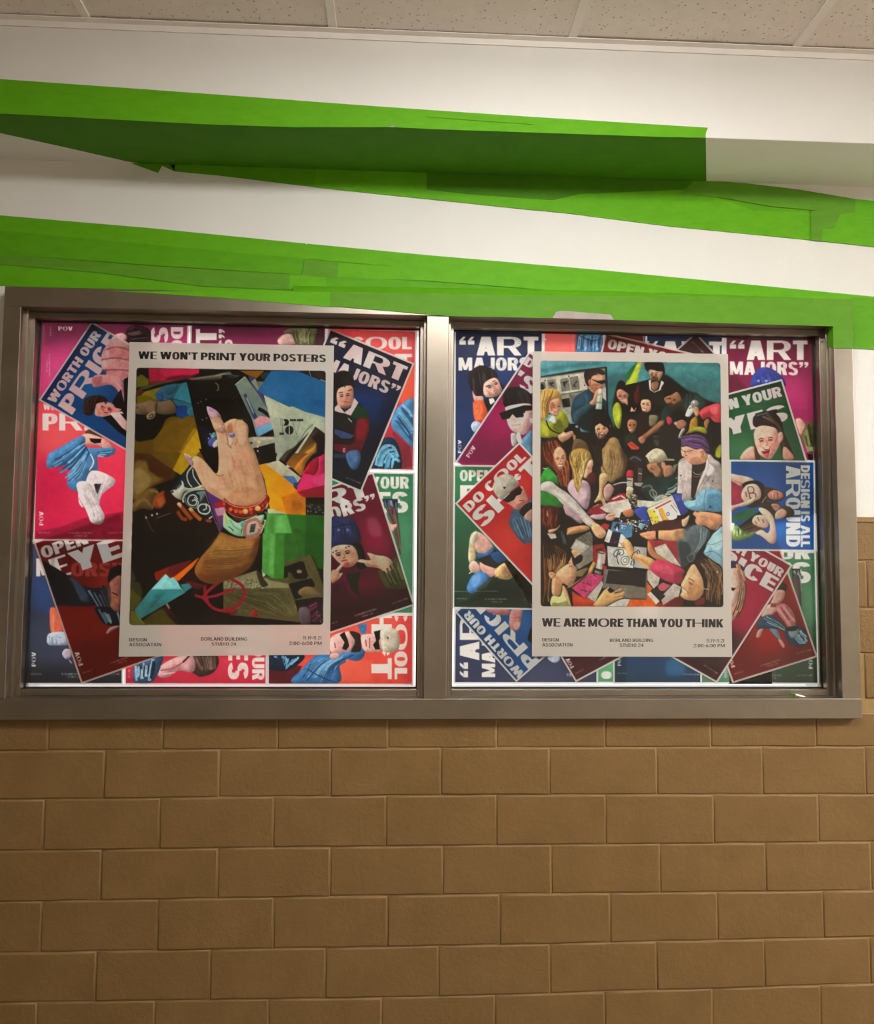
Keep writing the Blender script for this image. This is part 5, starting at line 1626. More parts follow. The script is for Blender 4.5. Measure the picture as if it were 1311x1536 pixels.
p~.3 c8c4bc 960,1134 1120,1050 1200,1030 1270,1040 1225,1134
p~.3 d8540c 1225,1134 1275,1040 1311,1040 1311,1134
# CF
view 940 780 8.458
p 0f0e10 640,-60 760,-60 760,60 640,120
p~.5 4a1c20 280,80 480,0 700,0 700,100 380,180 280,160
n90,11~.2 d8d8cc,406080,a8c0d0,283440,d0b050,f0f0e8,6c8c4c 10,0 290,160
s~.3 80b0c8 150,50 200,40 230,80 180,120
p~.3 4880a8 0,60 60,60 70,200 0,230
p~.2 a02838 260,250 640,270 700,600 560,560 360,380 290,320
s~.3 d8946c 170,170 260,150 370,140 390,230 300,250 240,230 180,200
s~.5 d09c70 390,140 560,130 720,110 780,180 740,250 640,270 400,240
s~1.5 b08458 600,140 740,130 760,230 640,260
s~2@.8 505c60 720,110 860,70 900,200 800,260 740,240
p 1a0c10 368,140 402,140 402,235 368,230
n12,8~.2 f0d080,d0a040 170,190 260,240
s~.3 d0a888 700,0 740,-20 800,-60 760,60 710,80
s~.5 54646c 760,140 870,60 1000,90 1060,160 1020,260 900,420 800,540 700,600 660,500 650,260 740,230
s~1 2c3a40 660,290 780,300 820,450 740,600 690,560
t12,9~.4 6c808a,38484e,8498a2 880,80 900,260 840,420 | 1020,120 1000,260 900,400
s~.4 86b4c8 1040,260 1210,80 1225,620 1100,520 980,430 1000,360
s~1 a8d0de 1080,280 1200,160 1210,340 1100,380
l7~.3 3c6c88 990,420 1100,400 1210,480
l7~.3 4c7c94 1020,300 1100,310 1210,260
s~.3 d0946c 900,-100 1210,-60 1200,60 1080,110 1000,60 920,60
l12~.2 201410 1210,60 1120,150 1060,180
o12~.4 6c7478 780,460 840,420 860,480 820,530 780,510
# papers on the red table
p~.2 c8c0b4 350,350 490,300 690,590 560,540 460,480 380,430
l4~.3@.6 988f84 430,330 600,540
p~.2 c0b8ae 262,640 300,610 430,700 400,820 340,870 262,760
p~.3 c85868 390,840 460,790 560,830 480,900 420,900
p~.2 c0b4ac 430,980 600,800 690,850 660,980 460,1080
p~.2 1c1216 305,890 380,850 492,965 425,1030
p~.2 c8c4bc 252,945 300,905 420,1030 372,1075
n5,8~.2 a03040 420,940 480,980
p~.3 d85c10 10,1105 50,1005 250,1010 255,780 330,870 260,940 380,1080 360,1105
p~.4 a82410 370,1080 430,1040 460,1080 620,980 700,980 700,1105 360,1105
p~.3 a8a8a8 90,330 255,350 255,620 90,600
o8 1a1a1a 130,400 150,380 170,430 150,440
o7 1a1a1a 60,560 70,510 95,500 95,560 75,575
p 0e0a0c 60,300 260,320 270,640 255,640 255,350 60,330
p~.2 181618 0,650 245,690 235,840 0,820
t9,4~.1@.8 3c383c,2c2a2c 0,670 240,700 | 0,800 230,830
p~.3 756c60 0,820 240,860 240,1000 0,990
p~.3 6c645a 245,680 262,640 255,1000 235,1000
# reaching arm, pink sleeve, smiling woman
s~.3 d8a870 -40,260 0,240 60,300 110,420 200,440 360,520 300,640 200,570 110,500 60,500 0,400
s~.6@.7 b07c48 110,470 220,540 300,620 320,590 200,500
l9~.1 301814 60,490 80,430 120,400
s~.4 b87850 270,260 320,330 380,420 500,500 700,640 640,620 460,540 340,480 270,400
s~.4 c43058 300,620 340,540 400,500 540,540 700,610 740,660 700,700 690,800 560,800 400,720
s~1 d84a70 380,560 540,580 600,680 480,680 360,620
s~1@.7 981c3c 600,700 700,640 720,760 620,800
s~.3 e0ac7c 700,900 690,820 720,760 760,680 790,620 850,560 940,640 1000,800 990,900 900,1010 800,1020 720,1000 680,960
s~.8@.6 b87c50 800,800 900,820 960,900 860,1010 780,980
s~.8@.7 f0c498 790,640 880,640 900,740 820,740
l7~.1 3c1c10 785,740 830,760 860,790
l8~.1 2c1408 790,790 830,820
p~.1 fff4ea 700,860 760,910 760,930 715,900
l6~.1 a03c38 695,850 770,905 775,940
l6~.2@.6 b07850 750,800 730,840
s~.4 241610 860,540 920,480 1000,460 1100,520 1220,640 1222,1100 980,1100 960,980 980,880 960,740 900,620
t60,8,12~.3 6c4830,24140c,8c6444,3c2418,a07c58 900,500 1000,640 1040,800 1000,1000 | 1060,480 1200,640 1210,860 1180,1090
l8~.3 f0e8e0 1140,660 1160,660
l8~.3 e0d8c8 975,870 1040,880
c10,8~.2 d8d8d0 965,995
p~.5 1a0e10 680,990 760,1020 900,1040 980,1100 660,1105
s~1 6c1418 600,1000 700,980 700,1105 480,1105
s~1 7c1c18 860,1040 980,980 980,1060 900,1090
''')
cvB.grain(1, .17, .86, 1.14)
cvB.clip = None
HIDE_B = ((806, 534), (1086, 979))
HIDE += [HIDE_A, HIDE_B]
# ================================================================== the small posters
S1 = (0, 440, 3.2775); S2 = (0, 740, 3.2775); S3 = (380, 460, 4.097); S4 = (380, 740, 4.097); S5 = (660, 470, 4.37); S6 = (660, 690, 4.37)
S7 = (660, 860, 4.37); S8 = (1000, 480, 4.215); S9 = (1000, 700, 4.215); S10 = (1000, 860, 4.215); PX = (0, 0, 1)
def vp(v, p): return (v[0] + p[0] / v[2], v[1] + p[1] / v[2])
GL_ = 'left display posters'; GR_ = 'right display posters'
def small(v, quad, layer, bg, art='', texts=(), label='', group=GL_, white='efe9e6', level=.9, m=2.6, den=1.3, vis=None):
    q = np.array([vp(v, p) for p in quad])
    x0, y0 = q.min(0) - 2; x1, y1 = q.max(0) + 2
    if vis: x0, y0, x1, y1 = max(x0, vis[0]), max(y0, vis[1]), min(x1, vis[2]), min(y1, vis[3])
    cv = Canvas(x0, y0, x1, y1, 1.5, white); cv.part = 0
    c = q.mean(0); W_ = np.hypot(*(q[1] - q[0])); H_ = np.hypot(*(q[3] - q[0]))
    ux, uy = (q[1] - q[0]) / W_, (q[3] - q[0]) / H_
    inner = [q[0] + ux * m + uy * m, q[1] - ux * m + uy * m, q[2] - ux * m - uy * m, q[3] + ux * m - uy * m]
    ip = (np.array(inner) - (cv.x0, cv.y0)) * cv.res
    r = cv.cover(ip); mask = np.zeros((cv.h, cv.w)); mask[r[0]] = r[1]; cv.clip = mask
    cv.view(0, 0, 1)
    t = bg.split('|')
    cv.poly(inner, hexc(t[0]) if len(t) == 1 else (hexc(t[0]), hexc(t[1]), 'v'))
    cv.id[mask > .5] = 1; cv.part = 3
    behind = [a for a in texts if a[0] == v or True]
    cv.part = None
    pre, _, fig = art.partition('FIG')
    if pre.strip(): cv.view(*v); cv.art(pre)
    for tx in texts:
        vv, s, a, b, cap = tx[:5]; kw = dict(tx[5]) if len(tx) > 5 else {}
        col = kw.pop('col', 'efe6e0')
        print_text(cv, s, vp(vv, a), vp(vv, b), cap / vv[2], col, part=2, **kw)
    cv.part = 3
    if fig.strip(): cv.view(*v); cv.art(fig)
    cv.grain(3, .20, .95, 1.04); cv.grain(1, .07)
    cv.clip = None
    return poster(q, .0460 + .00045 * layer, cv, 'poster', label, group, ['paper_sheet', 'printed_background', 'lettering', 'printed_figure'], level, den)
PO = dict(s=.21, t=.15, wide={1: 1.2})
CP = dict(LIGHT, alpha=.8)
def W2(**k): return k
ART = dict(wide={1: 1.4}, nat=.9)
# ---------------- left window, back layer
small(PX, [(59.5, 478), (284, 484), (281, 612), (56, 606)], 12, 'a83468|d83c7c', '''
view 0 440 3.2775
p~8@.7 5c2440 200,130 900,130 900,190 200,260
p~14@.5 f060a8 220,300 330,260 420,330 300,500 200,480
l14~1@.5 d84888 480,190 560,240
FIG
view 0 440 3.2775
s~.4 2a1a20 610,230 620,185 650,160 700,160 735,180 742,215 730,240 640,250
t16,7~.3 4a343a,140c10,6a5458 625,180 660,165 | 640,235 735,225
s~.4 d8a0a0 560,210 600,195 625,215 600,240
''', [(S1, 'SHOT', (742, 166), (742, 520), 84), (S1, 'DO COOL', (840, 166), (840, 560), 60), (S1, 'POV', (287, 183), (357, 183), 20, PO),
      (S1, '11.19-11.21', (245, 164), (245, 210), 8, CP), (S1, 'BORLAND BUILDING', (240, 300), (240, 412), 7, CP), (S1, 'STUDIO 24', (228, 325), (228, 388), 7, CP)],
      'pink poster turned sideways, small white POV upright at its top left corner')
small(PX, [(285, 484), (490, 489.5), (488, 612), (282, 606)], 11, '6e2448|c02c64', '''
view 0 440 3.2775
p~8@.6 3a1428 940,150 1311,160 1311,190 940,190
FIG
view 380 460 4.097
s~.4 e0b0a8 150,205 185,172 240,165 270,190 260,225 200,235 160,232
s~.4 6c7048 185,160 240,130 395,125 380,235 262,235 268,200 240,172
t16,9~.4 8c9060,4c5030,a0a478 230,140 240,180 260,225 | 370,130 350,180 350,230
p~.4@.8 3c1826 395,125 460,128 450,240 370,235
''', [(S1, 'ART', (1065, 470), (1065, 176), 102, ART), (S1, 'MAJORS”', (1143, 560), (1143, 176), 68)],
      'magenta poster turned sideways, an olive sleeve at its upper right')
small(PX, [(490, 490.5), (625.5, 494.5), (621.5, 707), (489, 704)], 12, 'd03c48|b02840', '''
view 380 460 4.097
p~3@.8 e85a58 600,150 990,170 990,420 600,400
p~2 ff5c40 920,400 990,360 990,600 900,600
p~1 b03040 840,760 990,860 985,1010 720,1010
FIG
view 380 460 4.097
s~.5 4a8cba 850,740 860,660 920,590 990,580 990,850 960,850 900,790
t20,10~.4 6ab0d8,2c6898,8cc4e4,1c4c74 870,690 920,760 980,840 | 920,600 960,640 990,700
l6~.3 1c4870 870,700 930,740 985,830
p~.4 8c2838 850,760 960,860 980,980 900,1000 880,860
s~.4 103048 730,1005 750,880 800,810 860,810 900,880 900,1005
t16,17~.2 5aa0c8,7cc0dc,0c2438,4890b8 745,1000 770,900 840,850 880,900 | 850,1000 860,940 880,940 900,960
l14~.2 78b8d4 760,930 800,860 860,860 890,920
l12~.2 78b8d4 770,980 820,900 860,930 850,990
''', [(S3, 'DO COOL', (410, 262), (973, 262), 76, W2(wide={4: 1.7})), (S3, 'SH*T', (500, 395), (975, 395), 105), (S3, '2:00-6:00 PM', (865, 963), (955, 965), 9, CP)],
      'red poster upright at the upper right, half behind the tilted navy one')
small(PX, [(54, 598), (196, 601), (191, 812), (49, 811)], 6, 'f05060|d81c50', '''
view 0 440 3.2775
p~10@.5 ff7468 190,640 420,640 400,800 190,800
p~12@.6 c01048 180,800 340,900 300,1049 180,1049
view 0 740 3.2775
p~1@.75 8c1034 178,190 300,165 420,120 610,90 606,240 175,240
FIG
view 0 440 3.2775
s~.3 5c3828 420,680 450,665 500,680 510,700 470,715 430,700
s~.3 e8b4a0 400,700 440,690 520,720 540,745 510,760 470,745 400,745
s~.3 d8a090 500,720 540,735 550,770 510,775
p~.2 141012 440,712 500,715 495,735 465,738 445,728
s~.3 4a8cc0 228,840 240,790 290,760 400,700 420,730 400,755 440,760 500,760 565,760 560,790 520,805 480,790 480,870 440,880 410,960 380,975 330,940 350,850 290,850 240,860
t30,6~.2 6cb0dc,2c6898,90c8e8,1c4c7c 250,830 340,780 410,730 | 350,940 400,900 440,800
t14,5~.2 2c6898,80c0e4 480,780 560,770 | 480,800 520,805
l5~.2 1c4470 360,850 420,760
l5~.2 1c4470 420,750 440,790
l6~.2 f0ece8 445,790 460,830 440,870
s~.3 ece6e4 410,960 440,880 490,875 560,910 560,940 500,990 480,1049 400,1049 385,985
t16,7~.3@.7 c8c0c4,fffcfa,d8d0d4 400,980 420,1049 | 540,910 500,1000
p~.3 40404a 462,940 498,935 490,960 480,990 470,970
s~.3 2a2a34 462,940 480,938 478,965
view 0 740 3.2775
s~.3 ece8e6 375,-40 440,-50 490,60 514,110 500,148 470,152 445,138 430,100
t12,7~.3@.7 c8c0c4,fffcfa 400,-10 440,60 460,130 | 460,-10 500,90 500,140
l5~.4@.5 a02850 385,20 420,80
''', [(S1, 'WORTH OUR', (213, 573), (420, 573), 30), (S1, 'PRICE', (209, 674), (600, 674), 84, W2(wide={1: 1.5})), (S2, 'POV', (213, 158), (213, 89), 20, PO),
      (S2, '11.19-11.21', (192, 198), (243, 198), 9, CP), (S2, 'BORLAND BUILDING', (337, 199), (453, 199), 9, CP), (S2, 'STUDIO 24', (364, 213), (427, 213), 9, CP), (S2, '2:00-6:00 PM', (538, 198), (606, 198), 9, CP)],
      'red poster of a person in blue denim jacket and white trousers')
small(PX, [(46, 813.5), (186, 813.5), (185, 1027.5), (35.5, 1027)], 12, '4a4c70|26292e', '''
view 0 740 3.2775
p~6@.7 2c5090 160,380 260,420 260,600 150,560
p~8@.5 4a5878 130,620 400,640 400,840 130,840
FIG
view 0 740 3.2775
s~.3 f07050 252,560 300,590 330,690 300,700 255,690 245,620
l8~.3 ff9a80 262,600 262,680
s~.3 b8c8e0 230,720 240,690 290,680 345,690 350,740 260,748 235,740
t10,6~.2@.7 e0e8f4,8c9cc0 240,700 240,740 | 330,690 340,740
s~.3 c8b8c8 305,790 320,765 345,770 350,800 325,815
l6~.3 b8a8b8 340,820 352,835
''', [(S2, 'MA', (178, 408), (320, 408), 88), (S2, 'POV', (176, 851), (176, 780), 20, PO), (S2, '11.19-11.21', (154, 893), (204, 893), 9, CP),
      (S2, 'BORLAND BUILDING', (304, 893), (420, 893), 9, CP), (S2, 'STUDIO 24', (330, 907), (394, 907), 9, CP), (S2, '2:00-6:00 PM', (520, 893), (586, 893), 9, CP)],
      'dark slate blue poster at the lower left corner with an orange sleeve')
small(PX, [(185.5, 900), (402, 900), (401, 1028), (186, 1027.5)], 12, 'e44c5c|c82c48', '''
view 0 740 3.2775
p~6@.6 b02040 610,900 800,900 800,940 610,940
FIG
view 0 740 3.2775
s~.4 48342e 960,790 1000,770 1060,790 1076,830 1050,880 990,902 960,890 930,860
t26,7~.3 6c5448,2a1c1a,8c7468 950,800 990,880 | 1060,790 1060,860
s~.3 e8b0b0 770,880 800,840 880,800 940,790 960,850 940,880 880,870 830,900 790,905
l8~.3@.8 b05c60 790,870 850,860 900,830
l7~.3@.8 f8d8d0 800,890 860,880
l8~.3 181418 930,800 900,830
s~.3 3c5c80 655,920 660,850 720,810 800,800 790,850 770,900 740,930 690,935
t14,10~.2 6c9cc0,182c44,a0c8dc 665,850 670,920 | 770,810 750,920
''', [(S2, 'EYES', (1122, 560), (1122, 915), 98), (S2, 'OPEN YOUR', (1240, 440), (1240, 918), 60), (S2, 'POV', (640, 905), (640, 865), 10, CP)],
      'red poster turned sideways at the bottom with a short haired head lying across')
small(PX, [(400.5, 921), (621, 921), (620.5, 1028.5), (400.5, 1028)], 12, 'f0564a|e04a3c', '''
view 380 740 4.097
p~3@.5 ff7458 520,1000 740,1040 720,1160 500,1160
p~4@.5 c82838 900,760 985,760 985,1170 930,1170
FIG
view 380 740 4.097
p~.4 5c1824 80,1050 300,1060 250,1170 80,1170
s~.3 102c44 80,990 300,990 290,1040 200,1090 80,1070
t14,13~.2 5aa0c8,8cc8e0,0c2438 90,1000 180,1010 200,1070 | 280,995 290,1010 200,1080
s~.4 3a78b0 240,1165 300,1080 380,1000 470,985 560,980 600,960 680,955 680,1000 640,1030 560,1020 530,1060 520,1168
t24,8~.3 62a4d4,1c4c80,80bce0 270,1150 380,1040 460,1000 | 480,1160 520,1060 640,990
l6~.2 163c68 330,1080 420,1130 500,1160
l6~.2 163c68 350,1050 330,1100
p~.4 3a78b0 640,810 700,800 690,870 660,860
s~.3 e8b4ac 470,900 500,870 560,850 620,855 640,900 630,960 580,975 500,985 470,960
s~.3 2a1c1c 590,850 640,855 660,880 662,960 640,975 600,970 625,910
p~.2 100c0e 530,870 560,850 580,900 590,940 570,965 545,955 560,915
l8~.2 a04048 500,920 505,950
s~.3 e8b4ac 660,880 700,865 790,870 800,960 740,975 680,965
p~.2 100c0e 740,850 785,838 785,880 770,910 780,960 750,960 735,930 755,905
l7~.2 a03c40 690,900 695,940
l5~.2 6c3c30 715,890 715,950
s~.3 ccc4b0 785,835 830,825 880,840 898,890 895,950 860,975 800,970 780,900
l5~.2 f0ead8 800,850 800,960
s~.2 3a4a44 820,880 832,885 828,898
s~.3 e8b4ac 480,985 520,985 530,1000 500,1020 470,1010
''', [(S4, 'SH*T', (726, 560), (726, 1142), 125), (S4, 'DO COOL', (868, 470), (868, 1143), 78, W2(wide={4: 1.7}))],
      'orange red poster turned sideways at the lower right with two heads in sunglasses')
small(PX, [(488, 706), (622.5, 708.5), (621, 922), (486, 921)], 11, '2f7c54|46825c', '''
view 380 740 4.097
p~8@.5 5c9c74 900,140 985,140 985,360 920,360
FIG
view 380 740 4.097
p~.3 16243c 790,35 888,35 888,180 850,180 800,60
t14,9~.3 5c7088,142030,8c9cac 800,45 850,170 | 880,45 885,170
s~.4 5c4440 820,80 870,90 890,160 905,300 905,380 880,300 850,200
t12,6~.3 806458,302020 830,100 880,240 900,370 | 870,100 895,260 908,370
s~.3 e0a898 820,150 850,190 885,190 870,220 850,230
''', [(S3, 'YOUR', (718, 1118), (956, 1118), 73), (S4, 'EYES', (540, 118), (951, 118), 126)],
      'upright green poster at the right edge of the left window, behind the burgundy one')
# ---------------- left window, tilted layer
small(S1, [(190, 525), (450, 138), (1060, 492), (800, 878)], 3, '103c70|0c4c90', '''
view 0 440 3.2775
p~10@.8 0c70b0 380,420 480,360 520,520 380,520
p~6@.8 081c40 190,520 450,140 480,160 230,540
FIG
view 0 440 3.2775
s~.3 c49494 500,300 530,250 580,235 640,260 640,420 560,410 500,360
t12,8~.4@.6 7c5054,e4b8b0,a87478 510,320 560,380 640,410 | 540,245 600,250 640,270
l56~.3 c89494 660,395 590,398 535,385
l54~.3 d0a0a0 660,350 570,348 508,352
l54~.3 c08888 660,300 580,288 522,300
l50~.3 d4a4a2 660,258 600,242 548,250
l7~.4@.8 7c4c50 500,378 570,376 645,380
l7~.4@.8 7c4c50 500,326 570,318 645,330
l7~.4@.8 7c4c50 525,274 580,264 645,280
s~.2@.8 e8c4c0 500,335 520,332 522,365 502,368
s~.2@.8 e8c4c0 516,285 534,282 538,312 520,316
s~.3 cc9898 450,420 480,400 560,405 600,420 610,480 615,530 600,540 580,480 540,450 470,462 452,445
s~.3@.8 a87078 455,440 460,415 500,408 500,440 480,458
l8~.3@.6 f0c8c0 560,425 600,470
p 0c0c14 610,420 640,410 640,660 560,590 520,600 560,520 595,470 610,540
s~.3 30221e 412,590 410,540 430,510 490,500 525,520 520,545 470,560 450,600
t16,6~.3 54403a,1a100e 420,530 440,590 | 500,505 460,570
s~.3 d4a8a0 470,560 480,540 530,535 560,550 565,590 520,605 470,600
p~.2 c89c94 470,590 560,560 600,570 560,600 500,606
l4~.1 301818 498,552 512,560
l4~.1 301818 512,585 530,588
s~.3@.7 a87070 535,560 560,575 545,580
F44,46,62,0,0 301814 522,556
l5~.2 a04c50 540,590 552,570
p 0a0a12 505,610 570,590 640,600 640,720 580,680
p~.2 dce0e8 540,590 600,580 640,650 640,690 600,660
p 0c0c14 590,590 640,600 640,650
''', [(S1, 'WORTH OUR', (268, 545), (498, 204), 44, W2(wide={1: 1.25, 7: 1.0})), (S1, 'PRICE', (354, 598), (606, 226), 84, W2(wide={1: 1.5}))],
      'tilted blue poster with a reaching hand, at the upper left corner', level=.62, white='d8ccd0')
small(S3, [(470, 133), (990, 348), (664, 1140), (144, 925)], 3, '0c1838|08101c', '''
view 380 460 4.097
p~12@.8 0c3a80 560,500 850,520 760,720 600,700
p~8@.8 0a0e1c 460,120 1000,340 960,420 440,200
FIG
view 380 460 4.097
s~.3 120e12 490,560 488,450 505,410 545,392 590,402 616,440 618,500 606,505 600,478 580,488 560,480 545,500 530,490 515,520 505,560
s~.3 dca890 512,540 530,500 590,485 612,500 615,560 600,610 560,625 520,600
t10,8~.3 2c2226,0a0608 500,420 500,520 | 590,400 610,480
l6~.2 2a1414 525,530 550,525
l6~.2 2a1414 582,518 605,510
l6~.2@.7 a87058 572,530 578,565 590,570
F46,62,-8,.25,0 20120e 560,555
l5~.2 a04844 570,590 595,588
s~.4@.5 5c3c30 530,600 570,625 605,600 570,615
p~.2 e0dcd8 500,620 520,600 560,650 600,620 620,560 645,590 600,670 560,655 530,650 500,640
p~.4 182018 495,640 600,672 648,590 700,640 712,690 640,760 620,700 560,740 500,730
p~.6 0c3c20 640,600 690,630 708,680 640,690 600,670
p~.6 5c1020 640,690 712,680 712,760 660,900 560,905 495,880 495,840 600,850
s~1@.8 841828 640,700 700,700 690,800 640,820
p~.4 1c1418 495,730 560,740 620,700 620,840 495,840
p~.3 2c4c78 500,750 620,790 600,810 540,810 500,780
s~.4 3c6ca0 570,900 640,880 660,930 640,990 610,1000 580,960
s~1@.7 6090c0 590,900 640,900 630,960
p~.5 203858 495,905 570,905 560,930 495,930
l5~.1 e8e8e8 583,686 605,708
o4~.1 d8d8d8 555,872 563,874 561,892 553,890
''', [(S3, '“ART', (449, 272), (914, 463), 100, W2(wide={2: 1.45}, nat=.9)), (S3, 'MAJORS”', (430, 375), (880, 560), 75), (S3, '2:00-6:00 PM', (566, 1052), (656, 1090), 9, CP)],
      'tilted dark navy poster of a dark haired person in a rugby shirt', level=.62, white='d8d0cc')
small(S2, [(165, 240), (590, 98), (822, 790), (400, 938)], 9, '7c0c12|660808', '''
view 0 740 3.2775
p~6@.7 8c1010 240,560 560,540 560,700 340,740
p~10@.6 c04030 480,400 600,380 600,560 480,520
p~4@.7 540c14 170,240 500,240 300,380
FIG
view 0 740 3.2775
s~.5 101826 185,330 240,350 330,400 420,460 520,470 530,520 470,550 400,555 300,550 255,540
s~.5 3c506c 330,420 370,425 420,480 440,530 400,530 380,490
s~1@.8 0a0e16 200,340 320,400 370,480 300,545 250,530
t18,8~.2 405c78,101c2c,6c8ca8 430,480 470,540 520,620 | 520,450 560,560 595,600
s~.3 0c1420 470,560 540,560 595,590 600,640 560,650 510,640 480,600
t14,9~.2 90b0c4,0c1826,5c7c98 480,570 520,640 | 580,570 600,640
s~.3 c89890 522,685 540,660 580,650 590,655 550,675 530,690
s~.4 140e10 530,420 545,370 600,355 600,420 560,430 540,470
s~.4 b87060 530,480 545,430 600,410 600,560 570,580 540,550
s~.6@.7 c88848 540,520 570,515 580,540 550,550
l6~.2 301010 552,488 578,500
s~.4@.7 3c3038 500,470 540,450 545,540 510,540
''', [(S2, 'ORS”', (350, 408), (606, 408), 68, dict(col='c04a40', alpha=.75)), (S2, 'OPEN YOUR', (212, 322), (700, 156), 58), (S2, 'EYES', (270, 425), (740, 265), 104, W2(wide={0: .8})), (S2, 'POV', (409, 843), (387, 776), 22, PO),
      (S2, '11.19-11.21', (408, 888), (452, 872), 8, CP), (S2, 'BORLAND BUILDING', (548, 838), (634, 808), 8, CP), (S2, 'STUDIO 24', (578, 842), (622, 826), 8, CP)],
      'tilted dark red poster at the lower left with a wavy striped sleeve', level=.75, white='d4bcb8')
small(S4, [(211, 44), (737, -132), (992, 688), (466, 864)], 5, '6c0c2c|1e0a10', '''
view 380 740 4.097
p~12@.8 a81040 640,150 800,150 860,380 700,420
p~12@.7 8c1038 470,520 850,500 800,640 500,640
p~14@.8 2c0a14 470,700 900,540 990,690 470,880
s~2@.3 d8a0b0 700,160 760,160 790,260 720,250
FIG
view 380 740 4.097
s~.3 1c2858 480,150 560,150 620,165 660,260 650,300 560,320 480,320
t10,7~.4 2c3c78,101838 490,180 490,300 | 600,160 640,280
l5~.2 0c1030 480,210 600,190 650,230
p~.2 141c44 618,190 640,190 665,275 640,285
c8,8~.1 a8b0c8 525,225 580,225
c4,4 101838 525,225 580,225
s~.3 120c10 600,320 650,300 680,360 700,450 640,460 620,400
s~.3 dca48c 480,370 490,330 560,315 620,330 645,400 620,440 570,455 530,430 500,400
s~.6@.6 b87460 590,340 640,400 610,440 600,380
l7~.1 201014 487,365 515,350
l7~.1 201014 565,335 592,325
c5,4~.1 f0e8e4 500,360 580,332
F66,72,-12,-.1,.3 20120e 555,380
s~.2 c83c48 555,440 580,420 588,440 570,458
s~.3 e0ac98 480,540 500,480 545,430 555,440 520,490 550,490 520,530
s~.3 c88c74 480,480 510,470 530,500 500,545 480,545
s~.3 dca48c 640,420 660,405 720,410 700,365 760,380 820,390 860,430 850,500 820,500 770,460 700,450 680,430
l8~.3 f0c8b0 650,415 720,425
l8~.3@.7 a06850 700,440 780,450
s~.5 4a4a28 770,470 850,500 860,400 900,410 940,500 960,560 900,590 820,580 790,540
t14,9~.4 6c6c40,2c2c14 800,480 850,570 | 880,410 940,560
p~1 142018 570,500 660,480 640,560 660,640 600,590
p~2@.6 2c0c1c 480,560 560,540 600,640 480,640
''', [(S4, '“ART', (165, 195), (713, 12), 105, W2(wide={2: 1.45}, nat=.9)), (S4, 'MAJORS”', (234, 250), (766, 74), 78), (S4, 'BORLAND BUILDING', (628, 756), (758, 714), 10, CP), (S4, 'STUDIO 24', (663, 766), (735, 742), 10, CP),
      (S4, '2:00-6:00 PM', (856, 682), (948, 650), 10, CP), (S4, '11.19-11.21', (450, 815), (516, 793), 9, CP)],
      'tilted burgundy poster of a person in a dark bucket hat', level=.62, white='d8ccc8')
# ---------------- right window, back layer
GUY = '''
s~.3 0e1530 360,460 420,480 400,600 330,640 290,600 300,560
s~.3 1a1418 180,430 200,380 260,342 330,355 375,400 370,440 340,430 300,460 280,520 250,550 215,540 195,480
t20,9~.3 34282c,0a0608,4c3c3c 200,400 210,540 | 340,360 350,430
s~.3 dcac9c 285,520 290,460 340,425 375,430 400,480 405,510 370,545 310,550
s~.5@.6 a87464 300,500 330,540 370,545 330,520
l6~.1 201014 300,480 325,470
l6~.1 201014 345,448 362,440
l5~.1 b05c58 360,520 385,505
l6~.2@.7 b88070 340,460 352,492
F52,60,-28,.35,0 20120e 345,482
s~.3 d8a8a0 210,505 235,540 280,545 285,580 240,590 220,560
p~.3 141a20 285,560 330,560 370,545 340,620 310,640
p~.2 d8d4cc 320,560 350,555 360,580 330,600
s~.4 f06038 215,600 225,575 280,570 300,610 312,650 300,700 250,718 225,690
s~1@.7 ff8858 230,600 270,590 270,680 240,690
s~.3 a8bcd8 203,740 220,710 250,710 275,730 260,770 225,782
s~.5@.7 e0ecf8 215,730 245,720 240,750
'''
small(PX, [(681, 493.5), (815.5, 496.5), (813.5, 697), (680.5, 695)], 12, '16264c|22345e', '''
view 660 470 4.37
p~8@.7 141a2c 95,110 680,110 680,170 95,170
p~12@.7 1c4c98 380,300 520,300 460,440 380,420
p~10@.6 1c3a70 95,600 200,560 200,800 95,800
FIG''' + 'view 660 470 4.37\n' + GUY, [(S5, '“ART', (127, 277), (645, 277), 124, W2(wide={2: 1.5}, nat=.95)), (S5, 'MAJORS”', (121, 375), (656, 375), 85), (S5, 'POV', (140, 916), (140, 830), 22, PO)],
      'upright navy poster with an orange sleeve, at the upper left corner of the right window', GR_)
small(PX, [(814.5, 496), (907, 498), (905, 620), (813, 618)], 11, 'f06a68|e05050', '''
FIG
view 660 470 4.37
p~.6 3c7cac 890,130 1080,130 1080,260 890,260
s~.3 f06a68 870,130 905,130 890,180 892,260 870,260
t30,10~.3 6cacd4,2c5c8c,94c4e0,1c4470 900,140 890,240 | 1070,140 1060,250
l6~.2 184068 920,150 1000,180 1070,160
l5~.2 184068 930,160 930,250
''', [(S5, 'T', (660, 210), (697, 210), 45)], 'coral red poster with a blue denim back at the top', GR_)
small(PX, [(906, 497), (968, 499), (966, 620), (904, 619)], 13, '58141e|3c0c14', '', [], 'dark crimson poster edge at the top, behind the tilted crimson one', GR_)
small(PX, [(966, 494), (1088, 500.5), (1086, 620), (964, 619)], 13, '142448|1c3058', '', [(S8, '“ART', (-150, 258), (362, 262), 125, W2(wide={2: 1.5}, nat=.95))],
      'navy poster at the top, seen on both sides of the dark pointed one', GR_, m=5)
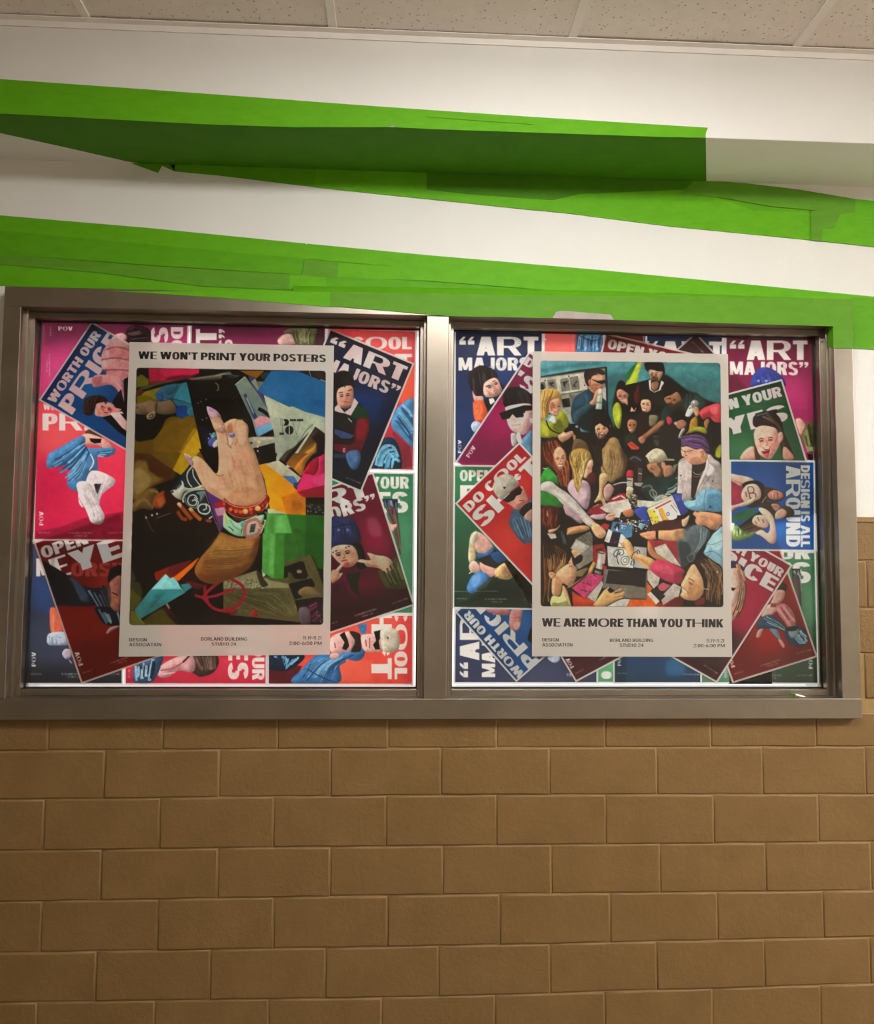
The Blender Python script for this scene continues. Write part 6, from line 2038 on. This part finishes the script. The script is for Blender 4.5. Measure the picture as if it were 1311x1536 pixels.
small(PX, [(1087, 499.5), (1223, 503.5), (1223, 693), (1088, 691)], 12, '6c1838|b02464', '''
view 1000 480 4.215
p~10@.8 4c1428 370,95 925,100 925,160 370,160
p~14@.7 d03480 600,360 900,340 900,600 740,560
p~10@.6 701c40 370,340 520,340 520,440 370,460
FIG
view 1000 480 4.215
s~.3 2c3c90 530,420 545,350 590,305 640,300 700,330 745,380 750,420 700,400 600,430
t12,8~.3 4458b0,1c2868 550,360 560,420 | 700,330 730,390
c10,8~.2 8c98d0 580,385 630,385
s~.4 e0a898 815,630 850,625 885,680 880,720 850,730 830,690
s~.4 5c6030 850,740 890,650 925,660 925,840 880,800
t14,9~.4 7c8048,383c1c,a0a468 860,730 890,830 | 900,660 925,820
p~.5 a8ac78 880,800 925,800 925,830 890,830
p~.4 1c0c14 885,840 925,850 925,890 890,890
''', [(S8, '“ART', (399, 253), (891, 253), 124, W2(wide={2: 1.5}, nat=.95)), (S8, 'MAJORS”', (399, 346), (895, 350), 84)],
      'upright magenta poster with a blue bucket hat at the upper right corner', GR_)
small(PX, [(680, 697), (812, 699), (810, 915), (678.5, 913)], 6, '2c7c50|1a2c22', '''
view 660 690 4.37
p~14@.7 38885c 90,60 300,60 200,300 90,280
p~10@.7 141c18 250,780 610,800 610,930 250,930
l7~.5@.5 1c4c38 130,480 110,420 150,370 200,400 200,460 150,480
l6~.5@.4 1c4c38 150,430 230,480 220,560
l3~.2@.7 a8c0b0 90,862 380,860
FIG
view 660 690 4.37
s~.3 d0a090 200,500 240,470 300,500 350,570 340,600 290,620 240,600
s~.3 c8c0a8 190,560 200,500 235,465 250,500 230,560 235,640 200,680 185,640
s~.3@.8 d8b478 195,560 220,560 225,640 200,650
s~.3 2c5c90 240,610 300,610 345,570 350,600 310,640 260,650
p~.3 1a1c20 245,650 330,620 360,580 440,660 380,710 300,700
s~.6 1c4478 330,620 400,600 430,650 380,680
s~.3 e0b0a0 190,690 220,660 250,680 270,720 240,740 200,730
s~.3 d8a090 260,670 300,690 380,720 385,760 340,770 280,740
s~.3 e8c080 360,720 440,670 500,730 460,780 400,780 370,760
s~.3 c89868 400,700 450,690 460,760 420,770
l6~.2 f0ece0 190,745 210,730
s~.4 4484c4 175,840 210,760 270,730 320,760 300,800 240,860 200,872
s~1@.7 80b0e0 210,780 260,750 260,800 210,840
s~.3 2c3c34 240,850 320,780 360,760 300,850
''', [(S6, 'OPEN YOUR', (130, 138), (590, 138), 72), (S6, 'EYES', (132, 285), (600, 285), 120), (S7, '11.19-11.21', (112, 170), (174, 170), 10, CP), (S7, 'BORLAND BUILDING', (297, 174), (438, 174), 10, CP),
      (S7, 'STUDIO 24', (330, 192), (406, 192), 10, CP), (S7, '2:00-6:00 PM', (546, 178), (640, 178), 10, CP)],
      'upright green poster at the left edge of the right window', GR_)
small(PX, [(681, 912.5), (898, 912.5), (898, 1026), (680, 1026)], 12, '24304c|343c58', '''
view 660 860 4.37
p~10@.6 2c4478 100,300 250,500 100,600
p~10@.5 4c5070 600,600 800,640 760,710 560,700
FIG
view 660 860 4.37
s~.3 b8c4d8 705,550 780,545 782,570 760,585 730,580
''', [(S7, '“ART', (258, 682), (258, 165), 128, W2(wide={2: 1.5}, nat=.95)), (S7, 'MAJORS”', (362, 680), (362, 160), 88), (S7, 'POV', (832, 676), (860, 676), 22, PO)],
      'navy poster turned sideways at the lower left corner of the right window', GR_)
small(PX, [(895, 950), (940, 950), (940, 1025.5), (894.5, 1025.5)], 11, '7cb890|4c9468', '', [(S7, 'O', (1124, 692), (1124, 642), 66, W2(wide={0: .75}))], 'narrow strip of a light green poster at the bottom', GR_)
small(PX, [(919, 930), (1053, 930), (1053, 1026), (919.5, 1026)], 8, '0c3c6c|123450', '''
view 1000 860 4.215
s~2@.6 2c6c98 0,560 60,540 120,580 100,640 0,640
''', [(S7, 'POV', (1187, 606), (1187, 540), 23, PO), (S7, '11.19-11.21', (1165, 660), (1224, 660), 10, CP), (S10, '2:00-6:00 PM', (105, 642), (204, 644), 10, CP)], 'blue poster at the bottom middle with small white POV', GR_)
small(PX, [(1050, 950), (1160, 950), (1158, 1026), (1050, 1026)], 11, '7cae8c|54806a', '', [(S10, 'OO', (382, 660), (382, 610), 20)], 'pale green poster edge at the bottom, under two dark corners', GR_)
small(PX, [(1094, 824), (1224, 827), (1229, 1027), (1094, 1026)], 11, '3a7c54|2e3c30', '''
view 1000 700 4.215
p~8@.6 70a880 860,760 940,740 940,1000 880,1000
FIG
view 1000 700 4.215
p~.3 18222c 790,645 845,645 855,1000 830,1000 800,760
t14,8~.3 707c84,20242c,a0a8a8 800,660 840,760 | 840,655 850,800
s~.4 4c3c3c 800,700 840,700 850,860 830,860
''', [(S9, 'YOUR', (480, 585), (908, 585), 72), (S9, 'EYES', (420, 735), (911, 735), 130), (S10, 'POV', (922, 603), (922, 520), 24, PO), (S10, 'BORLAND BUILDING', (600, 650), (727, 650), 10, CP), (S10, 'STUDIO 24', (624, 668), (692, 668), 10, CP), (S10, '2:00-6:00 PM', (824, 650), (920, 650), 10, CP)],
      'upright green poster at the lower right corner of the right window', GR_)
small(PX, [(1094, 689.5), (1223, 691), (1223.5, 827.5), (1095, 826)], 2, '0c4890|104c94', '''
view 1000 700 4.215
p~10@.6 083468 400,-40 925,-40 925,30 400,30
p~8@.8 1c78c8 700,330 760,360 740,470 690,460
p~10@.6 0c4078 400,460 925,480 925,525 400,525
FIG
view 1000 700 4.215
p~.4 a02c48 398,60 520,80 540,180 420,280 398,280
s~.3 e0b0a0 398,45 440,50 530,70 560,100 540,130 480,110 398,80
s~.3 d8a090 398,80 460,120 470,110
s~.3 120e12 480,110 520,90 580,90 620,130 625,200 590,240 540,260 500,240 520,180 490,150
s~.3 e4b8a8 470,180 500,120 560,110 595,150 590,200 540,220 500,230
s~.4 1a1418 590,100 625,140 640,200 600,240 570,230 600,180
o5~.2 140c10 515,130 545,130 550,160 520,165
o5~.2 140c10 525,170 560,170 560,195 530,200
l7~.2 b04848 498,160 505,190
s~.3 e8bcac 398,250 440,240 520,210 555,190 560,210 520,240 440,260 398,290
p~.5 1c5c3c 400,320 480,280 560,260 560,300 500,340 410,350
s~.3 3c241c 620,130 680,140 740,170 740,200 700,220 640,210 620,180
s~.3 cc8070 640,170 680,148 730,165 735,195 690,210 650,200
l5~.1 481818 700,165 704,195
l5~.1 f0d8d0 668,165 670,192
l6~.2 b08830 630,190 600,230
s~.3 2c2020 580,240 640,220 700,230 720,260 700,310 640,320 590,280
s~.3 b48070 660,240 700,235 720,260 690,280
s~.3 3c2c28 720,260 770,250 805,280 800,310 750,325 710,320
s~.3 d0a090 690,290 730,265 760,290 740,320 690,330
s~.3 14100f 420,400 480,360 560,300 620,270 650,300 650,370 600,380 560,400 480,420
t22,8~.3 382820,0c0806,5c4030 440,400 540,340 620,280 | 480,420 600,400 650,370
s~.3 e0b8a4 540,350 560,310 620,310 645,350 630,385 580,380
l5~.1 401818 575,320 585,345
l5~.1 401818 605,335 615,355
l6~.1 b05048 560,345 570,365
s~.3 e8c0b0 580,270 620,265 670,310 690,400 690,470 660,487 600,440 560,420 600,400 640,420 650,360
s~.3 7c9850 400,400 440,370 500,420 560,410 540,440 440,470 405,440
t10,8~.3 c8d8c0,3c5c28 410,380 420,450 | 540,410 520,430
p~.3 dcd8d0 400,350 430,360 420,400 400,400
''', [(S9, 'DESIGN IS ALL', (848, -8), (848, 508), 57, W2(wide={2: 1.3, 10: 1.2})), (S9, 'AROUND', (755, -6), (755, 506), 90, W2(wide={1: 1.5}))],
      'blue poster turned sideways with a group lying together', GR_, level=.7, white='dcdcdc')
# ---------------- right window, tilted layer
small(S5, [(585, 248), (1078, 578), (592, 1305), (98, 977)], 8, '6c1038|8c1450', '''
view 660 470 4.37
p~10@.8 a81458 300,600 460,560 460,820 280,800
p~10@.6 680c38 100,980 300,880 500,900 500,1000
FIG
view 660 470 4.37
s~.3 141014 412,570 430,500 500,480 560,500 600,540 606,600 560,600 470,600 430,615
t22,9~.3 2c2426,080406 430,520 440,600 | 560,500 600,580
s~.3 e0b8b0 430,640 440,610 560,590 606,610 606,700 560,790 500,785 450,740
s~.7@.6 b07c7c 560,700 606,690 600,760 540,790
p 0a080a 388,655 470,625 550,602 606,605 606,635 560,640 545,680 500,685 475,660 455,690 410,698
c4,4 e8e8e8 550,658
l6~.2 c07878 475,735 525,730
l5~.3@.8 c89890 490,690 485,715
s~.3 b8b4ac 465,790 500,790 510,830 490,870 470,860
s~.4 5c8cac 520,860 560,800 606,770 606,930 560,900
s~.3 e8e4e0 500,800 520,780 540,850 515,850
s~.3 ece0dc 590,690 606,690 606,720 592,710
''', [(S5, 'DO COOL', (545, 333), (880, 556), 60), (S5, "'SHOT", (470, 452), (900, 738), 100), (S5, 'POV', (192, 948), (236, 880), 27, PO)],
      'tilted dark magenta poster of a person in black sunglasses', GR_, level=.62, white='d8c8cc')
small(S6, [(98, 285), (520, -118), (1148, 548), (726, 951)], 3, 'a01824|b41c20', '''
view 660 690 4.37
p~10@.7 8c101c 100,285 300,100 520,-110 560,-60 160,350
p~14@.8 d04030 320,440 480,400 560,600 420,640
p~10@.8 c83428 480,100 606,120 606,260 560,200
FIG
view 660 690 4.37
s~.3 a8a498 348,170 370,120 420,92 470,100 505,140 515,160 470,200 430,240 400,260 360,220
s~.8@.7 c8c4b8 370,160 420,110 460,120 400,200
l5~.2@.6 88847a 390,250 450,190 505,150
s~.1 303834 412,178 432,176 425,192
s~.3 c88c7c 430,260 470,220 530,170 560,210 576,260 570,300 520,320 500,330 480,310 440,280
p 0c0a0c 410,265 450,225 520,168 540,195 530,225 500,235 485,262 445,280
s~.4@.6 8c5048 500,300 560,260 575,290 530,320
l5~.2 4c1c18 520,268 550,262
l6~.2 983838 530,285 555,275
p~.4 34506c 450,420 470,330 500,320 560,340 606,400 606,540 550,550 500,500
s~1 4c6c8c 470,400 520,380 560,460 520,500
p~.3 4c5c74 570,270 606,240 606,300
s~.3 18100f 520,340 560,290 606,280 606,330 560,350 590,390 560,380
s~.3 b4847c 550,370 606,320 606,400 580,400
t8,8~.3 2c4058,6080a0 470,400 540,540 | 570,360 600,500
''', [(S6, 'DO COOL', (190, 345), (566, -14), 62, W2(wide={4: 1.5})), (S6, 'SH*T', (278, 450), (682, 62), 118)],
      'tilted red poster with a grey beanie and sunglasses, at the left of the right window', GR_, level=.62, white='d8ccc8')
small(S5, [(1084, 128), (1660, 262), (1452, 1140), (876, 1004)], 7, '781420|5c101a', '''
view 660 470 4.37
p~4@.6 500c16 1085,130 1620,255 1610,285 1080,160
''', [(S5, 'OPEN YOUR', (1094, 229), (1600, 350), 64)], 'tilted crimson poster at the top with its headline sinking behind the photo', GR_, level=.7, white='d8c0bc')
small(S8, [(183, 78), (575, 490), (-40, 1033), (-432, 620)], 12.6, '34101c|2c0c18', '', [(S8, '2:00-6:00 PM', (158, 140), (226, 208), 11, CP)],
      'dark pointed poster corner at the top of the right window', GR_, level=.62, white='c8bcbc')
small(S8, [(188, 516), (730, 373), (988, 1217), (446, 1358)], 4, '0c2c1c|2c6c44', '''
view 1000 480 4.215
p~8@.8 1c5834 385,500 760,450 880,880 385,880
p~10@.7 347c50 380,740 560,760 500,880 380,880
l4~.4@.3 5c8c70 415,790 415,870
FIG
view 1000 480 4.215
s~.3 241814 545,660 550,610 600,580 660,575 700,600 730,650 745,720 790,820 810,880 740,880 720,780 700,690 620,670 570,680
t26,8~.3 4c3830,140c0a,6c5448 560,640 700,640 740,740 780,870 | 640,590 720,680 720,760 720,870
s~.3 1c2028 545,640 560,600 620,580 690,565 695,590 640,590 600,610 560,650
l5~.2 687480 570,605 640,585
s~.3 e4b09c 552,740 560,690 600,668 680,680 705,720 715,780 680,850 650,880 600,860 570,820
s~.6@.6 b87c6c 660,800 700,740 700,790 660,860
s~.3 e0a898 705,720 730,710 735,750 710,780
s~.2 7c2028 600,830 650,815 645,845 620,850
l4~.1 f8ece8 605,828 645,820
s~.2 d06878 615,850 645,845 635,875 618,870
l6~.2@.6 c08474 600,775 590,800 605,805
F66,84,-6,-.15,1 3c1c18 632,770
s~.4 d8a894 465,880 500,820 550,800 570,860 560,880
s~.3 3c2820 555,790 575,830 590,880 560,880
s~.4 c89884 740,800 790,840 805,880 740,880
''', [(S8, 'OPEN YOUR', (228, 612), (732, 482), 66), (S8, 'EYES', (251, 768), (772, 632), 106, W2(wide={2: .88}))],
      'tilted green poster of a laughing person with sunglasses on the hair', GR_, level=.62, white='d4d0cc')
small(S9, [(308, 346), (797, 622), (318, 1368), (-171, 1092)], 5, '6c0c20|980c3c', '''
view 1000 700 4.215
p~10@.7 a80c40 480,680 620,760 520,1000 420,1100
p~9 2c0c1a -171,1092 0,830 520,1090 318,1400
FIG
view 1000 700 4.215
s~.3 c89484 400,620 440,600 490,660 500,760 490,860 450,930 400,960
s~.3 e0b4a4 400,650 440,680 460,760 440,860 400,870
s~.3 1c1c40 400,600 440,600 490,640 480,660 440,640 400,640
t30,8~.3 a87c5c,5c3828,c8a084,3c2018 440,620 470,740 450,860 420,940 | 460,610 505,760 490,880 450,950
c12,10~.2 2c1010 420,775
l5~.2 2c1010 402,765 440,770
''', [(S9, 'WORTH YOUR', (192, 402), (722, 700), 54, W2(wide={8: .8})), (S9, 'PRICE', (205, 530), (668, 791), 95), (S10, '2:00-6:00 PM', (232, 582), (318, 638), 11, CP)],
      'tilted crimson poster with a curly haired face, lower right', GR_, level=.62, white='d8c4c0')
small(S10, [(130, -138), (670, -305), (955, 528), (415, 696)], 8, '8c1418|640c10', '''
view 1000 860 4.215
p~10@.7 b01c20 560,300 720,340 800,480 560,500
p~6@.7 c02820 760,40 820,140 860,260 800,200
FIG
view 1000 860 4.215
s~.3 2c1c20 690,110 700,70 740,60 760,90 740,130 710,130
s~.3 d89890 670,160 690,110 745,110 740,160 700,200 660,190
s~.3 e0a4a0 600,260 640,200 690,190 700,230 650,270 610,275
p~.2 80402c 660,190 700,190 690,215 655,215
s~.3 c87074 690,215 740,190 790,230 815,290 810,340 770,340 740,300 710,260
t10,7~.3 e8a8a8,a04850 700,220 780,330 | 750,200 815,300
s~.3 20405c 570,330 590,290 650,260 720,300 750,340 830,330 880,370 895,420 850,465 790,450 750,400 740,360 670,350 620,350 570,350
t20,9~.2 6ca0bc,14283c,a0c4d0 590,300 650,330 740,360 | 640,270 720,310 760,350
t16,10~.2 6ca0bc,14283c,98bccc 790,400 830,450 870,440 | 840,350 890,390 885,440
s~.3 88a8b8 770,360 830,340 830,390 790,410
s~.2 10141c 755,345 830,335 820,360 770,365
s~.3 6c90a8 650,350 700,360 725,420 735,460 710,420 680,390
s~.3 e0a8a0 705,420 730,425 748,462 735,470
s~.3 d89c94 565,400 580,360 610,350 595,390 580,408
''', [(S10, 'BORLAND BUILDING', (597, 590), (722, 550), 10, CP), (S10, 'STUDIO 24', (632, 596), (702, 574), 10, CP), (S10, '11.19-11.21', (430, 642), (486, 624), 10, CP), (S10, '2:00-6:00 PM', (818, 514), (912, 488), 10, CP),
      (S10, 'PO', (434, 590), (418, 545), 24)],
      'tilted bright red poster with a crouching figure in swirled blue clothing', GR_, level=.68, white='d8c0bc')
small(S7, [(500, 714), (98, 254), (786, -349), (1188, 110)], 9, '082c54|0c4c8c', '''
view 660 860 4.37
p~8@.7 0a1c3c 500,714 98,254 140,230 540,680
p~10@.8 0c64a8 400,240 600,240 606,400 500,360
FIG
view 660 860 4.37
s~.3 c07c78 455,300 470,240 540,240 535,290 525,350 500,378 470,370 455,340
s~.4@.7 e0a098 480,330 520,320 515,360 490,370
l6~.4@.6 8c4c50 465,290 530,290
s~.3 a8686c 300,235 440,235 460,270 400,275 330,260
s~.4 101018 575,430 590,370 606,360 606,460 590,450
''', [(S7, 'WORTH OUR', (556, 657), (190, 240), 54, W2(wide={1: 1.25, 7: 1.0})), (S7, 'PRICE', (658, 578), (272, 138), 92, W2(wide={1: 1.5}))],
      'tilted blue poster at the lower left of the right window, upside down headline', GR_, level=.62, white='c8c8c8')
small(S7, [(421, -71), (938, -345), (1407, 438), (890, 714)], 6, '440c20|400c1e', '', [(S7, 'POV', (880, 612), (845, 552), 26, PO), (S7, '11.19-11.21', (890, 662), (942, 634), 10, CP), (S7, 'BORLAND BUILDING', (1048, 574), (1124, 534), 10, CP)],
      'burgundy poster corner hanging below the right photo poster', GR_, level=.62, white='c8bcb8')
# posters wholly or mostly under the photo posters: they darken what shines through
for g, lay, qs in ((GL_, 13, [(284, 606, 488, 760, '9c3048'), (190, 606, 286, 812, 'b04048'), (286, 760, 488, 905, '30704c')]), (GR_, 13, [(812, 612, 950, 800, '244060'), (950, 612, 1092, 800, '802848'), (806, 800, 950, 915, 'a84040'), (950, 800, 1094, 940, '2c5c44')])):
    for a, b, c, d, col in qs:
        small(PX, [(a, b), (c, b + 2), (c, d), (a, d)], lay, col, '', [], 'poster hidden under the %s white bordered photo poster' % ('left' if g == GL_ else 'right'), g, den=.15)

# ---------------- the two photo posters in front
LA = poster(bigA['quad'], YBIG, cvA, 'photo_poster', 'large white bordered poster of a ringed hand over paper scraps', 'white bordered photo posters', ['paper_border', 'printed_photo'], .70, 1.32, M_PAPERBIG, False)
LB = poster([(799, 527), (1092, 531), (1098.3, 985.5), (798, 984.5)], YBIG, cvB, 'photo_poster', 'large white bordered poster of a crowd around a red table', 'white bordered photo posters', ['paper_border', 'printed_photo'], .70, 1.38, M_PAPERBIG, False)
HD = dict(s=.215, t=.19, gap=.05, space=.2, nat=1.0)
def FT(**k): return dict(LIGHT, **k)
YI = YBIG - .0002
ink_text(LA, 'headline', [("WE WON'T PRINT YOUR POSTERS", (207.3, 538.2), (488.8, 543.2), 11.2, dict(HD, wide={1: 1.15, 12: 1.25, 24: 1.2}))], YI)
ink_text(LB, 'headline', [('WE ARE MORE THAN YOU THINK', (812.8, 939.6), (1085.2, 941.2), 12.4, dict(HD, wide={1: 1.2, 8: 1.6, 22: 1.7}))], YI)
ink_text(LA, 'footer_text', [('DESIGN', (194, 962), (220, 962), 4.8, FT()), ('ASSOCIATION', (194, 969.3), (242, 969.3), 4.8, FT()), ('BORLAND BUILDING', (301.5, 960.8), (370.7, 960.8), 4.8, FT()),
      ('STUDIO 24', (317.5, 968.4), (354.3, 968.4), 4.8, FT()), ('11.19-11.21', (455, 959.3), (482.3, 959.3), 5.0, FT()), ('2:00-6:00 PM', (433.7, 967.4), (482.5, 967.4), 5.0, FT())], YI)
ink_text(LB, 'footer_text', [('DESIGN', (813.3, 962.2), (838, 962.2), 4.8, FT()), ('ASSOCIATION', (813.3, 969.6), (858.7, 969.6), 4.8, FT()), ('BORLAND BUILDING', (914.8, 962.8), (980, 962.8), 4.8, FT()),
      ('STUDIO 24', (929.5, 970.2), (965.3, 970.2), 4.8, FT()), ('11.19-11.21', (1059.8, 963.6), (1086.6, 963.6), 5.0, FT()), ('2:00-6:00 PM', (1040.3, 971), (1087, 971), 5.0, FT())], YI)
